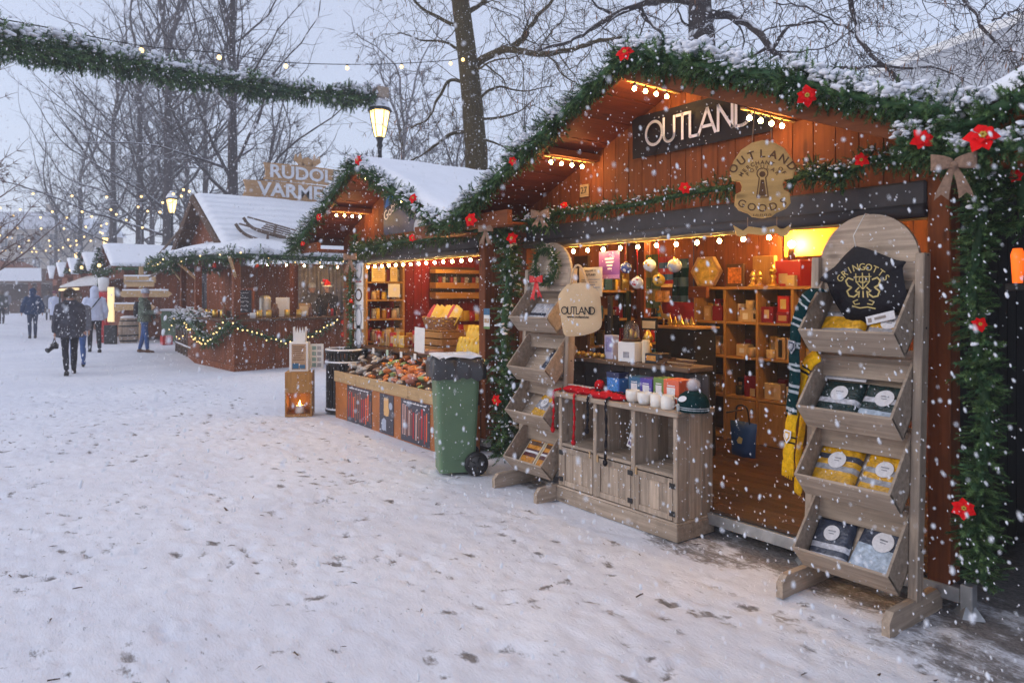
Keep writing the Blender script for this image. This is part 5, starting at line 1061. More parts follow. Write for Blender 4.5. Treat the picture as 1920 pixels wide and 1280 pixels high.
# green bin, red board and crate at the kiosk corner
def wheelie(M, label, s=1.0, w_=.50, d_=.56, h=1.03, bag=False, m=None, rz=0, detail=True):
    m = m or mat('green_plastic', (.115, .20, .11), .42, .12, 3, .15, 120, spec=.45); t = thing('wheelie_bin', label, 'bin', M=M)
    def shell(z0, z1, k0, k1, b, back0=0, back1=0):
        lo = [(-w_ / 2 * k0, -d_ / 2 * k0), (w_ / 2 * k0, -d_ / 2 * k0), (w_ / 2 * k0, d_ / 2 * k0), (-w_ / 2 * k0, d_ / 2 * k0)]; hi = [(x / k0 * k1, y / k0 * k1) for x, y in lo]
        def rnd(q, r_=.05):
            o = []
            for i in range(4):
                p0, p1, p2 = Vector(q[i - 1]), Vector(q[i]), Vector(q[(i + 1) % 4]); a, c = (p0 - p1).normalized(), (p2 - p1).normalized()
                for u in (0, .25, .5, .75, 1): s1 = p1 + a * r_ * (1 - u) ** 2 + c * r_ * u ** 2; o.append(s1)
            return o
        lo, hi = rnd(lo), rnd(hi); n = len(lo); vs = [(p.x, p.y, z0) for p in lo] + [(p.x, p.y, z1) for p in hi]
        b.add(vs, [tuple(range(n - 1, -1, -1)), tuple(range(n, 2 * n))] + [(i, (i + 1) % n, n + (i + 1) % n, n + i) for i in range(n)], 0, False, M)
    b = MB(); shell(.03, .14, .80, .81, b); shell(.141, .86, .82, .965, b); shell(.861, .90, 1.0, 1.01, b); shell(.901, .955, 1.06, 1.07, b); b.build('body', m, t)
    b = MB(); shell(.958, .985, 1.09, 1.09, b); shell(.986, 1.02, 1.06, .9, b); ld = b.build('lid', m, t)
    b = MB(); b.tube([M @ Vector((-w_ * .4, d_ * .56, .97)), M @ Vector((-w_ * .4, d_ * .66, .99)), M @ Vector((w_ * .4, d_ * .66, .99)), M @ Vector((w_ * .4, d_ * .56, .97))], .016, 8); b.build('handle', m, t)
    for sx in (-1, 1):
        Mw = M @ T(sx * w_ * .46, d_ * .40, .105) @ RY(PI / 2); b = MB(); b.lathe([(.075, -.03), (.1, -.028), (.106, -.012), (.106, .012), (.1, .028), (.075, .03)], 28, Mw); wh = b.build('wheel', M_black, t)
        b = MB(); b.lathe([(.0, -.034), (.07, -.033), (.073, .0), (.07, .033), (0, .034)], 20, Mw, cap=(False, False)); b.build('rim', mat('grey_hub', (.05, .05, .052), .5), wh)
        for q in range(5): b = MB(); b.bx(-.008, .008, .02, .07, .033 * sx - .004, .033 * sx + .004, .001, 0, Mw @ RZ(q * 2 * PI / 5)); b.build('spoke', M_black, wh)
    b = MB(); b.tube([M @ Vector((-w_ * .44, d_ * .40, .105)), M @ Vector((w_ * .44, d_ * .40, .105))], .014, 8); b.build('axle', M_iron, t)
    if bag:                                                   # black liner folded over the rim, with snow on it
        b = MB(); vs = []; f = []; n = 72; per = []
        for i in range(n):
            a = 2 * PI * i / n; c, s_ = math.cos(a), math.sin(a); q = max(abs(c), abs(s_)); per.append((c / q * (1 - .0) , s_ / q))
        rows = [(1.02, 1.03, -.0), (1.10, 1.015, 0), (1.15, .96, 1), (1.17, .90, 1), (1.16, .855, 1)]
        vs.append((0, 0, 1.045))
        rows = [(.35, 1.05, 0), (.75, 1.045, 0), (1.0, 1.035, 0)] + rows
        for k, z, fl in rows:
            for i, (x, y) in enumerate(per):
                w1 = .035 * noise.noise((i * .55, k * 3, 1)) + .02 * noise.noise((i * 1.3, k * 7, 2)); vs.append((x * w_ / 2 * k * (1 + w1), y * d_ / 2 * k * (1 + w1), z + (.05 * noise.noise((i * .35, 0, 5)) if fl else .022 * noise.noise((x * 4, y * 4, k * 3)))))
        for i in range(n): f.append((0, 1 + i, 1 + (i + 1) % n))
        for r_ in range(len(rows) - 1):
            for i in range(n): f.append((1 + r_ * n + i, 1 + (r_ + 1) * n + i, 1 + (r_ + 1) * n + (i + 1) % n, 1 + r_ * n + (i + 1) % n))
        b.add(vs, f, 0, True, M); bgm = b.build('bin_liner', mat('black_liner', (.03, .03, .034), .28, .3, spec=.6), t)
        b = MB(); vs = []; f = []; nu = 26
        for i in range(nu + 1):
            for j in range(nu + 1):
                x, y = -1 + 2 * i / nu, -1 + 2 * j / nu; e = max(0, 1 - max(abs(x), abs(y)) ** 4) ; hh = .014 * e * (1 + .5 * noise.noise((x * 2, y * 2, 3))) - .030 * max(0, noise.noise((x * 2.2, y * 2.2, 8)) * 2.2)
                vs.append((x * w_ * .52, y * d_ * .52, 1.052 + hh))
        for i in range(nu):
            for j in range(nu): f.append((i * (nu + 1) + j, (i + 1) * (nu + 1) + j, (i + 1) * (nu + 1) + j + 1, i * (nu + 1) + j + 1))
        b.add(vs, f, 0, True, M); b.build('snow_cover', M_snow, bgm)
    else:
        b = MB(); b.bx(-w_ * .52, w_ * .52, -d_ * .52, d_ * .52, 1.022, 1.085, .03, 0, M); b.build('snow_cover', M_snow, t)
    return t
g = atT(853, 700, 6.42); yaw = math.atan2(RT.y, RT.x) + R(-76)
wheelie(T(g.x, g.y, 0) @ RZ(yaw), 'green wheelie bin with black liner folded over its rim beside the sweets stall', bag=True, w_=.40, d_=.40)
g = G(303, 641); wheelie(T(g.x, g.y + .3, 0) @ RZ(math.atan2(RT.y, RT.x) + .3), 'snow topped green wheelie bin by the red board near the kiosk', w_=.58, d_=.7)
g = G(322, 643); rb_ = thing('red_board', 'bright red painted board with white edge behind the far bin', 'board', (g.x, g.y + .5, 0)); Mf = frame((g.x, g.y + .6, 0), tuple(RT), (0, 0, 1)); b = MB(); b.bx(-.35, .18, .0, 1.1, -.05, 0, .01, 0, Mf); b.build('panel', mat('red_paint', None), rb_); b = MB(); b.bx(-.36, .19, 1.1, 1.16, -.06, .01, .01, 0, Mf); b.build('snow_cap', M_snow, rb_)
g = G(312, 646); tag(MB().bx(g.x - .19, g.x + .19, g.y - .15, g.y + .15, .0, .28, .02).build('red_crate', mat('red_paint', None)), 'small bright red crate on the snow by the far bin', 'crate')
# ================================================================== the garland and lights across the path
gl = [atT(-70, 66, 8.6), atT(0, 76, 9.3), atT(120, 98, 10.4), atT(250, 122, 11.5), atT(380, 146, 12.7), atT(510, 166, 13.8), atT(620, 178, 14.6), atT(700, 184, 15.15)]
garland(catmull(gl, 8), .33, 'long snowy fir garland slung across the path to the nearest lantern', None, 300, .75, seed=31, drop=.35, name='overhead_garland')
sb_ = [atT(-40, 32, 9.0), atT(0, 36, 9.2), atT(100, 54, 10.4), atT(265, 86, 12), atT(411, 100, 13.3), atT(536, 117, 14.5), atT(651, 121, 15.5), atT(753, 119, 16.4), atT(845, 113, 17.1), atT(868, 106, 17.2)]
light_string(catmull(sb_, 5), [sb_[i] for i in (2, 3, 4, 5, 6, 7, 8, 9)], 'light string with eight bulbs along the overhead garland, tied to the mossy tree', None, [M_black, M_bulbfar], .042, .009, .08)
# festoons over the far path
fl = [((-10, 345), (62, 361), (135, 365), (200, 367), (265, 366), (325, 361)), ((0, 388), (38, 391), (98, 395), (154, 395), (208, 391), (259, 386), (330, 372)), ((-10, 398), (25, 402), (76, 406), (125, 406), (172, 404), (218, 400), (277, 394)), ((0, 425), (33, 426), (77, 427), (120, 427), (161, 424), (200, 418), (237, 411), (267, 425)),
      ((0, 440), (13, 443), (22, 445), (54, 450), (92, 450), (128, 448), (143, 450), (170, 450), (192, 436)), ((10, 468), (36, 461), (64, 464), (94, 460), (118, 463), (144, 458), (188, 434), (190, 422)), ((5, 470), (40, 472), (60, 471), (68, 471), (86, 469), (110, 468), (132, 460), (158, 443), (216, 424))]
fdist = (30, 34, 38, 44, 50, 56, 64)
fn_ = ['uppermost far festoon of warm bulbs over the path', 'second highest far festoon over the path', 'third highest far festoon over the path', 'fourth festoon from the top, before the pale building', 'fifth festoon from the top, before the pale building', 'sixth festoon from the top, low over the far path', 'lowest and farthest festoon over the path']
for i, (ln, t_) in enumerate(zip(fl, fdist)):
    P = [atT(x, y, t_ * (1 - .12 * (j / len(ln)))) for j, (x, y) in enumerate(ln)]; P2 = []
    light_string(P, P, fn_[i], 'festoons over the far path', [M_black, M_bulbfar], .03 + .0005 * t_, .006, .05)
extra = [(325, 361), (344, 353), (360, 378), (318, 380), (305, 377), (340, 365), (300, 395), (355, 356)]
light_string([atT(x, y, 24) for x, y in extra], [atT(x, y, 24) for x, y in extra], 'tangle of warm bulbs hanging round the kiosk lantern lamp', None, [M_black, M_bulbfar], .04, .006, .05)
# ================================================================== garlands of the two open stalls
def P3(*a): return Vector(a)
yg = Y1 - .58 - .06
garland(catmull([P3(X1 - 2.0, yg, 2.22), P3(X1 - 1.0, yg, 2.66), P3(X1 - .05, yg, 3.06), P3(X1 + .15, yg, 3.09), P3(X1 + 1.0, yg, 2.77), P3(X1 + 1.97, yg, 2.35)], 10), .14, 'snowy fir garland along the gable edge over the OUTLAND banner', 'fir garlands on the gables', 430, 1.3, seed=1, drop=.55)
garland(catmull([onY(1030, 402, Y1 - .14), onY(1120, 392, Y1 - .15), onY(1200, 382, Y1 - .15), onY(1290, 362, Y1 - .14), onY(1375, 350, Y1 - .15)], 6), .085, 'fir garland on the beam between the house number and the carved sign', None, 330, .12, seed=2, flat=(0, -1, 0))
garland(catmull([onY(1478, 342, Y1 - .14), onY(1530, 322, Y1 - .15), onY(1570, 335, Y1 - .16), onY(1630, 300, Y1 - .15), onY(1690, 300, Y1 - .15), onY(1760, 275, Y1 - .16)], 6), .09, 'wavy fir garland on the beam right of the carved sign', None, 330, .15, seed=3, flat=(0, -1, 0))
garland(catmull([onY(915, 425, Y1 - .25), onY(948, 440, Y1 - .22), onY(955, 520, Y1 - .2), onY(945, 620, Y1 - .2), onY(952, 720, Y1 - .2), onY(948, 790, Y1 - .2), onY(945, 850, Y1 - .2)], 7), .175, 'thick fir garland hanging down between the two stalls', None, 340, .25, seed=4)
garland(catmull([onY(930, 415, Y1 - .3), onY(985, 418, Y1 - .25), onY(1035, 420, Y1 - .2)], 6), .10, 'short fir garland under the left eave beside the small burlap bow', None, 330, .3, seed=41)
garland(catmull([onY(1800, 262, Y1 - .34), onY(1838, 320, Y1 - .25), onY(1840, 420, Y1 - .22), onY(1822, 540, Y1 - .2), onY(1835, 660, Y1 - .2), onY(1850, 780, Y1 - .2), onY(1838, 900, Y1 - .2), onY(1835, 1000, Y1 - .2), onY(1845, 1085, Y1 - .2)], 7), .115, 'tall fir garland hanging down beside the red corner post', None, 400, .03, seed=6)
garland(catmull([onY(1700, 262, yg - .02), onY(1760, 290, yg - .03), onY(1830, 285, yg - .05), onY(1920, 270, yg - .05)], 6), .10, 'snow capped fir garland joining the two nearest stall roofs', None, 340, 1.3, seed=7)
garland(catmull([P3(-1.33, yg, 2.27), P3(-.6, yg, 2.55), P3(.55, yg, 3.05)], 8), .12, 'fir garland climbing the closed stall gable at the picture edge', 'fir garlands on the gables', 320, 1.0, seed=8)
garland(catmull([onY(1900, 240, Y1 - .1), onY(1910, 320, Y1 - .1), onY(1925, 420, Y1 - .1)], 6), .12, 'dark fir garland on the closed stall post at the picture edge', None, 300, .1, seed=81)
yg2 = Y2 - .58 - .06
garland(catmull([P3(X2 - 2.0, yg2, 2.2), P3(X2 - 1.0, yg2, 2.64), P3(X2 - .05, yg2, 3.06), P3(X2 + .1, yg2, 3.06), P3(X2 + 1.0, yg2, 2.66), P3(X2 + 1.95, yg2, 2.24), P3(X1 - 1.98, yg, 2.24)], 10), .15, 'snowy fir garland along the gable edge of the sweets stall', 'fir garlands on the gables', 260, .9, seed=10)
garland(catmull([onY(668, 472, Y2 - .14), onY(740, 455, Y2 - .14), onY(820, 445, Y2 - .14), onY(905, 425, Y2 - .14)], 6), .13, 'fir garland on the beam of the sweets stall', None, 260, .12, seed=11, flat=(0, -1, 0))
garland(catmull([onY(668, 440, Y2 - .2), onY(660, 480, Y2 - .12), onY(656, 560, Y2 - .12), onY(658, 620, Y2 - .12), onY(657, 668, Y2 - .12)], 6), .10, 'slim fir garland down the far post of the sweets stall', None, 220, .1, seed=12)
# ------------------------------------------------------------------ poinsettias
M_red2 = mat('poinsettia_red_light', (.80, .008, .010), .6, .12, spec=.12)
POIN = []
def poinsettia(p, size, label, seed, nrm=(.5, -.85, .12)):
    size *= .74 + .14 * math.sin(seed * 2.7); nrm = (nrm[0] + .3 * math.sin(seed * 1.3), nrm[1], nrm[2] + .3 * math.cos(seed * 2.1))
    n = Vector(nrm).normalized(); x = Vector((0, 0, 1)).cross(n).normalized(); M = frame(p, x, n.cross(x)) @ RZ(seed * 1.7)
    t = thing('poinsettia', label, 'flower', M=M, group='red poinsettias on the garlands'); R_ = random.Random(seed)
    for ring, (k, L, tilt, mt) in enumerate(((6, 1.0, .12, M_red), (5, .68, .42, M_red2))):
        b = MB()
        for i in range(k):
            a = 2 * PI * (i + .5 * ring) / k + R_.uniform(-.15, .15); l = size * .5 * L * R_.uniform(.85, 1.12); w_ = l * .36
            out = [(.10, .0), (.35, .62), (.58, 1), (.72, .72), (1, 0)]; vs = []; m = RZ(a)
            for u, ww in out:
                z = l * (tilt * u + .16 * math.sin(u * 3) - .22 * u * u * R_.uniform(.6, 1.3)) + ring * size * .06
                vs += [(u * l, -ww * w_, z), (u * l, 0, z - .10 * w_), (u * l, ww * w_, z)]
            f = []
            for j in range(4): q = j * 3; f += [(q, q + 3, q + 4, q + 1), (q + 1, q + 4, q + 5, q + 2)]
            b.add(vs, f, 0, True, M @ m)
        b.build('petals', mt, t)
    b = MB()
    for i in range(6): a = i * 1.05; b.ball((.07 * size * math.cos(a), .07 * size * math.sin(a), .16 * size), size * .05, 1, 0, M)
    b.build('flower_centre', M_ycent, t); return t
pl = [(1172, 100, yg - .13, .15, 'poinsettia at the very peak of the OUTLAND gable'), (1512, 180, yg - .12, .13, 'poinsettia halfway down the right slope of the OUTLAND gable'), (1729, 260, yg - .12, .145, 'snow dusted poinsettia above the large burlap bow'), (1843, 258, yg - .13, .15, 'largest open poinsettia right of the large burlap bow'),
      (1616, 300, Y1 - .26, .13, 'poinsettia on the beam garland right of the carved sign'), (1285, 352, Y1 - .26, .10, 'poinsettia on the beam garland left of the carved sign'), (1057, 385, Y1 - .26, .10, 'poinsettia beside the small burlap bow'), (962, 302, yg - .1, .10, 'poinsettia low on the left slope of the OUTLAND gable'), (930, 750, Y1 - .34, .13, 'lowest poinsettia on the garland between the stalls'),
      (978, 650, Y1 - .2, .09, 'poinsettia peeping out beside the second bin of the far rack'), (960, 446, Y1 - .36, .13, 'topmost poinsettia on the garland between the stalls'), (1836, 607, Y1 - .32, .12, 'poinsettia at mid height on the corner post garland'), (1806, 953, Y1 - .32, .115, 'lowest poinsettia on the corner post garland'), (1904, 330, Y1 - .2, .09, 'dim poinsettia on the closed stall post garland'),
      (672, 300, yg2 - .16, .16, 'poinsettia at the peak of the sweets stall gable'), (775, 372, yg2 - .14, .13, 'poinsettia on the snowy slope of the sweets stall gable'), (598, 407, yg2 - .12, .14, 'poinsettia near the far eave of the sweets stall'), (774, 446, Y2 - .28, .12, 'poinsettia on the beam of the sweets stall'), (846, 420, yg2 - .14, .15, 'poinsettia left of the pair in the roof valley'),
      (883, 412, yg - .12, .14, 'poinsettia right of the pair in the roof valley'), (658, 564, Y2 - .26, .09, 'poinsettia on the slim post garland of the sweets stall'), (568, 457, yg2 - .1, .1, 'small poinsettia at the lowest eave of the sweets stall')]
for i, (x, y, Y, s, lab) in enumerate(pl): poinsettia(onY(x, y, Y), s, lab, i)
for i, (x, y, t_, lab) in enumerate(((402, 497, 15.2, 'poinsettia on the kiosk eave left of the corner'), (482, 498, 15.6, 'poinsettia on the kiosk eave right of the corner'), (459, 612, 15.3, 'poinsettia on the kiosk counter swag'), (366, 618, 17.3, 'poinsettia on the snowy rail fence'), (428, 605, 15.2, 'poinsettia at the kiosk corner swag'), (643, 604, 16, 'upper poinsettia on the kiosk wreath'), (643, 627, 16, 'lower poinsettia on the kiosk wreath'))):
    poinsettia(atT(x, y, t_), .17, lab, 50 + i)
# ------------------------------------------------------------------ burlap bows
def ribbon(b, pts, w_, wdir, mi=0, twist=0):
    pts = catmull(pts, 6); vs = []; f = []; wd = Vector(wdir)
    for i, p in enumerate(pts):
        ww = w_ * (1 if not hasattr(w_, '__call__') else 1); q = wd.copy(); q.rotate(Euler((0, twist * i / len(pts), 0))); vs += [(p + q * ww / 2)[:], (p - q * ww / 2)[:]]
    for i in range(len(pts) - 1): f.append((2 * i, 2 * i + 2, 2 * i + 3, 2 * i + 1))
    n = len(vs); vs2 = [(x, y + .0025, z) for x, y, z in vs]; f2 = [tuple(k + n for k in q[::-1]) for q in f]; b.add(vs + vs2, f + f2, mi, True)
def bow(p, s, label, m=M_burlap, tails=(.9, 1.0), yaw=R(25)):
    M = T(*p) @ RZ(yaw); t = thing('ribbon_bow', label, 'bow', M=M)
    for sg in (-1, 1):
        b = MB(); vs = []; f = []; n = 14
        for i in range(n + 1):                                # loop: out along the top, back underneath
            u = i / n; a = u * 2 * PI; x = sg * s * .5 * (1 - math.cos(a)) * .55; y = -.10 * s * math.sin(a) - .03 * s; w_ = s * (.16 + .30 * math.sin(u * PI)); z0 = s * (.06 + .08 * math.sin(u * PI)); 
            vs += [(x, y, z0 + w_ / 2), (x, y - .02 * s, z0), (x, y, z0 - w_ / 2)]
        for i in range(n): q = i * 3; f += [(q, q + 3, q + 4, q + 1), (q + 1, q + 4, q + 5, q + 2)]
        b.add(vs, f, 0, True, M); b.build('loop', m, t)
        b = MB(); L = s * tails[0 if sg < 0 else 1]; vs = []; f = []
        for i in range(9):
            u = i / 8; w_ = s * (.14 + .22 * u); cx = sg * s * .30 * u ** .8; zc = -L * u; wob = .03 * s * math.sin(u * 7 + sg); e = .08 * s if i == 8 else 0
            vs += [(cx - w_ / 2, wob - .05 * s, zc - e), (cx, wob - .08 * s, zc + e), (cx + w_ / 2, wob - .05 * s, zc - e)]
        for i in range(8): q = i * 3; f += [(q, q + 3, q + 4, q + 1), (q + 1, q + 4, q + 5, q + 2)]
        b.add(vs, f, 0, True, M); b.build('tail', m, t)
    b = MB(); b.ball((0, -.1 * s, .03 * s), (.09 * s, .07 * s, .11 * s), 2, 0, M); b.build('knot', m, t); return t
bow(onY(1788, 312, yg - .16), .145, 'large burlap bow with long tails at the red corner post', tails=(.85, .82))
bow(onY(1013, 405, Y1 - .36), .15, 'small burlap bow beside the fir wreath', tails=(.5, .55))
bow(onY(911, 432, yg2 - .1), .13, 'burlap bow in the roof valley of the sweets stall', tails=(.9, .9)); bow(onY(657, 485, Y2 - .3), .20, 'burlap bow at the far post of the sweets stall', tails=(.9, .8))
# ------------------------------------------------------------------ bulbs under purlins and beams
def purlin_string(xc, u, y0, yf, zr, ze, he, label, n=4):
    x = xc + u * he; z = zr - (zr - ze) * abs(u) - (.073 if u else .063); ys = [y0 + .10 + k * (yf - y0 - .16) / (n - .2) for k in range(n)]
    return light_string([P3(x, y0 + .03, z), P3(x, yf - .02, z)], [P3(x, y, z - .004) for y in ys], label, 'bulb rows under the gables', [M_black, M_bulb], .0135, batten=(.02, .012, mat('lit_batten', (.55, .36, .12), .6)))
for u, lab in ((-.445, 'row of four bulbs under the left roof beam of the OUTLAND gable'), (0, 'row of four bulbs under the ridge beam of the OUTLAND gable'), (.455, 'row of four bulbs in front of the end of the OUTLAND banner')): purlin_string(X1, u, Y1 - .58, Y1 - .02, 3.05, 2.27, 1.92, lab)
for u, lab in ((-.445, 'row of four bulbs under the left roof beam of the sweets stall'), (0, 'row of bulbs under the ridge beam of the sweets stall'), (.455, 'row of four bulbs on the right roof beam of the sweets stall')): purlin_string(X2, u, Y2 - .58, Y2 - .02, 3.05, 2.27, 1.92, lab)
zb = 1.985
for (pxs, yf, lab, grp) in (([1075, 1102, 1131, 1163, 1196, 1231, 1268, 1307, 1349, 1394, 1442], Y1, 'row of bulbs along the top of the OUTLAND stall opening', None), ([690, 703, 716, 729, 742, 756, 770, 785, 799, 815, 831, 848, 865, 882, 901], Y2, 'close row of bulbs along the top of the sweets stall opening', None)):
    yy = yf + .03; B = [onY(x, 470, yy) for x in pxs]; B = [P3(p.x, yy, zb) for p in B]
    xr = (PR1 if yf == Y1 else PR2) - .07; xl = (PL1 if yf == Y1 else PL2) + .07
    light_string([P3(xl, yy, zb + .006), P3(xr, yy, zb + .006)], B, lab, grp, [M_black, M_bulbrow], .014 if yf == Y1 else .0155, drop=.036, batten=(.025, .012, mat('lit_batten', None)))
# ================================================================== wooden display racks
def rack(M, label):
    t = thing('display_rack', label, 'display rack', M=M, group='weathered wooden bin racks before the OUTLAND stall'); A = M @ Matrix(((1, 0, 0, 0), (0, 1, .05, 0), (0, 0, 1, 0), (0, 0, 0, 1)))
    for sx in (-1, 1):
        b = MB(); x = sx * .275; b.bx(x - .022, x + .022, -.036, .036, .10, 1.80, .004, 0, A); b.build('post', WW['Z'], t)
        b = MB(); prof = [(-.29, .0), (-.29, .075), (-.25, .115), (.20, .115), (.26, .07), (.26, 0)]; b.prism([(y, z) for y, z in prof], x - .019 * 1 + sx * .0, x + .019, M @ Matrix(((0, 0, 1, 0), (1, 0, 0, 0), (0, 1, 0, 0), (0, 0, 0, 1)))); b.build('foot', WW['Y'], t)
        b = MB()
        for k in range(5): b.lathe([(.006, 0), (.006, .002)], 6, A @ T(x + sx * .0222, .0, .35 + k * .36) @ RY(sx * PI / 2))
        b.build('screw_head', M_dark, t)
    b = MB(); b.prism([(-.252, 1.62), (.252, 1.62), (.252, 1.76)] + arc(0, 1.755, .262, 0, 180, 30) + [(-.252, 1.76)], -.018, .004, A @ FACE((0, 0, 0)) ); b.build('arch_board', WW['X'], t)
    for k in range(3):
        b = MB(); b.bx(-.25, .25, .012, .028, .38 + k * .385, .545 + k * .385, .003, 0, A); b.build('back_board', WW['X'], t)
    bins = []
    for k, z in enumerate((1.41, 1.005, .645, .262)):
        b = MB(); F = Vector((0, -.225, z)); u = Vector((0, .635, .772)); v = Vector((0, .70, -.714)); L, D = .34, .165
        B_ = F + v * D; Mf = A @ frame(F, (1, 0, 0), v)          # front board
        b.bx(-.25, .25, 0, D, -.007, .007, .003, 0, Mf)
        Mb_ = A @ frame(B_, (1, 0, 0), u); b.bx(-.25, .25, .008, L, -.007, .006, .003, 0, Mb_)   # floor
        T_ = F + u * L; Mk = A @ frame(T_, (1, 0, 0), v); b.bx(-.25, .25, .0, D - .008, -.007, .007, .003, 0, Mk)
        for sx in (-1, 1):
            q = [F - u * .004, F + v * (D + .004), F + v * D + u * L, F + u * L]; q = [(p.y, p.z) for p in q]
            b.prism(q, sx * .2435 - .0065, sx * .2435 + .0065, A @ Matrix(((0, 0, 1, 0), (1, 0, 0, 0), (0, 1, 0, 0), (0, 0, 0, 1))))
        b.build('bin', WW['X'], t); bins.append((A @ frame(B_ , (1, 0, 0), u)) @ T(0, 0, .007))
    return t, A, bins
# local axes of a bin: x across, y up the sloping floor, z out of the floor
XR, XL = -1.897, -4.53
rkR, AR, binR = rack(T(XR, 3.665, 0), 'near weathered wooden rack of four bins with a black pouch on its arch')
rkL, AL, binL = rack(T(XL, 3.685, 0), 'far weathered wooden rack of four bins with a fir wreath on its arch')
def gloss(name, c, r=.16): return mat(name, c, r, .4, 34, .55, 48, spec=.7)
M_yel, M_grn, M_gry, M_blu, M_lgt = gloss('mustard_knit', (.64, .33, .008)), gloss('dark_green_knit', (.008, .030, .030)), gloss('grey_knit', (.32, .32, .35)), gloss('navy_knit', (.035, .045, .075)), gloss('pale_blue_knit', (.42, .50, .60))
M_orn = gloss('orange_knit', (.62, .25, .02)); M_maroon = gloss('maroon_knit', (.10, .02, .02)); M_stick = mat('round_sticker', (.74, .72, .74), .5, .12, 60); M_silver = gloss('silver_film', (.55, .55, .60), .2); M_brown = gloss('brown_knit', (.12, .05, .02))
def pack(M, w_, l, th, base, stripes, label, sticker=True, card=None, name='knitwear_pack', cat='packed scarf', lump=.006, tray=None):
    """a folded knit in a clear sleeve: base block, knitted stripes, round sticker, header card"""
    t = thing(name, label, cat, M=M); b = MB(); n = 18; th *= .62; w_ *= 1.06; l *= 1.08; vs = []; f = []
    for i in range(n + 1):
        for j in range(n + 1):
            x, y = -w_ / 2 + w_ * i / n, l * j / n; e = min(i, n - i, j, n - j); p = M @ Vector((x, y, 0)); vs.append((x, y, th * (.0 if e == 0 else (.8 if e == 1 else 1)) + lump * .7 * noise.noise(p * 23) + lump * .5 * noise.noise(p * 60)))
    for i in range(n):
        for j in range(n):
            a = i * (n + 1) + j; mi = 0; yy = (j + .5) / n
            for k, (s0, s1, mm) in enumerate(stripes):
                if s0 <= yy < s1: mi = k + 1
            f.append((a, a + n + 1, a + n + 2, a + 1)); b.I.append(mi); b.S.append(True)
    V = np.array(vs); A = np.array(M); b.V.append(V @ A[:3, :3].T + A[:3, 3]); b.F.extend(f); b.n = len(vs); b.build('folded_knit', [base] + [s[2] for s in stripes], t)
    if tray: b = MB(); b.bx(-w_ / 2 - .006, w_ / 2 + .006, -.006, l + .006, .0005, th * .7, .003, 0, M); b.build('sleeve', tray, t)
    if sticker:
        b = MB(); b.lathe([(w_ * .2, 0), (w_ * .2, .0015)], 24, M @ T(.0, l * .66, th + .004), smooth=False); st = b.build('sticker', M_stick, t)
        b = MB(); b.bx(-.02, .02, -.004, .004, .0, .001, 0, 0, M @ T(0, l * .66 + .010, th + .0058)); b.bx(-.014, .014, -.0025, .0025, .0, .001, 0, 0, M @ T(0, l * .66 - .004, th + .0058)); b.build('sticker_print', M_gry, st)
    if card: b = MB(); b.bx(-w_ / 2, w_ / 2, l * .97, l * 1.16, th, th + .004, .001, 0, M @ RX(.0)); b.build('header_card', card, t)
    return t
st = lambda *a: a
pack(binR[0] @ T(-.10, .015, .01) @ RZ(.03), .23, .22, .05, M_gry, [st(.42, .78, M_yel)], 'grey pack with a mustard band in the top bin of the near rack', sticker=False)
pack(binR[0] @ T(.13, .012, .012) @ RZ(-.1), .20, .21, .055, M_yel, [st(.3, .5, M_gry), st(.78, 1, M_gry)], 'mustard pack with an oval sticker in the top bin of the near rack')
pack(binR[1] @ T(-.12, .012, .01), .215, .25, .05, M_grn, [st(0, .2, M_silver), st(.45, .55, M_silver)], 'dark green pack in the second bin of the near rack, with round sticker', card=M_stick)
pack(binR[1] @ T(.115, .008, .012) @ RZ(-.03), .225, .25, .055, M_grn, [st(0, .38, M_pl if False else M_lgt), st(.56, .67, M_silver)], 'larger green and pale striped pack in the second bin of the near rack')
pack(binR[2] @ T(-.12, .010, .012) @ RZ(.02), .225, .26, .05, M_yel, [st(0, .25, M_cream), st(.44, .56, M_gry), st(.67, .78, M_blu)], 'mustard scarf pack with dark stripes, wider one in the third bin')
pack(binR[2] @ T(.125, .012, .014) @ RZ(-.02), .21, .25, .05, M_yel, [st(0, .2, M_cream), st(.33, .45, M_gry), st(.56, .67, M_gry)], 'mustard scarf pack with grey stripes, nearer one in the third bin')
pack(binR[3] @ T(-.13, .010, .010) @ RZ(.06), .20, .25, .05, M_blu, [st(0, .22, M_silver), st(.33, .45, M_silver)], 'navy pack under a pale card in the bottom bin of the near rack', card=M_stick)
pack(binR[3] @ T(.105, .006, .012) @ RZ(-.08), .25, .29, .045, M_blu, [st(0, .55, M_lgt)], 'large pale blue and navy pack in the bottom bin of the near rack')
pack(binL[0] @ T(-.09, .012, .01), .22, .24, .04, M_silver, [st(.45, .55, M_blu)], 'silvery pack in the top bin of the far rack, nearer the street', sticker=False)
pack(binL[0] @ T(.12, .010, .012) @ RZ(.05), .19, .22, .04, M_silver, [st(.2, .35, M_lgt)], 'silvery pale pack behind the tan tote bag', sticker=False)
pack(binL[1] @ T(.10, .02, .012) @ RZ(-.15), .21, .25, .05, M_blu, [st(.1, .3, M_silver)], 'crumpled dark pack in the second bin of the far rack')
pack(binL[2] @ T(.0, .012, .01) @ RZ(-.12), .19, .26, .05, M_yel, [st(.45, .7, M_gry)], 'mustard pack in the third bin of the far rack')
pack(binL[2] @ T(.16, .010, .02) @ RZ(-.12), .15, .29, .045, M_silver, [st(.2, .3, M_blu), st(.44, .56, M_blu), st(.67, .78, M_blu)], 'white and navy striped pack in the third bin of the far rack', sticker=False)
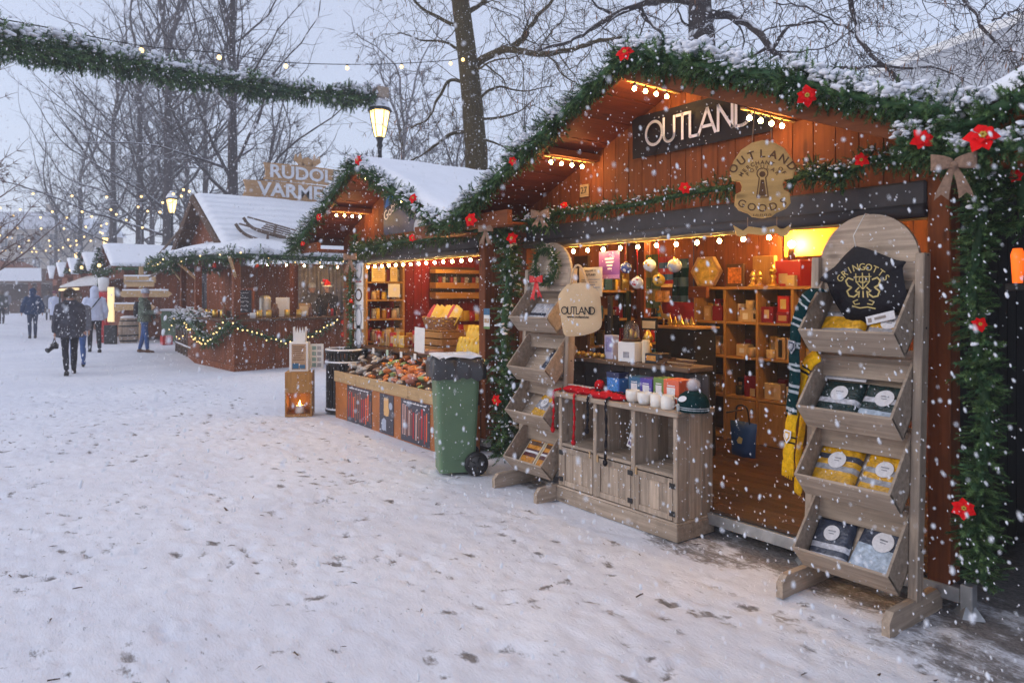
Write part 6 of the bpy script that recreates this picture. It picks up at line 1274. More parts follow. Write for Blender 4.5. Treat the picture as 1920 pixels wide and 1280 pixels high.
for x, lab in ((-.105, 'orange and brown boxed scarf, left one in the bottom bin of the far rack'), (.105, 'orange and brown boxed scarf, right one in the bottom bin of the far rack')):
    pack(binL[3] @ T(x, .01, .012), .175, .29, .045, M_orn, [st(.33, .56, M_maroon), st(.67, .8, M_brown), st(.44, .5, M_stick)], lab, sticker=False, tray=M_cream)
# ---- black drawstring pouch on the arch, gold crest and lettering
Mg = AR @ frame((.01, -.055, 1.655), (1, 0, 0), (0, -.10, 1)); kq = 3.55 / FPX * 1.02
pq = lambda x, y: ((x - 1632) * kq * 1.08, (512 - y) * kq)
outl = [pq(*p) for p in ((1618, 440), (1640, 446), (1665, 458), (1690, 470), (1706, 474), (1700, 486), (1703, 520), (1708, 552), (1690, 566), (1660, 578), (1634, 590), (1612, 590), (1600, 588), (1582, 560), (1568, 530), (1563, 512), (1549, 506), (1558, 494), (1580, 478), (1598, 458))]
pc_ = thing('drawstring_pouch', 'black drawstring pouch lettered in gold, hung on the near rack arch', 'pouch', M=Mg)
oc = catmull([Vector((x, y, 0)) for x, y in outl + outl[:1]], 3)[:-1]
b = MB(); b.pillow([(p.x, p.y) for p in oc], .022, Mg, rings=7)
b.build('pouch', mat('black_satin', (.007, .006, .010), .5, .3, 7, .5, 30, spec=.2), pc_)
b = MB(); b.tube([Mg @ Vector((*pq(1620, 442), .0)), Mg @ Vector((*pq(1620, 420), .02)), AR @ Vector((0, -.03, 2.02)), AR @ Vector((0, .012, 2.02)), AR @ Vector((0, .012, 1.95))], .0022, 5); b.build('cord', M_white, pc_)
b = MB(); Mq = Mg @ T(.006, -.012, .0215)
arctext(b, 'GRINGOTTS', 0, -.055, .150, 142, 38, .050, Mq, depth=.0015, sx=.95)
def sweep(pts, w_): b.strokes([pts], w_, 0, .0015, Mq, rnd=True)
sweep([(-.045, .045), (.045, .045)], .005); sweep([(-.035, .062), (-.035, .02), (0, -.02), (.035, .02), (.035, .062)], .005); sweep([(0, .065), (0, -.02)], .005); sweep([(-.035, .02), (.035, .02)], .004); sweep(arc(0, .03, .018, 0, 360, 12), .004)
for s_ in (-1, 1):
    sweep([(s_ * .05, .03), (s_ * .075, .04), (s_ * .09, .025), (s_ * .08, .0), (s_ * .06, -.01), (s_ * .085, -.03), (s_ * .075, -.055), (s_ * .05, -.06), (s_ * .03, -.045)], .0075); sweep([(s_ * .03, -.075), (s_ * .055, -.085), (s_ * .045, -.10), (s_ * .02, -.095)], .005); sweep([(s_ * .02, -.01), (s_ * .04, -.03), (s_ * .02, -.04)], .006)
for s_ in (-.02, 0, .02): sweep([(s_, -.03), (s_ * 1.2, -.062)], .006)
sweep([(-.06, -.108), (-.02, -.118), (.02, -.112), (.06, -.12)], .006); b.build('gold_print', M_gold, pc_)
b = MB(); tg = Mg @ T(*[*pq(1664, 578)], .028) @ RZ(.26) @ RX(-.2); b.bx(-.075, .075, -.022, .022, 0, .003, .001, 0, tg); tgo = b.build('swing_tag', M_stick, pc_); b = MB(); b.bx(-.065, -.045, -.012, .010, .0032, .0045, 0, 0, tg); b.bx(-.03, .03, -.006, .008, .0032, .0042, 0, 0, tg); b.build('tag_print', mat('tag_grey', (.3, .25, .22), .8), tgo)
# ---- striped scarves draped on the near rack
def scarf(pts, w_, wdir, mats_, per, label, fringe=None, patch=None, thick=.016, cat='scarf'):
    C = catmull(pts, 14); t = thing('striped_scarf', label, cat, tuple(C[len(C) // 2])); b = MB(); wd = Vector(wdir).normalized(); vs = []; nn = 5; f = []; acc = 0
    for i, p in enumerate(C):
        tg_ = (C[min(i + 1, len(C) - 1)] - C[max(i - 1, 0)]).normalized(); q = (wd - tg_ * wd.dot(tg_)).normalized(); nrm = tg_.cross(q)
        for j in range(nn): u = -1 + 2 * j / (nn - 1); vs.append((p + q * u * w_ / 2 + nrm * (thick * .5 * (1 - u * u) + .006 * math.sin(i * .4 + j * 1.7)))[:])
        for j in range(nn): u = 1 - 2 * j / (nn - 1); vs.append((p + q * u * w_ / 2 - nrm * (thick * .5 * (1 - u * u)))[:])
    k = 2 * nn
    for i in range(len(C) - 1):
        acc += (C[i + 1] - C[i]).length; ph = acc % per[0]; mi = 1 if any(a <= ph < c for a, c in per[1]) else 0
        for j in range(k): b.F.append((i * k + j, i * k + (j + 1) % k, (i + 1) * k + (j + 1) % k, (i + 1) * k + j)); b.I.append(mi); b.S.append(True)
    b.V.append(np.array(vs)); b.n = len(vs); b.build('knitted_band', mats_, t)
    if fringe:
        b = MB(); e = C[-1]; tg_ = (C[-1] - C[-3]).normalized(); q = (wd - tg_ * wd.dot(tg_)).normalized()
        for j in range(11): s = e + q * w_ * (-.48 + .96 * j / 10); b.tube([s - tg_ * .01, s + tg_ * .04 + q * .004 * math.sin(j * 2), s + tg_ * (.075 + .01 * math.sin(j * 3)) + q * w_ * .03 * (j - 5) / 5], [.006, .007, .004], 5)
        b.build('fringe', mats_[0], t)
    if patch is not None:
        i = int(len(C) * patch); p = C[i]; tg_ = (C[i - 2] - C[i + 2]).normalized(); q = (wd - tg_ * wd.dot(tg_)).normalized(); n_ = q.cross(tg_); n_ = -n_ if n_.dot(CAM - p) < 0 else n_
        Mp = frame(p + n_ * (thick * .5 + .009), n_.cross(tg_) * -1, tg_); b = MB(); sh = [(-.028, .03), (.028, .03), (.028, -.01), (0, -.045), (-.028, -.01)]; b.prism(sh, 0, .003, Mp, 0); b.prism([(x * .75, y * .75) for x, y in sh], .003, .0045, Mp, 1); b.prism([(x * .45, y * .45) for x, y in sh], .0045, .006, Mp, 0); b.build('shield_patch', [M_gry, M_blu] if mats_[0].name.startswith('green') else [M_stick, M_yel], t)
    return t
knit = lambda n, c: mat(n, c, .95, .25, 40, .6, 220, spec=.1)
K_g, K_s, K_y, K_b = knit('green_scarf_knit', (.002, .028, .032)), knit('silver_scarf_knit', (.38, .42, .45)), knit('mustard_scarf_knit', (.72, .40, .01)), knit('black_scarf_knit', (.02, .018, .016))
ys = 3.60
scarf([onY(1552, 545, ys + .02), onY(1522, 548, ys - .01), onY(1500, 585, ys - .02), onY(1490, 640, ys - .01), onY(1490, 700, ys), onY(1484, 775, ys)], .085, (1, -.35, 0), [K_g, K_s], (.125, ((.0, .012), (.034, .046))), 'dark green scarf with silver stripes draped over the near rack', patch=.62)
scarf([onY(1535, 665, ys + .03), onY(1510, 690, ys + .04), onY(1488, 770, ys + .02), onY(1481, 820, ys + .01), onY(1478, 868, ys)], .085, (1, -.35, 0), [K_y, K_b], (.2, ((.115, .125), (.145, .155))), 'mustard yellow scarf with black stripes hanging below the green scarf', fringe=True, patch=.72)
scarf([onY(1510, 760, ys + .12), onY(1500, 830, ys + .10), onY(1497, 900, ys + .10)], .05, (1, -.35, 0), [K_y, K_b], (.3, ((.2, .21),)), 'narrow yellow scarf end behind the yellow fringe', fringe=True)
# ---- tote bag on the far rack and its wreath
Mt_ = frame(onY(1087, 582, 3.44), (.93, .36, 0), (0, 0, 1)); kt = 5.35 / FPX; tq = lambda x, y: ((x - 1087) * kt, (582 - y) * kt)
tb = thing('tote_bag', 'tan cloth tote bag printed OUTLAND hanging on the far rack post', 'bag', M=Mt_)
ol = [tq(*p) for p in ((1062, 535), (1076, 533), (1098, 533), (1112, 540), (1126, 552), (1129, 580), (1130, 606), (1120, 618), (1095, 626), (1068, 629), (1056, 626), (1051, 610), (1047, 585), (1043, 558), (1052, 545))]
oc = catmull([Vector((x, y, 0)) for x, y in ol + ol[:1]], 3)[:-1]; b = MB(); b.pillow([(p.x, p.y) for p in oc], .03, Mt_, rings=7); b.build('bag', mat('tan_canvas', (.62, .43, .25), .9, .1, 5, .4, 160), tb)
b = MB(); outland_mesh(b, .052, Mt_ @ T(.0, .0, .0295), .14, .0015); textmb(b, 'www.outland.no', .026, Mt_ @ T(.0, -.045, .0295), bold=.0004); b.build('lettering', M_dark, tb)
b = MB(); b.tube(catmull([Mt_ @ Vector((*tq(1068, 536), .0)), Mt_ @ Vector((*tq(1080, 505), .02)), Mt_ @ Vector((*tq(1092, 505), .02)), Mt_ @ Vector((*tq(1105, 538), .0))], 6), .008, 6); b.build('strap', mat('tan_canvas', None), tb)
wc = AL @ Vector((.0, -.055, 1.83)); wq = [wc + Vector((math.cos(a) * .135, 0, math.sin(a) * .135)) for a in [2 * PI * i / 26 for i in range(27)]]
garland(wq, .06, 'round fir wreath on the far rack arch with a red bow', None, 380, .15, seed=55, name='wreath', cat='wreath', flat=(0, -1, 0))
bow(wc + Vector((-.03, -.07, -.13)), .13, 'shiny red ribbon bow with long tails on the fir wreath', mat('red_satin', (.60, .012, .015), .35), tails=(1.15, 1.0), yaw=R(10))
b = MB(); q = wc + Vector((.09, -.085, .10)); 
# ================================================================== low cabinet and what stands on it
CX0, CX1, CY0, CY1, CH = -4.225, -3.05, 3.60, 3.965, .835
cbm = thing('cabinet', 'weathered wooden low cabinet with three cubbies and three doors', 'cabinet', ((CX0 + CX1) / 2, CY0, 0))
b = MB(); b.bx(CX0 - .012, CX1 + .012, CY0 - .014, CY1, .0, .105, .004); b.bx(CX0 - .006, CX1 + .006, CY0 - .007, CY1 - .002, .1055, .12, .004); b.build('plinth', WW['X'], cbm)
b = MB(); 
for k in range(3): y = CY0 - .018 + k * (CY1 - CY0 + .02) / 3; b.bx(CX0 - .018, CX1 + .018, y + .001, y + (CY1 - CY0 + .02) / 3 - .001, CH - .034, CH, .006)
b.build('top_board', WW['X'], cbm)
xs_ = [CX0 + .018, CX0 + .405, CX0 + .785, CX1 - .018]
for i, x in enumerate(xs_):
    b = MB(); 
    for k in range(3): y = CY0 + k * (CY1 - CY0) / 3; b.bx(x - .018, x + .018, y + .001, y + (CY1 - CY0) / 3 - .001, .121, CH - .035, .004)
    b.build('side_panel' if i in (0, 3) else 'divider', WW['Z'], cbm)
b = MB(); b.bx(CX0 + .036, CX1 - .036, CY1 - .02, CY1 - .008, .13, CH - .04, .001); b.build('back_panel', WW['X'], cbm)
for i in range(3):
    x0, x1 = xs_[i] + .02, xs_[i + 1] - .02; zs = .44 - .012 * i
    b = MB(); b.bx(x0, x1, CY0 + .004, CY1 - .021, zs - .012, zs + .012, .003); b.build('shelf', WW['X'], cbm)
    b = MB(); d0, d1 = .128, zs - .018
    for k in range(3): a = x0 + .035 + k * (x1 - x0 - .07) / 3; b.bx(a + .001, a + (x1 - x0 - .07) / 3 - .001, CY0 + .008, CY0 + .016, d0 + .03, d1 - .03, .001)
    for (a, c, z0, z1) in ((x0, x0 + .04, d0, d1), (x1 - .04, x1, d0, d1), (x0 + .041, x1 - .041, d0, d0 + .04), (x0 + .041, x1 - .041, d1 - .04, d1)): b.bx(a, c, CY0 - .003, CY0 + .0075, z0, z1, .003)
    dr = b.build('door', WW['Z'], cbm)
    hx = x0 if i == 0 else x1
    for z in (d0 + .03, d1 - .06): b = MB(); b.bx(hx - .022, hx + .022, CY0 - .0075, CY0 - .0035, z, z + .034, .001); b.build('hinge', M_iron, dr)
    b = MB(); kx = x1 - .02 if i == 0 else x0 + .02; b.bx(kx - .008, kx + .008, CY0 - .012, CY0 - .0035, d1 - .03, d1 + .02, .003); b.build('latch', WP['Z'], dr)
def on_top(px, y=None, Y=3.75): return P3(onY(px, 700, Y).x, Y, CH)
def mug(p, r, h, label, bowl=False, handle=True, m=M_white, yaw=0.6, group=None):
    M = T(*p) @ RZ(yaw); t = thing('mug', label, 'mug', M=M, group=group); b = MB()
    pr = [(r * .55, 0), (r * .8, h * .08), (r * .98, h * .35), (r, h * .7), (r * .97, h), (r * .91, h), (r * .93, h * .6), (r * .7, h * .14), (0, h * .12)] if bowl else [(r * .95, 0), (r, h * .04), (r, h), (r * .91, h), (r * .90, h * .1), (0, h * .1)]
    b.lathe(pr, 28, M, cap=(True, False)); b.build('cup', m, t)
    if handle: b = MB(); b.tube(catmull([M @ Vector((r * .96, 0, h * .82)), M @ Vector((r * 1.45, 0, h * .78)), M @ Vector((r * 1.5, 0, h * .4)), M @ Vector((r * .96, 0, h * .2))], 5), r * .11, 7); b.build('handle', m, t)
    return t
M_cer = mat('white_ceramic', (.80, .76, .70), .25, .03, spec=.5)
mug(on_top(1187, Y=3.70), .052, .085, 'round bowl-shaped white mug, leftmost of four on the cabinet', True, False, M_cer); mug(on_top(1209, Y=3.685), .052, .085, 'round bowl-shaped white mug next to the straight mugs', True, False, M_cer)
mug(on_top(1231, Y=3.675), .042, .09, 'straight white mug between a bowl-shaped mug and a handled mug', False, False, M_cer); mug(on_top(1252, Y=3.665), .046, .092, 'straight white mug with handle nearest the green beanie', False, True, M_cer, yaw=.3)
def carton(p, w_, d_, h, m, label, yaw=0, deco=None, name='gift_box', cat='box', group=None, mugpic=False, band=None):
    M = T(*p) @ RZ(yaw); t = thing(name, label, cat, M=M, group=group); b = MB(); b.bx(-w_ / 2, w_ / 2, -d_ / 2, d_ / 2, 0, h, .003, 0, M); b.build('carton', m, t)
    Mf = M @ FACE((0, -d_ / 2 - .0005, 0))
    if mugpic:
        b = MB(); b.prism([(-w_ * .27, h * .72), (-w_ * .25, h * .4), (-w_ * .13, h * .27), (w_ * .13, h * .27), (w_ * .25, h * .4), (w_ * .27, h * .72)], 0, .0012, Mf); b.bx(-w_ * .25, w_ * .25, h * .76, h * .80, 0, .0012, 0, 0, Mf); b.bx(-w_ * .33, w_ * .33, h * .12, h * .16, 0, .0012, 0, 0, Mf); b.build('printed_mug', M_stick, t)
    if deco: 
        b = MB(); (x0, x1, z0, z1), dm = deco; b.bx(x0 * w_, x1 * w_, z0 * h, z1 * h, 0, .0012, 0, 0, Mf); b.build('printed_panel', dm, t)
    if band: b = MB(); (z0, z1), dm = band; b.bx(-w_ / 2 - .001, w_ / 2 + .001, -d_ / 2 - .001, d_ / 2 + .001, z0 * h, z1 * h, .0, 0, M); b.build('printed_band', dm, t)
    return t
C_ = lambda n, c, r=.4: mat(n, c, r, .08)
m_bl, m_pu, m_gn, m_or, m_rd, m_cy = C_('teal_card', (.035, .13, .25)), C_('violet_card', (.09, .06, .36)), C_('green_card', (.13, .24, .055)), C_('orange_card', (.70, .13, .06)), C_('red_card', (.45, .02, .025)), C_('blue_card', (.03, .16, .55))
carton(on_top(1158, Y=3.86), .13, .10, .175, m_cy, 'bright blue gift box standing left of the mug boxes', deco=((-.4, .4, .1, .75), mat('blue_print', (.06, .25, .65), .4, .6, 90)), band=((.76, 1.0), C_('navy_card', (.02, .03, .10))))
carton(on_top(1199, Y=3.84), .115, .11, .165, m_bl, 'teal mug box on the cabinet, beside the violet one', mugpic=True); carton(on_top(1221, Y=3.83), .115, .11, .165, m_pu, 'violet mug box on the cabinet between teal and green', mugpic=True)
carton(on_top(1245, Y=3.82), .10, .11, .182, m_gn, 'green mug box on the cabinet between violet and orange', mugpic=True); carton(on_top(1272, Y=3.80), .135, .15, .185, m_or, 'orange red mug box nearest the green beanie', mugpic=True)
# knitted hats
def beanie(p, r, label, m, pom, band, seed=0):
    t = thing('knitted_hat', label, 'hat', tuple(p)); M = T(*p); b = MB()
    pr = [(r * .98, 0), (r * 1.03, r * .12), (r * 1.02, r * .35), (r * .98, r * .7), (r * .82, r * 1.0), (r * .5, r * 1.22), (r * .1, r * 1.3), (0, r * 1.3)]; n = 48; vs = []; f = []
    for rr_, z in pr:
        for j in range(n): a = 2 * PI * j / n; q = rr_ * (1 + .025 * math.cos(a * 24)) * (1 + .04 * noise.noise((math.cos(a), math.sin(a), z * 9))); vs.append((q * math.cos(a), q * math.sin(a) * .85, z))
    for i in range(len(pr) - 1):
        for j in range(n): f.append((i * n + j, i * n + (j + 1) % n, (i + 1) * n + (j + 1) % n, (i + 1) * n + j))
    b.add(vs, f, 0, True, M); b.build('knit', m, t)
    if band: b = MB(); b.lathe([(r * 1.035, r * .14), (r * 1.05, r * .17), (r * 1.035, r * .20)], 40, M, sy=.85, cap=(False, False)); b.lathe([(r * 1.035, r * .26), (r * 1.05, r * .29), (r * 1.035, r * .32)], 40, M, sy=.85, cap=(False, False)); b.build('stripe', band, t)
    b = MB(); r2 = np.random.default_rng(seed); d = r2.normal(size=(900, 3)); d /= np.linalg.norm(d, axis=1, keepdims=True); c = np.array(p) + np.array((0, 0, r * 1.62))
    tv = np.array([(-.05, 0, 0), (.05, 0, 0), (0, 0, 1.)]); scatter(b, tv, [(0, 1, 2)], np.tile(c, (900, 1)) + d * r * .25, rotz_to(d + r2.normal(size=d.shape) * .3, r2.uniform(0, 6, 900)), np.full(900, r * .24)); b.ball(tuple(c), r * .36, 2); b.build('pompom', pom, t)
    b = MB(); Mb2 = frame(Vector(p) + Vector((-r * .15, -r * .84, r * .82)), (1, .15, .25), (0, .35, 1)); b.lathe([(r * .30, 0), (r * .30, .003)], 20, Mb2, smooth=False, sy=.6); b.build('paper_tag', M_stick, t)
    b = MB(); Mb2 = frame(Vector(p) + Vector((-r * .55, -r * .73, r * .22)), (.8, -.5, 0), (0, 0, 1)); b.lathe([(r * .26, 0), (r * .26, .006), (r * .2, .008)], 20, Mb2, smooth=False); b.build('badge', K_s, t); return t
beanie(on_top(1300, Y=3.72), .105, 'dark green knitted beanie with grey pompom on the cabinet corner', K_g, mat('grey_wool', (.62, .57, .60), .95, .15, sheen=.3), K_s, 3)
M_kr = knit('red_knit', (.50, .012, .02)); M_kb = knit('charcoal_knit', (.022, .02, .024)); M_kw = knit('white_knit', (.6, .58, .6))
def earflap(p, label, base, acc, braids, yaw, seed, pom=True):
    """a flattened hat lying on the board with plaited cords hanging over the edge"""
    M = T(*p) @ RZ(yaw); t = thing('knitted_hat', label, 'hat', M=M); b = MB(); R_ = random.Random(seed); out = [(-.17, -.03), (-.14, -.07), (-.05, -.075), (.02, -.07), (.10, -.08), (.17, -.05), (.15, .03), (.08, .08), (-.04, .095), (-.13, .06)]
    oc = catmull([Vector((x, y, 0)) for x, y in out + out[:1]], 3)[:-1]; b.pillow([(q.x, q.y) for q in oc], .03, M @ T(0, 0, .022), rings=6); b.V[-1][:, 2] += np.array([.010 * noise.noise(Vector(v) * 22) for v in b.V[-1]]); b.build('knit', base, t)
    b = MB()
    for k in range(7): x = -.12 + k * .04; b.bx(x - .012, x + .012, -.02, .02, .047, .056, .003, 0, M @ RZ(.1 * math.sin(k)) ); 
    b.build('pattern', acc, t)
    for (bx_, L, mm) in braids:
        b = MB(); e = M @ Vector((bx_, -.075, .02)); edge = CY0 - .028; P_ = [e, P3(e.x + .0, edge + .01, CH + .012), P3(e.x, edge - .004, CH - .02), P3(e.x + .006, edge - .004, CH - L * .5), P3(e.x - .004, edge - .005, CH - L)]
        C = catmull(P_, 10); b.tube(C, [.009 + .003 * math.sin(i * 1.5) for i in range(len(C))], 7); b.ball(tuple(C[-1] - Vector((0, 0, .018))), (.019, .017, .026), 2); b.build('braid', mm, t)
    if pom: b = MB(); b.ball(M @ Vector((.11, .09, .065)), (.042, .042, .042), 2); b.build('pompom', base, t)
earflap(on_top(1090, Y=3.72), 'red and white patterned knitted hat with long red braids on the cabinet', M_kr, M_kw, ((-.155, .27, M_kr), (.085, .33, M_kr)), .0, 1)
earflap(on_top(1146, Y=3.68), 'flat red knitted hat with dark braids on the cabinet, beside the bowl mugs', M_kr, M_kb, ((-.14, .22, M_kb), (.05, .42, M_kb)), .1, 2, pom=False)
b = MB(); Mq = frame(onY(1181, 838, 3.70), (.5, -.2, .0), (-.12, .35, 1)); b.prism([(-.05, 0), (.05, 0), (.035, .15), (-.03, .165)], 0, .004, Mq); ca = tag(b.build('card_sign', M_stick), 'pale tapered card with dark print leaning in the middle cubby', 'card')
b = MB(); b.bx(-.022, .02, .085, .11, .0042, .006, 0, 0, Mq); b.bx(-.03, .03, .055, .07, .0042, .006, 0, 0, Mq); b.bx(-.03, -.005, .015, .04, .0042, .006, 0, 0, Mq); b.bx(.005, .03, .012, .04, .0042, .006, 0, 0, Mq); b.build('card_print', mat('violet_print', (.12, .08, .2), .7), ca)
# ================================================================== inside the OUTLAND stall
YB = Y1 + 2.35
# bookcase of cubby holes against the back wall
yf_ = 5.93; vx = [onY(x, 600, yf_).x for x in (1303, 1358, 1419, 1485)]; vx.append(vx[-1] + (vx[-1] - vx[-2])); hz = [onY(1400, y, yf_).z for y in (540, 606, 672, 747, 826)]
bk = thing('bookcase', 'honey coloured cubby bookcase at the back of the OUTLAND stall', 'bookcase', (sum(vx) / 5, yf_, .16))
for i, x in enumerate(vx): b = MB(); b.bx(x - .014, x + .014, yf_, YB - .03, .16, hz[0] - .0145, .003); b.build('upright', WH['Z'], bk)
for i, z in enumerate(hz): b = MB(); b.bx(vx[0] - .03, vx[-1] + .03, yf_ - .012, YB - .03, z - .014, z + .014, .003) if i == 0 else [b.bx(vx[k] + .0145, vx[k + 1] - .0145, yf_ + .004, YB - .03, z - .012, z + .012, .002) for k in range(4)]; b.build('shelf', WH['X'], bk)
b = MB(); b.bx(vx[0], vx[-1], YB - .029, YB - .02, .16, hz[0] - .02, .001); b.build('back_panel', WD['X'], bk)
for k in (1, 2): b = MB(); b.bx(vx[k] + .02, vx[k + 1] - .02, yf_ + .002, yf_ + .012, .19, hz[3] - .02, .003); dr = b.build('door', WH['Z'], bk); b = MB(); b.ball((vx[k + 1] - .05, yf_ - .01, (.19 + hz[3]) / 2 + .1), .012, 2); b.build('knob', M_iron, dr)
def cub(col, row, u): return P3(vx[col] + (vx[col + 1] - vx[col]) * u, yf_ + .10, hz[row] + .0125)
M_crm = C_('cream_box', (.55, .40, .24)); M_mar = C_('maroon_box', (.22, .012, .03)); M_tan = C_('tan_box', (.42, .27, .14)); M_blk = C_('black_box', (.02, .018, .018))
carton(cub(1, 1, .55), .13, .10, .12, M_crm, 'cream mug box in the top cubby under the goblet shelf, left', deco=((-.2, .25, .2, .7), M_stick)); carton(cub(1, 1, .88) , .11, .10, .115, M_crm, 'cream box with a dark mug picture in the top middle cubby', deco=((-.25, .25, .25, .7), M_blk))
mug(cub(1, 1, .62) + P3(0, 0, .121), .042, .09, 'cream mug standing on a cream box in the bookcase', m=M_crm); mug(cub(1, 1, .9) + P3(0, 0, .116), .042, .09, 'black mug standing on a cream box in the bookcase', m=M_blk)
carton(cub(0, 1, .3), .09, .08, .15, M_tan, 'tan box in the top far cubby of the bookcase', deco=((-.3, .3, .3, .8), M_crm)); carton(cub(0, 1, .65), .12, .09, .15, WH['Z'] if False else M_mar, 'dark maroon box in the top far cubby of the bookcase')
carton(cub(2, 1, .2), .13, .10, .15, M_mar, 'maroon box with cream label, left in the top near cubby', deco=((-.2, .2, .25, .8), M_crm)); carton(cub(2, 1, .65), .14, .10, .10, M_mar, 'flat maroon box under another in the top near cubby', deco=((-.3, .3, .2, .7), M_tan)); carton(cub(2, 1, .67) + P3(0, 0, .101), .12, .10, .15, m_rd, 'red box with gold panel stacked in the top near cubby', deco=((-.25, .25, .2, .8), M_gold)); carton(cub(2, 1, .96), .08, .1, .13, M_mar, 'narrow maroon box at the right of the top near cubby', deco=((-.3, .3, .5, .8), M_gold))
mug(cub(1, 2, .70), .06, .0, 'x', m=M_crm) if False else None
carton(cub(1, 2, .45), .13, .10, .115, M_crm, 'cream box with a white label in the middle cubby', deco=((-.2, .2, .3, .7), M_stick)); mug(cub(1, 2, .72) + P3(0, -.03, 0), .045, .09, 'tall cream tapered mug in the middle cubby', m=M_crm, bowl=True); mug(cub(1, 2, .93), .04, .1, 'black mug with pale print in the middle cubby', m=M_blk)
mug(cub(2, 2, .28) + P3(0, -.02, 0), .045, .085, 'cream mug in front of the printed boxes, middle near cubby', m=M_crm); carton(cub(2, 2, .58), .10, .09, .2, M_tan, 'tan box with a dark bottle picture in the middle near cubby', deco=((-.2, .2, .1, .9), M_blk)); carton(cub(2, 2, .90), .10, .09, .2, M_tan, 'tan box with red print in the middle near cubby', deco=((-.25, .25, .2, .85), m_rd))
carton(cub(1, 3, .75), .17, .10, .2, M_mar, 'large maroon gift bag with label in the lower middle cubby', deco=((-.1, .22, .05, .42), M_crm)); mug(cub(1, 3, .3), .04, .09, 'black mug in the lower middle cubby', m=M_blk); carton(cub(2, 3, .35), .17, .09, .15, M_crm, 'cream box with dark line drawing in the lower near cubby', deco=((-.1, .1, .2, .8), M_tan)); carton(cub(2, 3, .88), .10, .09, .14, M_crm, 'small cream box at the side of the lower near cubby')
# on top of the bookcase
zt = hz[0] + .0145
def top(px, dy=.12): return P3(onY(px, 500, yf_ + dy).x, yf_ + dy, zt)
p = top(1324, .2); hx_ = thing('hexagonal_frame', 'yellow hexagonal honeycomb frame standing on the bookcase', 'frame', tuple(p)); Mh = FACE(p + P3(0, 0, .165)); hexa = [(.19 * math.cos(a) , .165 * math.sin(a) / .94) for a in [PI / 3 * i + .0 for i in range(6)]]
b = MB(); n = 6
for i in range(6): a, c = hexa[i], hexa[(i + 1) % 6]; b.prism([a, c, (c[0] * .86, c[1] * .86), (a[0] * .86, a[1] * .86)], -.03, .02, Mh)
b.build('rim', WP['X'], hx_); b = MB(); b.prism([(x * .86, y * .86) for x, y in hexa], -.02, .0, Mh); b.build('panel', mat('yellow_panel', (.62, .46, .12), .5, .5, 14), hx_)
p = top(1379, .18); carton(p, .20, .03, .23, WD['Z'], 'dark framed orange picture on the bookcase', deco=((-.4, .4, .15, .85), mat('orange_picture', (.5, .16, .03), .5, .7, 25)), name='framed_picture', cat='picture')
p = top(1434, .22); carton(p, .24, .05, .30, WH['Z'], 'tall orange brown wooden panel box on the bookcase', name='wooden_box')
def goblet(p, h, label):
    t = thing('gold_figurine', label, 'figurine', tuple(p), group='gold figurines on the bookcase'); b = MB(T(*p)); r = h * .3; b.lathe([(r, 0), (r, h * .06), (r * .55, h * .15), (r * .35, h * .35), (r * .55, h * .45), (r * .3, h * .6)], 12); b.build('base', M_brass, t); b = MB(T(*p)); b.lathe([(r * .3, h * .601), (r * .65, h * .7), (r * .4, h * .85), (r * .12, h * 1.0), (0, h)], 10, cap=(True, False)); b.build('top', M_brass, t)
for px_, lab in ((1411, 'gold figurine before the orange box, left end'), (1424, 'gold figurine before the orange box, middle'), (1449, 'gold figurine beside the red chest')): goblet(top(px_, .04), .15 if px_ < 1440 else .2, lab)
p = top(1488, .2); carton(p, .26, .2, .24, m_rd, 'deep red chest-shaped box under the lit lamp', deco=((-.35, .0, .1, .5), M_crm)); carton(top(1484, .03), .09, .05, .1, M_crm, 'small cream box before the red chest', deco=((-.3, .3, .2, .6), M_gold))
p = top(1484, .2) + P3(0, 0, .242); tl = thing('lit_lamp', 'small lit lamp on the deep red chest', 'lamp', tuple(p)); b = MB(T(*p)); b.lathe([(.035, 0), (.03, .11), (.02, .12)], 10); b.build('lamp_stem', WD['Z'], tl); b = MB(T(*p)); b.ball((0, 0, .155), .032, 2); b.build('bulb', M_bulbin, tl)
carton(top(1462, .24), .16, .02, .2, C_('yellow_board', (.62, .40, .06)), 'yellow board leaning behind the gold figurine', name='display_board', cat='board')
b = MB(); b.bx(onY(1470, 400, YB - .05).x, onY(1590, 400, YB - .05).x, YB - .045, YB - .02, 1.95, 2.2, .002); b.build('yellow_panel', mat('yellow_wall_panel', (.70, .42, .05), .6), S1)
# shelf board and goods on the counter
CZ = 1.081
def onc(px, Y=Y1 + .1): return P3(onY(px, 650, Y).x, Y, CZ)
carton(onc(1147), .095, .07, .19, C_('pale_blue_print', (.50, .50, .66)), 'slim pale box with blue print on the counter', deco=((-.35, .35, .3, .9), mat('lilac_print', (.3, .3, .55), .5, .5, 40))); carton(onc(1184, Y1 + .08), .16, .13, .15, M_white, 'white box with a dark cap picture on the counter', deco=((-.18, .18, .2, .5), M_gry), yaw=.1)
p = onc(1184, Y1 + .08) + P3(0, 0, .151); cl_ = thing('glass_cloche', 'small glass cloche with figures on the white box', 'cloche', tuple(p)); b = MB(T(*p)); b.lathe([(.062, .02), (.062, .09), (.05, .13), (.02, .155), (0, .158)], 20, cap=(False, False)); b.build('glass_dome', mat('clear_glass', (.9, .9, .9), .05, 0, trans=.92, alpha=.5), cl_); b = MB(T(*p)); b.lathe([(.07, 0), (.07, .018), (.06, .02)], 20); b.build('base', WD['X'], cl_)
b = MB(T(*p)); b.lathe([(.018, .021), (.010, .06), (.016, .08), (.0, .1)], 8); b.lathe([(.014, .021), (.008, .05), (.0, .09)], 8, T(.03, .01, 0)); b.build('figure', M_brass, cl_)
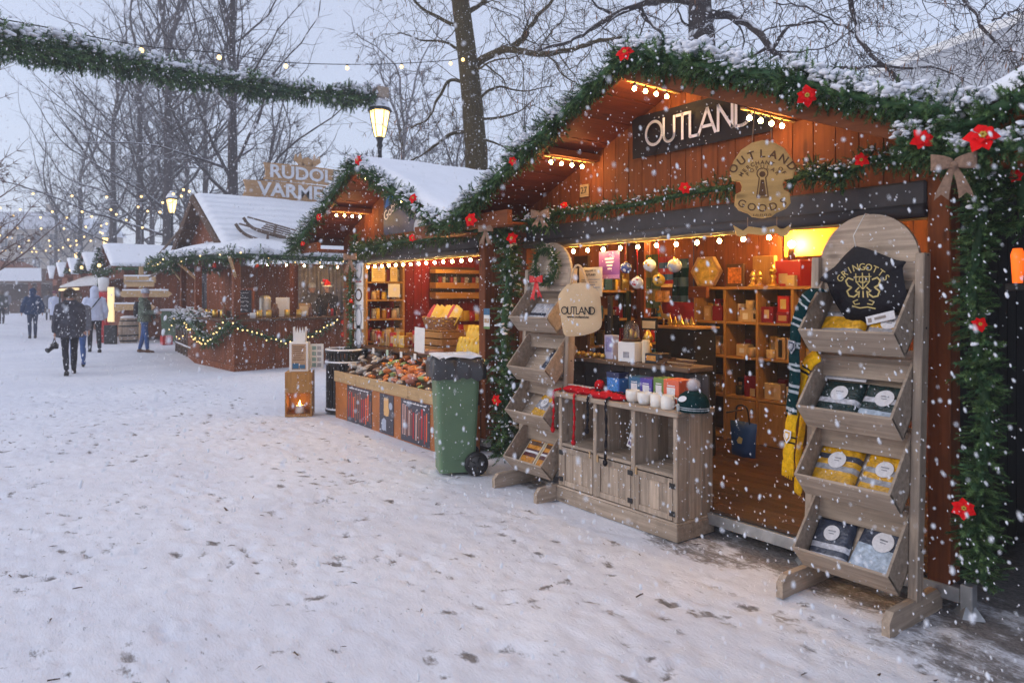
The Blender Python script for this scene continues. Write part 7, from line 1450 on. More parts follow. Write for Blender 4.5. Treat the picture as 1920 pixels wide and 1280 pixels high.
p = onc(1211, Y1 + .08); b = MB(T(*p)); b.lathe([(.028, 0), (.03, .01), (.03, .16), (.026, .17), (0, .172)], 16, cap=(True, False)); tag(b.build('candle', M_cream), 'tall cream pillar candle next to the white box', 'candle')
p = onc(1232, Y1 + .12); carton(p, .15, .13, .075, M_blk, 'low black box with orange packets on the counter', deco=((-.3, .3, .3, .8), M_orn)); 
p = onc(1215, Y1 + .2) + P3(0, 0, .0); goblet(p, .24, 'gold figurine behind the pillar candle')
for k in range(6):
    P0 = onc(1232 + k * 5, Y1 + .02 + .035 * k) + P3(0, 0, .012 + .012 * (k % 3)); P1 = onc(1296 + k * 2, Y1 + .04 + .03 * k) + P3(0, 0, .012 + .012 * (k % 3)); t = thing('wooden_wand', 'thin wooden wand in the bundle lying on the counter', 'wand', tuple(P0), group='wooden wands laid on the counter')
    b = MB(); b.tube([P0, P0.lerp(P1, .25)], [.011, .009], 7); b.build('handle', WD['X'], t); b = MB(); b.tube([P0.lerp(P1, .25), P1], [.007, .004], 6); b.build('shaft', M_tan if k % 2 else M_brown, t)
rr = random.Random(8)
for k in range(7):
    p = onc(1085 + k * 7.5, Y1 + .05 + .05 * (k % 2)); r_ = .022; b = MB(T(*p)); b.ball((0, 0, r_), r_, 2); b.lathe([(.007, r_ * 1.9), (.007, r_ * 2.3)], 8, mi=1); tag(b.build('small_bauble', [M_brass, M_iron]), 'small gold bauble on the counter edge by the tote bag', 'bauble', 'small gold baubles in a row on the counter')
b = MB(); b.bx(onc(1130).x - .02, onc(1130).x + .02, Y1 + .17, Y1 + .2, CZ, CZ + .5, .003)
tag(b.build('display_stand', M_iron), 'thin black stand with two uprights behind the slim pale box', 'stand')
# dark display unit with cutouts in the middle of the stall
yd = Y1 + 1.0; xd0, xd1 = onY(1228, 650, yd).x, onY(1302, 650, yd).x; zd = onY(1265, 612, yd).z
du = thing('display_unit', 'black draped display unit in the middle of the OUTLAND stall', 'display unit', ((xd0 + xd1) / 2, yd, .16)); b = MB(); b.bx(xd0, xd1, yd, yd + .3, .16, zd - .021, .01); b.build('drape', mat('black_drape', (.014, .012, .016), .9, .3, 6, .4, 20), du); b = MB(); b.bx(xd0 - .02, xd1 + .02, yd - .02, yd + .32, zd - .02, zd, .003); b.build('shelf', WH['X'], du)
deer = [(0, 0), (.006, .05), (-.01, .055), (-.02, .09), (-.045, .085), (-.05, .10), (-.03, .108), (-.035, .14), (-.025, .12), (-.02, .145), (-.012, .112), (0, .085), (.05, .08), (.065, .09), (.06, .06), (.065, 0), (.055, 0), (.05, .045), (.015, .045), (.008, 0)]
p = P3(onY(1243, 600, yd + .05).x, yd + .05, zd); Md = FACE(p); b = MB(); b.prism([(x * 1.3, y * 1.3) for x, y in deer], -.004, .004, Md); b.bx(-.06, .09, -.002, .004, -.02, .02, .001, 0, Md); tag(b.build('deer_cutout', M_brass), 'golden deer cutout on the black display unit', 'ornament')
for k, px_ in enumerate((1256, 1266, 1276, 1287, 1297)):
    p = P3(onY(px_, 600, yd + .07).x, yd + .07, zd); h_ = (.10, .085, .11, .08, .09)[k]; Md = FACE(p); b = MB(); b.prism([(-.004, 0), (-.004, .02), (-h_ * .32, .02), (-h_ * .14, h_ * .45), (-h_ * .24, h_ * .42), (0, h_), (h_ * .24, h_ * .42), (h_ * .14, h_ * .45), (h_ * .32, .02), (.004, .02), (.004, 0)], -.004, .004, Md); b.lathe([(.016, 0), (.016, .004)], 10, T(*p)); tag(b.build('tree_cutout', M_brass), 'small golden fir cutout in the row on the black display unit', 'ornament', 'golden fir cutouts on the display unit')
q = onY(1218, 607, Y1 + .6); carton(P3(q.x, q.y, q.z - .05), .17, .02, .10, M_dark, 'black framed cream notice on a stand above the counter', deco=((-.42, .42, .12, .75), M_cream), name='notice_board', cat='notice'); b = MB(); b.tube([(q.x, q.y, q.z - .05), (q.x, q.y, .16)], .008, 6); b.build('stand', M_iron, S1)
# posters, garments and baubles hanging in the opening
def sheet(px0, py0, px1, py1, Y, m, label, name='poster', cat='poster', th=.003, tilt=0):
    a, c = onY(px0, py0, Y), onY(px1, py1, Y); M = FACE(P3((a.x + c.x) / 2, Y, (a.z + c.z) / 2)) @ RZ(tilt); W, H = abs(c.x - a.x), abs(a.z - c.z); t = thing(name, label, cat, M=M); b = MB(); b.bx(-W / 2, W / 2, -H / 2, H / 2, -th, 0, .0005, 0, M); b.build('sheet', m, t); return t, M, W, H
t, M, W, H = sheet(1123, 472, 1162, 522, Y1 + .12, C_('purple_poster', (.16, .05, .26)), 'purple poster with pale lines at the top of the opening')
b = MB(); [b.bx(-W * .2 + .01 * k, W * .22 - .008 * k, H * (.22 - .12 * k) - .006, H * (.22 - .12 * k) + .006, 0, .0015, 0, 0, M) for k in range(4)]; b.build('printed_lines', M_stick, t); b = MB(); b.bx(-W / 2, W / 2, -H / 2, -H * .36, .0, .0012, 0, 0, M); b.build('lower_band', C_('mauve_band', (.34, .16, .36)), t)
t, M, W, H = sheet(1086, 502, 1129, 556, Y1 + .05, M_cream, 'cream notice reading WELCOME TO OUTLAND behind the tote bag', 'notice', 'notice'); text('WELCOME TO', H * .085, M @ T(0, H * .38, .0005), M_dark, t, .001); text('OUTLAND!', H * .10, M @ T(0, H * .24, .0005), M_dark, t, .001, bold=.0005)
b = MB(); [b.bx(-W * .4, W * (.4 - .1 * (k % 3)), H * (.08 - .09 * k) - .003, H * (.08 - .09 * k) + .003, 0, .001, 0, 0, M) for k in range(5)]; b.build('text_lines', M_gry, t)
def bauble(px, py, rpx, m, deco, label, seed, Y=Y1 + .04):
    p = onY(px, py, Y); r = rpx * 5.2 / FPX; t = thing('bauble', label, 'bauble', tuple(p), group='painted baubles hanging in the opening'); b = MB(T(*p)); b.ball((0, 0, 0), r, 3, 0); b.build('globe', m, t)
    b = MB(T(*p)); b.lathe([(r * .2, r * .96), (r * .2, r * 1.15), (.0, r * 1.16)], 10, cap=(True, False)); b.build('cap', M_brass, t); b = MB(); b.tube([p + P3(0, 0, r * 1.1), P3(p.x, p.y, zb)], .002, 4); b.build('ribbon', M_burlap if seed % 2 else M_kr, t)
    b = MB(); R_ = random.Random(seed)
    for k in range(7):
        d = Vector((R_.uniform(-.9, .9), -1, R_.uniform(-.9, .9))).normalized(); Mx = frame(p + d * r * .992, d.orthogonal(), d.cross(d.orthogonal())); b.lathe([(r * R_.uniform(.1, .28), 0), (r * .08, r * .03)], 8, Mx, smooth=False)
    b.build('painted_spots', deco, t)
gb = lambda n, c: mat(n, c, .18, .15, 30, spec=.7)
bauble(1174, 502, 11, gb('blue_glaze', (.03, .05, .22)), M_stick, 'dark blue painted bauble hanging by the purple poster', 1); bauble(1195, 530, 12, gb('white_glaze', (.62, .60, .58)), m_rd, 'white bauble with red spots hanging on a red ribbon', 2); bauble(1218, 497, 12, gb('white_glaze', None), M_yel, 'white and yellow bauble, highest of the hanging baubles', 3)
bauble(1235, 525, 12, gb('amber_glaze', (.55, .30, .02)), M_blk, 'amber yellow bauble hanging lowest among the painted baubles', 4); bauble(1265, 498, 13, gb('grey_glaze', (.35, .34, .36)), M_gold, 'grey silver bauble right of the other baubles', 5); bauble(1172, 527, 5, gb('amber_glaze', None), M_brass, 'tiny amber bauble under the dark blue bauble', 6)
def hung(px0, py0, px1, py1, Y, mats_, label, cat='scarf', name='hanging_scarf', wavy=.012):
    a, c = onY(px0, py0, Y), onY(px1, py1, Y); t = thing(name, label, cat, ((a.x + c.x) / 2, Y, c.z)); b = MB(); nu, nv = 10, 14; vs = []
    for i in range(nu + 1):
        for j in range(nv + 1): u, v = i / nu, j / nv; vs.append((a.x + (c.x - a.x) * u, Y + wavy * math.sin(u * 11 + px0) + .01 * noise.noise((u * 3, v * 3, px0)), a.z + (c.z - a.z) * v))
    for i in range(nu):
        for j in range(nv): q = i * (nv + 1) + j; b.F.append((q, q + 1, q + nv + 2, q + nv + 1)); b.I.append((j // 3) % len(mats_)); b.S.append(True)
    b.V.append(np.array(vs)); b.n = len(vs); b.build('cloth', mats_, t); return t
hung(1212, 478, 1240, 578, Y1 + 1.1, [C_('green_cloth', (.07, .12, .03)), C_('mustard_cloth', (.3, .2, .03))], 'green and mustard banner hanging at the back of the stall', 'banner', 'hanging_banner'); hung(1236, 482, 1262, 532, Y1 + 1.0, [m_rd, m_bl], 'red and teal banner hanging behind the amber bauble', 'banner', 'hanging_banner'); hung(1262, 486, 1292, 566, Y1 + 1.05, [C_('teal_cloth', (.03, .09, .11)), K_g], 'teal green scarf hanging beside the hexagonal frame'); hung(1228, 545, 1254, 566, Y1 + .9, [M_orn], 'orange cloth hanging under the amber bauble', 'cloth', 'hanging_cloth')
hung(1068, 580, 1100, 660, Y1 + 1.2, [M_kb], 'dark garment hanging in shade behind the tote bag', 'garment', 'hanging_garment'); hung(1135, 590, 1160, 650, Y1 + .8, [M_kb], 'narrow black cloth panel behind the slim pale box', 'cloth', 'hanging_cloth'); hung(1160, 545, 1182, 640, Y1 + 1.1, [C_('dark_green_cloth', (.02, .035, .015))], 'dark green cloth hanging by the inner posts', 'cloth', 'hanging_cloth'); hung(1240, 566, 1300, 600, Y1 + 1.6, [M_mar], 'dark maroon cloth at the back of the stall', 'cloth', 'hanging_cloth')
for (x, y) in ((988, 462), (978, 452), (996, 470), (982, 474)):
    p = onY(x, y, Y1 + .3); Mx = FACE(p); b = MB(); b.prism([((.05 if i % 2 == 0 else .022) * math.cos(PI / 2 + i * PI / 5), (.05 if i % 2 == 0 else .022) * math.sin(PI / 2 + i * PI / 5)) for i in range(10)], -.006, .006, Mx); tag(b.build('gold_star', M_brass), 'gold star hanging in the gap left of the wreath', 'ornament', 'gold stars hanging left of the wreath')
p = onY(1362, 830, Y1 + .35); Mx = FACE(P3(p.x, Y1 + .55, .17)); tq_ = [(-.11, .0), (.11, .0), (.13, .26), (-.13, .26)]; t = thing('shopping_bag', 'dark blue shopping bag hanging beside the low cabinet in the stall entrance', 'bag', M=Mx); z_ = onY(1362, 862, Y1 + .35).z - .17
b = MB(); b.pillow([(-.10, z_), (0, z_ - .01), (.10, z_), (.105, z_ + .13), (.115, z_ + .25), (0, z_ + .255), (-.115, z_ + .25), (-.105, z_ + .13)], .05, Mx, rings=5); b.build('bag', C_('blue_nylon', (.012, .05, .14), .5), t); b = MB(); b.tube(catmull([Mx @ Vector((-.06, z_ + .24, .01)), Mx @ Vector((-.04, z_ + .36, .02)), Mx @ Vector((.04, z_ + .36, .02)), Mx @ Vector((.06, z_ + .24, .01))], 5), .006, 5); b.build('handle', M_dark, t); b = MB(); b.prism([(-.02, z_ + .12), (.0, z_ + .15), (.03, z_ + .14), (.02, z_ + .1), (-.01, z_ + .1)], .05, .053, Mx); b.build('emblem', M_gold, t)
b = MB(); b.tube([Mx @ Vector((0, z_ + .34, .02)), Mx @ Vector((0, z_ + .34, .2))], .006, 6); b.build('hook', M_iron, S1)
# orange glow lamp in the end stall at the picture edge
p = onY(1908, 500, 4.1); lt = thing('wall_lamp', 'small orange lamp on the closed stall at the picture edge', 'lamp', tuple(p)); b = MB(T(*p)); b.lathe([(.022, -.08), (.03, .06), (.02, .09)], 12); b.build('lamp_shade', mat('orange_glow', (1, .3, .05), .4, 0, emit=(1, .13, .01), estr=1.0), lt); b = MB(T(*p)); b.bx(-.05, .05, -.02, .12, -.12, -.082, .004); b.build('bracket', M_iron, lt)
# ================================================================== the sweets stall
cy0 = 3.69; cx0, cx1 = G(632, 782).x, -6.0
ct = thing('display_crate', 'red crate counter of loose sweets with posters on its front', 'crate', ((cx0 + cx1) / 2, cy0, 0))
b = MB(); planks(b, cx0, cx1, .0, .47, FACE((0, cy0 + .012, 0)), .3); planks(b, cy0 + .025, Y2 - .03, .0, .47, frame((cx1, 0, 0), (0, 1, 0), (0, 0, 1)), .3); planks(b, cy0 + .025, Y2 - .03, .0, .47, frame((cx0 + .01, 0, 0), (0, 1, 0), (0, 0, 1)), .3); b.build('front_panel', mat('orange_board', (.40, .13, .03), .5, .2, 5), ct)
xx = cx0 - .015; i = 0
while xx < cx1 - .05: x2 = min(xx + .66, cx1 + .015); b = MB(); b.bx(xx + .002, x2 - .002, cy0 - .012, cy0 + .012, .472, .605, .004); b.build('trim_board', WP['X'], ct); xx = x2
b = MB(); b.add([(cx0, cy0 + .03, .50), (cx1, cy0 + .03, .50), (cx1, Y2 + .1, .80), (cx0, Y2 + .1, .80)], [(0, 1, 2, 3)]); b.build('sloping_tray', WD['X'], ct)
M_pos = mat('dark_poster', (.05, .05, .07), .4, .3, 4)
def poster(px0, px1, label, kind):
    a, c = onY(px0, 700, cy0 - .002), onY(px1, 700, cy0 - .002); W = c.x - a.x; M = FACE(P3((a.x + c.x) / 2, cy0 - .0025, 0)); t = thing('poster', label, 'poster', M=M); b = MB(); b.bx(-W / 2, W / 2, .015, .462, -.002, .0015, .0005, 0, M); b.build('sheet', M_pos, t); R_ = random.Random(px0)
    if kind == 0:
        b = MB(); k = 0; x = -W * .45
        while x < W * .44: w_ = R_.uniform(.026, .055); h0 = R_.uniform(.04, .09); h1 = R_.uniform(.33, .41); mi = R_.choice((0, 1, 2, 3, 3)); b.prism([(x, h0), (x + w_ * .6, h0), (x + w_ * .8, h1), (x + w_ * .1, h1)], .0016, .003, M, mi); x += w_ + R_.uniform(.002, .015)
        b.build('printed_sticks', [m_rd, C_('brown_print', (.24, .09, .065)), C_('pink_print', (.50, .30, .26)), C_('orange_print', (.75, .12, .04))], t); b = MB(); [b.bx(-W * .4 + W * .115 * q, -W * .31 + W * .115 * q, .427, .440, .0016, .0026, 0, 0, M) for q in range(7)]; b.build('printed_heading', M_stick, t)
    else:
        b = MB(); b.bx(-W * .18, W * .15, .22, .42, .0016, .003, .001, 0, M); b.lathe([(W * .20, 0), (W * .1, .002)], 12, M @ T(0, .28, .002), smooth=False); b.build('printed_candle', C_('candle_print', (.72, .42, .16)), t); b = MB(); b.prism([(-W * .34, .05), (-W * .02, .05), (-W * .02, .17), (-W * .18, .19), (-W * .34, .16)], .0016, .0026, M); b.build('printed_icons', C_('pale_print', (.4, .45, .55)), t); b = MB(); b.lathe([(W * .12, 0), (W * .12, .0012)], 14, M @ T(W * .3, .34, .0016), smooth=False); b.build('printed_badge', C_('pale_print', None), t)
    return t
poster(651, 697, 'poster of red and brown sweet sticks, far one on the crate front', 0); poster(712, 738, 'narrow dark blue poster with a candle picture between two stick posters', 1); poster(752, 806, 'poster of red and brown sweet sticks, next to the green bin', 0)
# wrapped sweets heaped on the tray
cands = [('orange', C_('orange_sweet', (.62, .19, .05), .25)), ('white', C_('white_sweet', (.62, .58, .55), .25)), ('green', C_('green_sweet', (.30, .40, .16), .25)), ('brown', C_('brown_sweet', (.30, .19, .13), .25)), ('grey', C_('grey_sweet', (.46, .42, .38), .25)), ('pink', C_('pink_sweet', (.55, .25, .2), .25))]
CD = []
for k in range(6):
    b = MB(); R_ = random.Random(k); oc = [(.055 * math.cos(a) * R_.uniform(.85, 1.15), .04 * math.sin(a) * R_.uniform(.85, 1.15)) for a in [2 * PI * i / 14 for i in range(14)]]; b.pillow(oc, .022, rings=4); o = b.build('sweet', cands[k][1], origin=(0, 0, 0)); CD.append(o.data); bpy.data.objects.remove(o)
for i in range(150):
    x = cx0 + .06 + (cx1 - cx0 - .12) * rr.random(); v = rr.random(); far_ = (x - cx0) / (cx1 - cx0); k = rr.choice((3, 4, 1, 4)) if far_ < .25 + .12 * rr.random() else rr.choice((0, 0, 5, 1, 2, 0, 4)); o = bpy.data.objects.new('wrapped_sweet', CD[k]); COL.objects.link(o)
    o.location = (x, cy0 + .06 + v * .44, .545 + .29 * v + .05 * rr.random()); o.rotation_euler = (rr.uniform(-.6, .9), rr.uniform(-.5, .5), rr.uniform(0, 6.28)); s_ = rr.uniform(.75, 1.25); o.scale = (s_, s_, s_); tag(o, cands[k][0] + ' wrapped sweet in the heap on the red crate counter', 'sweet', cands[k][0] + ' wrapped sweets on the crate counter')
# counter, shelves and goods
z2 = .90; b = MB(); b.bx(PL2 + .06, PR2 - .06, Y2 - .02, Y2 + .5, z2 - .03, z2, .006); b.build('counter_board', WD['X'], S2); b = MB(); planks(b, PL2 + .06, PR2 - .06, .15, z2 - .031, FACE((0, Y2 + .12, 0)), .2); b.build('counter_front', WR['Z'], S2)
for k in range(5): p = P3(onY(700 + k * 26, 660, Y2 - .03).x, Y2 - .028, z2 - .03); b = MB(); b.bx(p.x - .03, p.x + .03, p.y - .003, p.y, p.z - .04, p.z + .03, .0005); tag(b.build('price_tag', C_('pale_green_tag', (.5, .62, .45)) if k % 3 == 1 else M_paper), 'small price tag clipped to the sweets counter edge', 'price tag', 'price tags on the sweets counter')
XS = PL2 + .02
LW = lambda px, py, off=.0: onX(px, py, XS + off)
SIDE = lambda p: frame(p, (0, 1, 0), (0, 0, 1))            # a plane that faces along the row (+X)
sy0, sy1 = LW(688, 560, .3).y, LW(757, 560, .3).y; sz = [LW(715, y, .3).z for y in (529, 563, 599, 640)]
su = thing('shelf_unit', 'tall wooden shelf of jars and boxes inside the sweets stall', 'shelf', (XS + .15, (sy0 + sy1) / 2, .16))
for y in (sy0, sy1): b = MB(); b.bx(XS + .02, XS + .3, y - .016, y + .016, .16, 2.05, .003); b.build('upright', WH['Z'], su)
for z in sz: b = MB(); b.bx(XS + .02, XS + .3, sy0 + .017, sy1 - .017, z - .012, z + .012, .002); b.build('shelf_board', WH['Y'], su)
def jar(p, r, h, m, lid, label, grp): t = thing('jar', label, 'jar', tuple(p), group=grp); b = MB(T(*p)); b.lathe([(r * .9, 0), (r, .01), (r, h * .75), (r * .8, h * .86)], 14); b.build('jar_body', m, t); b = MB(T(*p)); b.lathe([(r * .85, h * .861), (r * .85, h), (0, h)], 14, cap=(True, False)); b.build('lid', lid, t)
mj = [M_blk, C_('amber_jar', (.4, .2, .03), .2), M_gry, M_mar, C_('yellow_packet', (.7, .45, .03), .3), M_crm]; cj = ['dark', 'amber', 'grey', 'maroon', 'yellow', 'cream']
for r_ in range(4):
    for k in range(7):
        q = (k * 2 + r_ * 3 + (k // 3)) % 6
        jar(P3(XS + .2 + .05 * (k % 2), sy0 + .05 + (sy1 - sy0 - .10) * k / 6, sz[r_] + .0125), .036, (.20, .15, .17, .19)[r_] * (1 - .2 * (k % 2)), mj[q], M_steel if k % 2 else M_dark, cj[q] + ' jar on the tall shelf in the sweets stall', cj[q] + ' jars on the sweets shelf')
def wsheet(px0, py0, px1, py1, off, m, label, name, cat):
    a, c = LW(px0, py0, off), LW(px1, py1, off); W, H = abs(c.y - a.y), abs(a.z - c.z); M = SIDE(P3(XS + off, (a.y + c.y) / 2, (a.z + c.z) / 2)); t = thing(name, label, cat, M=M); b = MB(); b.bx(-W / 2, W / 2, -H / 2, H / 2, -.006, 0, .001, 0, M); b.build('sheet', m, t); return t, M, W, H
M_lcs = C_('lit_cream_sheet', (.72, .55, .25))
for args in ((697, 500, 722, 528, .32, M_lcs, 'large cream price sheet hung at the top of the sweets shelf'), (732, 500, 745, 528, .32, M_lcs, 'narrow cream price sheet at the top of the sweets shelf')):
    t, M, W, H = wsheet(*args, 'price_sheet', 'price sheet'); b = MB(); [b.bx(-W * .36, W * .3, H * (.3 - .13 * k) - .004, H * (.3 - .13 * k) + .004, 0, .0015, 0, 0, M) for k in range(5)]; b.build('printed_lines', M_tan, t)
wsheet(728, 532, 750, 557, .34, M_paper, 'white pleated bag hung on the sweets shelf', 'paper_bag', 'bag')
ya, yb_ = LW(817, 540, .2).y, LW(905, 540, .2).y; hs2 = thing('wall_shelf', 'dark stained wall shelf high inside the sweets stall', 'wall shelf', (XS + .1, (ya + yb_) / 2, LW(860, 560, .2).z))
for y0_, y1_ in ((506, 513), (530, 541), (548, 560)): b = MB(); b.bx(XS + .02, XS + .2, ya, yb_, LW(860, y1_, .2).z, LW(860, y0_, .2).z, .004); b.build('shelf_board', WH['Y'], hs2)
b = MB(); b.bx(XS + .012, XS + .019, ya + .02, yb_ - .02, LW(860, 560, .2).z, LW(860, 500, .2).z, .002); b.build('back_board', WD['Y'], hs2)
for k in range(12): jar(P3(XS + .12, ya + .05 + (yb_ - ya - .1) * k / 11, LW(860, 530, .2).z + .001), .034, .10, mj[(0, 3, 2)[k % 3]], M_dark, cj[(0, 3, 2)[k % 3]] + ' jar on the dark wall shelf of the sweets stall', cj[(0, 3, 2)[k % 3]] + ' jars on the dark wall shelf')
t, M, W, H = sheet(777, 613, 796, 662, Y2 - .04, M_paper, 'long white paper hanging from the sweets counter', 'paper_strip', 'paper', tilt=-.04)
def basket(p, w_, d_, h, label, fill, yaw=.2):
    M = T(*p) @ RZ(yaw); t = thing('wicker_basket', label, 'basket', M=M); b = MB()
    for k in range(7): z = h * k / 6; s = .78 + .22 * k / 6; b.tube([M @ Vector((w_ / 2 * s * math.cos(a), d_ / 2 * s * math.sin(a), z + .006 * math.sin(a * 12 + k * PI))) for a in [2 * PI * i / 36 for i in range(36)]], h * .085, 5, closed=True)
    b.prism([(w_ * .38 * math.cos(a), d_ * .38 * math.sin(a)) for a in [2 * PI * i / 20 for i in range(20)]], 0, .01, M); b.build('weave', C_('wicker', (.30, .14, .05), .7), t); return t, M
p = P3(onY(828, 640, Y2 + .35).x, Y2 + .35, z2); wd = .55
b = MB(); t = thing('wooden_crate', 'slatted wooden crate carrying the basket of yellow packets', 'crate', tuple(p))
for k in range(3): b = MB(); z = z2 + .005 + k * .085; [b.bx(p.x - wd / 2, p.x + wd / 2, p.y + s * .15 - .008, p.y + s * .15 + .008, z, z + .07, .003) for s in (-1, 1)]; [b.bx(p.x + s * (wd / 2 - .008) - .008, p.x + s * (wd / 2 - .008) + .008, p.y - .14, p.y + .14, z, z + .07, .003) for s in (-1, 1)]; b.build('slat_course', WH['X'], t)
b = MB(); b.bx(p.x - wd / 2, p.x + wd / 2, p.y - .158, p.y + .158, z2 + .256, z2 + .268, .002); b.build('lid', WH['X'], t)
bt_, Mbk = basket(p + P3(0, -.01, .27), .55, .32, .14, 'wicker basket of yellow packets in the middle of the sweets stall', None)
M_yp = C_('yellow_packet', None)
for k in range(10):
    b = MB(); M = Mbk @ T(-.21 + .046 * k, .02 * math.sin(k * 2), .10) @ RY(.5) @ RX(-.25 + .1 * math.sin(k)); b.pillow([(-.07, -.02), (.07, -.02), (.075, .13), (.06, .20), (-.06, .20), (-.075, .13)], .012, M @ RX(PI / 2), rings=4); tag(b.build('yellow_packet', M_yp if k % 4 else m_rd), ('yellow packet standing in the wicker basket' if k % 4 else 'red packet standing in the wicker basket'), 'packet', ('yellow' if k % 4 else 'red') + ' packets in the wicker basket')
for k in range(12):
    x = onY(868 + (k % 6) * 7.5, 640, Y2 + .25).x; b = MB(); M = T(x, Y2 + .2 + .12 * (k // 6), z2 + .02 + .13 * (k // 6)) @ RZ(.3 * math.sin(k)) @ RX(PI / 2 - .2); b.pillow([(-.06, 0), (.06, 0), (.065, .10), (.035, .16), (.05, .2), (-.05, .2), (-.035, .16), (-.065, .10)], .03, M, rings=4); tag(b.build('yellow_bag', M_yp), 'yellow gathered bag on the right of the sweets counter', 'bag', 'yellow gathered bags on the sweets counter')
tr = thing('tray', 'long dark tray of small tins on the sweets counter', 'tray', (onY(885, 655, Y2 + .05).x, Y2 + .05, z2)); q = onY(885, 655, Y2 + .05).x; b = MB(); b.bx(q - .28, q + .28, Y2 - .0, Y2 + .12, z2 + .001, z2 + .02, .003); b.build('base', WD['X'], tr)
for k in range(6): jar(P3(q - .24 + .095 * k, Y2 + .06, z2 + .021), .035, .06, M_grn if k % 2 else M_cream, M_gold, ('green' if k % 2 else 'cream') + ' tin on the long tray of the sweets counter', ('green' if k % 2 else 'cream') + ' tins on the long tray')
carton(P3(onY(810, 668, Y2 + .1).x, Y2 + .08, z2), .3, .14, .05, C_('pink_packs', (.5, .3, .25)), 'flat pink packet pile beside the hanging white paper', yaw=.2)
for k, (px_, py_) in enumerate(((845, 580), (858, 580))):
    wsheet(px_ - 4, py_ - 7, px_ + 4, py_ + 7, .05, M_yp, 'bright yellow packet on the wall of the sweets stall, ' + ('first' if k == 0 else 'second') + ' of a pair', 'yellow_packet', 'packet')
# white poster panels on the far post, small poster on the near post, gable picture
for k, (y0_, y1_) in enumerate(((488, 536), (537, 580), (581, 617), (622, 645))):
    t, M, W, H = sheet(664, y0_, 681, y1_, Y2 - .05, M_paper if k < 3 else C_('grey_sheet', (.45, .42, .42)), ['topmost white sign with an oval emblem on the far stall post', 'second white sign on the far stall post', 'third white sign with an oval emblem on the far stall post', 'lowest small grey sign on the far stall post'][k], 'post_sign', 'sign')
    b = MB(); b.lathe([(W * .38, 0), (W * .38, .002)], 20, M @ T(0, H * .12, 0) @ Matrix.Diagonal((1, 1.5 if k != 1 else .8, 1, 1)), smooth=False); em = b.build('emblem', M_gry if k != 1 else M_brown, t); b = MB(); b.lathe([(W * .26, 0), (W * .26, .001)], 16, M @ T(0, H * .12, .0022) @ Matrix.Diagonal((1, 1.5 if k != 1 else .8, 1, 1)), smooth=False); b.build('emblem_centre', M_stick, em); b = MB(); b.bx(-W * .3, W * .3, -H * .36, -H * .30, 0, .0015, 0, 0, M); b.build('print', m_rd if k == 0 else M_gry, t)
t, M, W, H = sheet(907, 578, 918, 617, Y2 - .05, M_paper, 'small blue headed sign on the near post of the sweets stall', 'post_sign', 'sign'); b = MB(); b.bx(-W / 2, W / 2, H * .18, H / 2, 0, .0012, 0, 0, M); b.build('blue_header', m_bl, t); b = MB(); b.bx(-W / 2, W / 2, -H * .5, -H * .38, 0, .0012, 0, 0, M); b.build('green_foot', m_gn, t); b = MB(); b.bx(-W * .4, W * .4, -H * .2, .0, 0, .0012, 0, 0, M); b.build('picture', M_tan, t)
a, c = onY(718, 400, Y2 - .03), onY(818, 440, Y2 - .03); gs = thing('gable_poster', 'dark blue poster with white slanted writing on the sweets stall gable', 'poster', ((a.x + c.x) / 2, Y2 - .03, 2.28)); gz = lambda x: min(2.86, 3.0 - .42 * abs(x - X2))
b = MB(); b.prism([(a.x, 2.33), (c.x, 2.33), (c.x, gz(c.x)), (max(a.x, X2), gz(max(a.x, X2))), (a.x, gz(a.x))], .0, .004, FACE((0, Y2 - .016, 0))); b.build('sheet', mat('night_sky_print', (.045, .06, .13), .5, .7, 2.2), gs); Mgs = FACE((a.x + .26, Y2 - .021, 2.66)) @ RZ(.45); text('Gobiter', .17, Mgs, M_stick, gs, .002)
b = MB(); b.prism([(-.2, .1), (.0, .28), (.22, .22), (.2, .10), (.1, .12), (.0, .06)], 0, .003, Mgs); b.build('blue_shape', m_cy, gs); b = MB(); b.lathe([(.11, 0), (.1, .003)], 14, FACE((c.x - .45, Y2 - .021, 2.62)), smooth=False); b.lathe([(.13, 0), (.12, .003)], 14, FACE((c.x - .4, Y2 - .021, 2.36)), smooth=False); b.build('pale_shape', C_('pale_blue_shape', (.4, .48, .6)), gs)
t, M, W, H = sheet(608, 430, 640, 452, Y2 - .04, M_gry, 'grey panel on the far side of the sweets stall gable', 'panel', 'panel')
# ================================================================== crate lantern, pillar and slatted bin left of the sweets
g = G(540, 780); Mc = T(g.x, g.y + .16, 0) @ RZ(R(62)); lc = thing('crate_lantern', 'upright wooden crate with a candle glowing inside, on the snow', 'crate', M=Mc); w_, d_, h_ = .34, .30, .56
for (x0, x1, y0, y1, z0, z1, nm) in ((-w_ / 2, -w_ / 2 + .018, -d_ / 2, d_ / 2, 0, h_, 'side_board'), (w_ / 2 - .018, w_ / 2, -d_ / 2, d_ / 2, 0, h_, 'side_board'), (-w_ / 2 + .0185, w_ / 2 - .0185, d_ / 2 - .018, d_ / 2, 0, h_, 'back_board'), (-w_ / 2, w_ / 2, -d_ / 2, d_ / 2, h_ + .0005, h_ + .02, 'top_board'), (-w_ / 2 + .0185, w_ / 2 - .0185, -d_ / 2, d_ / 2 - .0185, .0, .03, 'base_board'), (-w_ / 2 + .0185, w_ / 2 - .0185, -d_ / 2, -d_ / 2 + .016, .31, h_, 'front_board')): b = MB(); b.bx(x0, x1, y0, y1, z0, z1, .003, 0, Mc); b.build(nm, WH['Z'], lc)
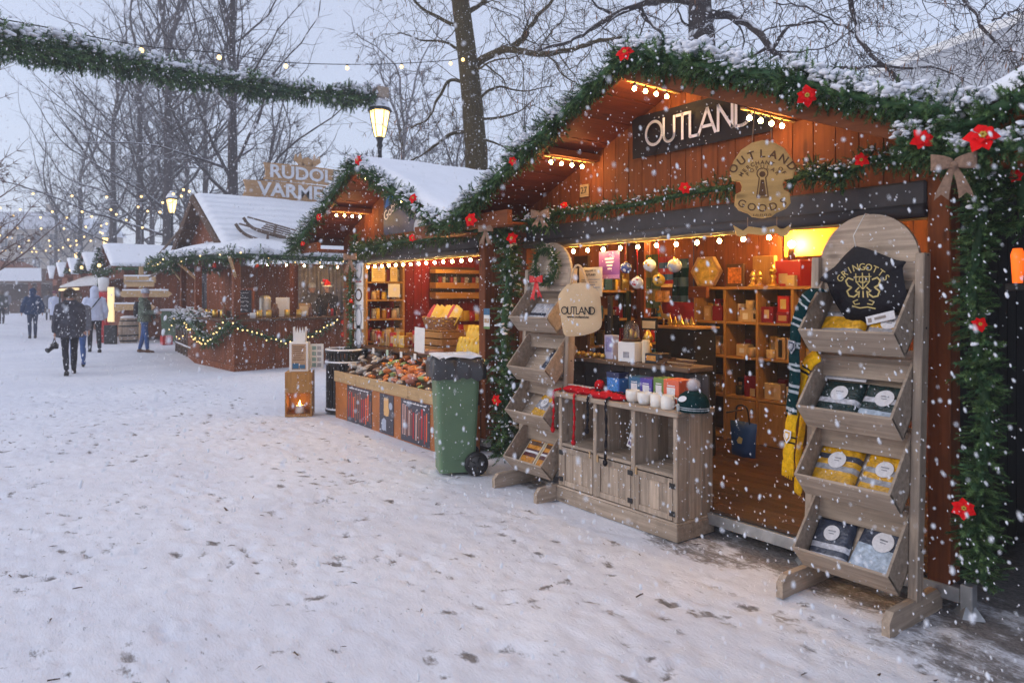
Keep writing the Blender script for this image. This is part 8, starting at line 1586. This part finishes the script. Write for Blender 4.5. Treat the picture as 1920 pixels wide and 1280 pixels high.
pcn = Mc @ Vector((0, -.02, .031)); cn = thing('lit_candle', 'white candle burning in the wooden crate lantern', 'candle', tuple(pcn)); b = MB(T(*pcn)); b.lathe([(.06, 0), (.065, .01), (.05, .1), (.045, .1), (.04, .08), (0, .08)], 16, cap=(True, False)); b.build('wax', mat('wax', (.75, .70, .66), .4), cn); b = MB(T(*pcn)); b.lathe([(.004, .09), (.012, .115), (.008, .14), (0, .165)], 10); b.build('flame', mat('flame', (1, .7, .3), .4, 0, emit=(1, .45, .10), estr=60), cn)
zt_ = h_ + .021; pw_ = thing('menu_box', 'white box with a kraft notice standing on the wooden crate lantern', 'notice box', M=Mc @ T(0, 0, zt_)); b = MB(); b.bx(-.12, .12, -.11, .11, zt_, zt_ + .38, .006, 0, Mc); b.build('box', M_white, pw_); Mf = Mc @ FACE((0, -.1105, zt_ + .19)); b = MB(); b.bx(-.09, .09, -.16, .17, 0, .003, .0005, 0, Mf); kn = b.build('kraft_notice', C_('kraft', (.40, .26, .15)), pw_); b = MB(); [b.bx(-.07, .07 - .02 * (k % 3), .13 - .028 * k, .138 - .028 * k, .003, .004, 0, 0, Mf) for k in range(7)]; b.build('notice_lines', M_brown, kn); b = MB(); b.bx(-.08, .0, -.15, -.08, .003, .0045, 0, 0, Mf); b.bx(.01, .08, -.15, -.10, .003, .0045, 0, 0, Mf); b.build('notice_pictures', m_bl, kn)
b = MB(); Mk_ = Mc @ T(0, 0, zt_ + .381); vs = []
cw = [(-.075, 0), (.075, 0), (.08, .20), (.06, .11), (.045, .20), (.028, .11), (.012, .20), (-.008, .11), (-.025, .20), (-.042, .11), (-.058, .20), (-.066, .11), (-.08, .20)]
for a in (0, PI / 2, PI, 3 * PI / 2): b.prism(cw, .071, .076, Mk_ @ RZ(a) @ FACE((0, 0, 0)))
tag(b.build('candle_holder', M_white), 'white crown shaped candle holder on top of the notice box', 'candle holder')
q = Mc @ Vector((.21, .05, zt_ + .19)); Ms3 = frame(q, tuple(RT + Vector((0, -.15, 0))), (0, 0, 1)); t = thing('leaflet_board', 'white leaflet board with small pictures beside the notice box', 'board', M=Ms3); b = MB(); b.bx(-.09, .09, -.16, .16, -.008, 0, .002, 0, Ms3); b.build('board', M_white, t)
b = MB(); [b.bx(-.065 + .07 * (k % 2), -.01 + .07 * (k % 2), .08 - .075 * (k // 2), .13 - .075 * (k // 2), 0, .0015, 0, k % 2, Ms3) for k in range(8)]; b.build('picture', [C_('teal_pic', (.25, .4, .4)), C_('grey_pic', (.35, .36, .38))], t); b = MB(); b.bx(-.0125, .0125, -.008 - .02, -.009, -.19, .0, .001, 0, Ms3 @ RX(0)); b.tube([Ms3 @ Vector((-.08, -.15, -.008)), Mc @ Vector((.12, 0, zt_ + .03))], .008, 6); b.build('bracket', M_white, t)
g = G(620, 778); sbp = (g.x - .08, g.y + .26, 0); sbn = thing('litter_bin', 'round black slatted litter bin with snow on its rims', 'litter bin', sbp); rb2 = .265; hb = .83
for i in range(30): a = 2 * PI * i / 30; b = MB() if i == 0 else b; b.bx(rb2 - .006, rb2 + .006, -.018, .018, .06, hb - .02, .002, 0, T(*sbp) @ RZ(a))
b.build('slats', M_iron, sbn); b = MB(T(*sbp)); b.lathe([(rb2 - .03, .02), (rb2 - .03, hb - .12)], 28); b.build('liner', M_dark, sbn)
for z in (.05, hb - .16, hb): b = MB(T(*sbp)); b.lathe([(rb2 + .007, z - .02), (rb2 + .018, z - .015), (rb2 + .018, z + .015), (rb2 - .012, z + .02), (rb2 - .012, z - .02)], 32); hp_ = b.build('hoop', M_iron, sbn); b = MB(T(*sbp)); b.lathe([(rb2 + .02, z + .016), (rb2 + .016, z + .032), (rb2 + .0, z + .036), (rb2 - .014, z + .024)], 32, cap=(False, False)); b.build('snow_cap', M_snow, hp_)
for i in range(3): a = 2 * PI * i / 3; b = MB(T(*sbp)); b.bx(rb2 * .7 * math.cos(a) - .03, rb2 * .7 * math.cos(a) + .03, rb2 * .7 * math.sin(a) - .03, rb2 * .7 * math.sin(a) + .03, 0, .06, .004); b.build('foot', M_iron, sbn)

# more bulbs deeper inside the two open stalls, and small wares
for (pl_, pr_, yf, lab) in ((PL1, PR1, Y1, 'second row of bulbs under the ceiling inside the OUTLAND stall'), (PL2, PR2, Y2, 'second row of bulbs under the ceiling inside the sweets stall')):
    for_y = yf + 1.25; P = [P3(pl_ + (pr_ - pl_) * u, for_y, 2.2) for u in (.1, .24, .38, .52, .66, .8, .92)]
    light_string([P3(pl_ + .05, for_y, 2.21), P3(pr_ - .05, for_y, 2.21)], P, lab, None, [M_black, M_bulbin], .016)
wd_ = random.Random(12); bx_m = [('cream', M_crm), ('maroon', M_mar), ('tan', M_tan), ('red', m_rd), ('black', M_blk), ('gold', M_brass), ('teal', m_bl)]
BD = {}
for nm, mt in bx_m:
    b = MB(); b.bx(-.5, .5, -.5, .5, 0, 1, .03); b.bx(-.3, .3, -.512, -.5, .25, .75, 0, 1); o = b.build('small_carton', [mt, M_crm if nm != 'cream' else M_mar], origin=(0, 0, 0)); BD[nm] = o.data; bpy.data.objects.remove(o)
def ware(p, w_, d_, h_, k, where):
    nm = bx_m[k % 7][0]; o = bpy.data.objects.new('small_carton', BD[nm]); COL.objects.link(o); o.location = p; o.scale = (w_, d_, h_); o.rotation_euler = (0, 0, wd_.uniform(-.25, .25)); tag(o, 'small ' + nm + ' carton ' + where, 'carton', 'small ' + nm + ' cartons ' + where)
for col in range(4):
    for row in (1, 2, 3):
        for q in range(4):
            ware(cub(col, row, .14 + .24 * q) + P3(0, .12, 0), wd_.uniform(.05, .085), .07, wd_.uniform(.09, .22), wd_.randrange(7), 'at the back of the cubby bookcase')
sv = thing('side_shelf', 'shallow side shelf of small cartons on the far wall of the OUTLAND stall', 'shelf', (PL1 + .15, Y1 + 1.3, .9))
ya, yb_ = Y1 + .6, Y1 + 2.0
for y in (ya, yb_): b = MB(); b.bx(PL1 + .01, PL1 + .2, y - .015, y + .015, .16, 1.95, .003); b.build('upright', WD['Z'], sv)
for z in (.85, 1.1, 1.35, 1.62):
    b = MB(); b.bx(PL1 + .01, PL1 + .2, ya + .016, yb_ - .016, z - .012, z + .012, .002); b.build('shelf_board', WH['Y'], sv); y = ya + .06
    while y < yb_ - .06: w_ = wd_.uniform(.06, .11); ware(P3(PL1 + .11, y, z + .0125), .10, w_, wd_.uniform(.09, .19), wd_.randrange(7), 'on the side shelf of the OUTLAND stall'); y += w_ + .03
for k in range(26): ware(P3(onY(700 + k * 3.0, 640, Y2 + .42).x, Y2 + .30 + .16 * (k % 2), z2), wd_.uniform(.07, .11), .07, wd_.uniform(.10, .24), wd_.choice((0, 2, 5, 3, 0, 5)), 'lined up on the sweets counter')
for k in range(16):
    b = MB(); q = LW(822 + (k % 8) * 10.5, 592 + 26 * (k // 8), .06); M = SIDE(q); b.pillow([(-.06, -.08), (.06, -.08), (.05, .08), (-.05, .08)], .03, M, rings=3); tag(b.build('yellow_pouch', M_yp if k % 3 else m_rd), ('yellow' if k % 3 else 'red') + ' pouch hung on the wall of the sweets stall', 'pouch', ('yellow' if k % 3 else 'red') + ' pouches on the wall of the sweets stall')
# ================================================================== snow in the air
def falling_snow():
    r = np.random.default_rng(77); b = MB(); tm = [lump_template(200 + i, 1, .75) for i in range(4)]
    n = 230000; t_ = .75 + (17 - .75) * r.random(n) ** .60; a = r.uniform(-1.0, 1.0, n); e = r.uniform(-.72, .62, n)
    F_, R2 = np.array(FW), np.array(RT); P = np.array(CAM) + t_[:, None] * (F_ + a[:, None] * R2 + e[:, None] * np.array((0, 0, 1.)))
    x, y, z = P.T; ok = (z > .02) & (z < 8)
    for xc, yf, hw in ((X1, Y1, 1.95), (X2, Y2, 1.95), (.62, 3.93, 1.95)):
        under = (np.abs(x - xc) < hw) & (y > yf - .62) & (y < yf + 2.6) & (z < 3.12 - .4 * np.abs(x - xc)); ok &= ~(under & (y > yf - .25)) ; ok &= ~(under & (r.random(n) < .35))
    ok &= ~((x > -24) & (x < -15.5) & (y > 4.3) & (z < 3))
    P = P[ok]; n = len(P); d = np.tile([[.45, -.25, -1.]], (n, 1)) + r.normal(size=(n, 3)) * .22; t_ = t_[ok]
    s = .00165 * np.exp(r.normal(size=n) * .45); s = np.minimum(s, .0065); s = np.where(t_ < 1.6, np.minimum(s, .0030), s) ; s3 = np.stack((s, s * r.uniform(.7, 1.1, n), s * r.uniform(1.7, 3.4, n)), 1); k = r.integers(0, 4, n)
    for i in range(4): q = k == i; scatter(b, *tm[i], P[q], rotz_to(d[q], r.uniform(0, 6, q.sum())), s3[q], smooth=True)
    o = b.build('falling_snow', M_flake, origin=(0, 0, 0)); o['kind'] = 'stuff'
falling_snow()
def debris():
    r = np.random.default_rng(5); n = 200; x = -9.5 + 9.5 * r.random(n); y = -.9 + 4.6 * r.random(n); b = MB()
    tv = np.array([(-.5, -.06, 0), (.5, -.03, .0), (.5, .04, .05), (-.5, .06, .06), (0, .0, .12)]); tf = [(0, 1, 4), (1, 2, 4), (2, 3, 4), (3, 0, 4)]
    d = np.tile([[0, 0, 1.]], (n, 1)) + r.normal(size=(n, 3)) * .12; s = r.uniform(.012, .05, n) * np.where(r.random(n) < .12, 1.7, 1)
    scatter(b, tv, tf, np.stack((x, y, np.full(n, .004)), 1), rotz_to(d, r.uniform(0, 6.3, n)), np.stack((s, s * r.uniform(.6, 2.2, n), s), 1)); o = b.build('fallen_twigs', mat('fallen_bits', (.085, .05, .03), .9, .5), origin=(0, 0, 0)); o['kind'] = 'stuff'
debris()
# ================================================================== haze of the snowfall
b = MB(); b.bx(-275, 275, -275, 275, -1.2, 24, 0); hz_ = b.build('haze', [], origin=(0, 0, 0)); hz_['kind'] = 'stuff'
m = bpy.data.materials.new('snow_haze'); m.use_nodes = True; nt = m.node_tree; nt.nodes.remove(nt.nodes['Principled BSDF']); pv = nt.nodes.new('ShaderNodeVolumePrincipled')
pv.inputs['Color'].default_value = (.96, .965, 1, 1); pv.inputs['Density'].default_value = .0032; pv.inputs['Anisotropy'].default_value = .1
nt.links.new(pv.outputs[0], nt.nodes['Material Output'].inputs['Volume']); hz_.data.materials.append(m); m.cycles.homogeneous_volume = True
scene.cycles.volume_max_steps = 32
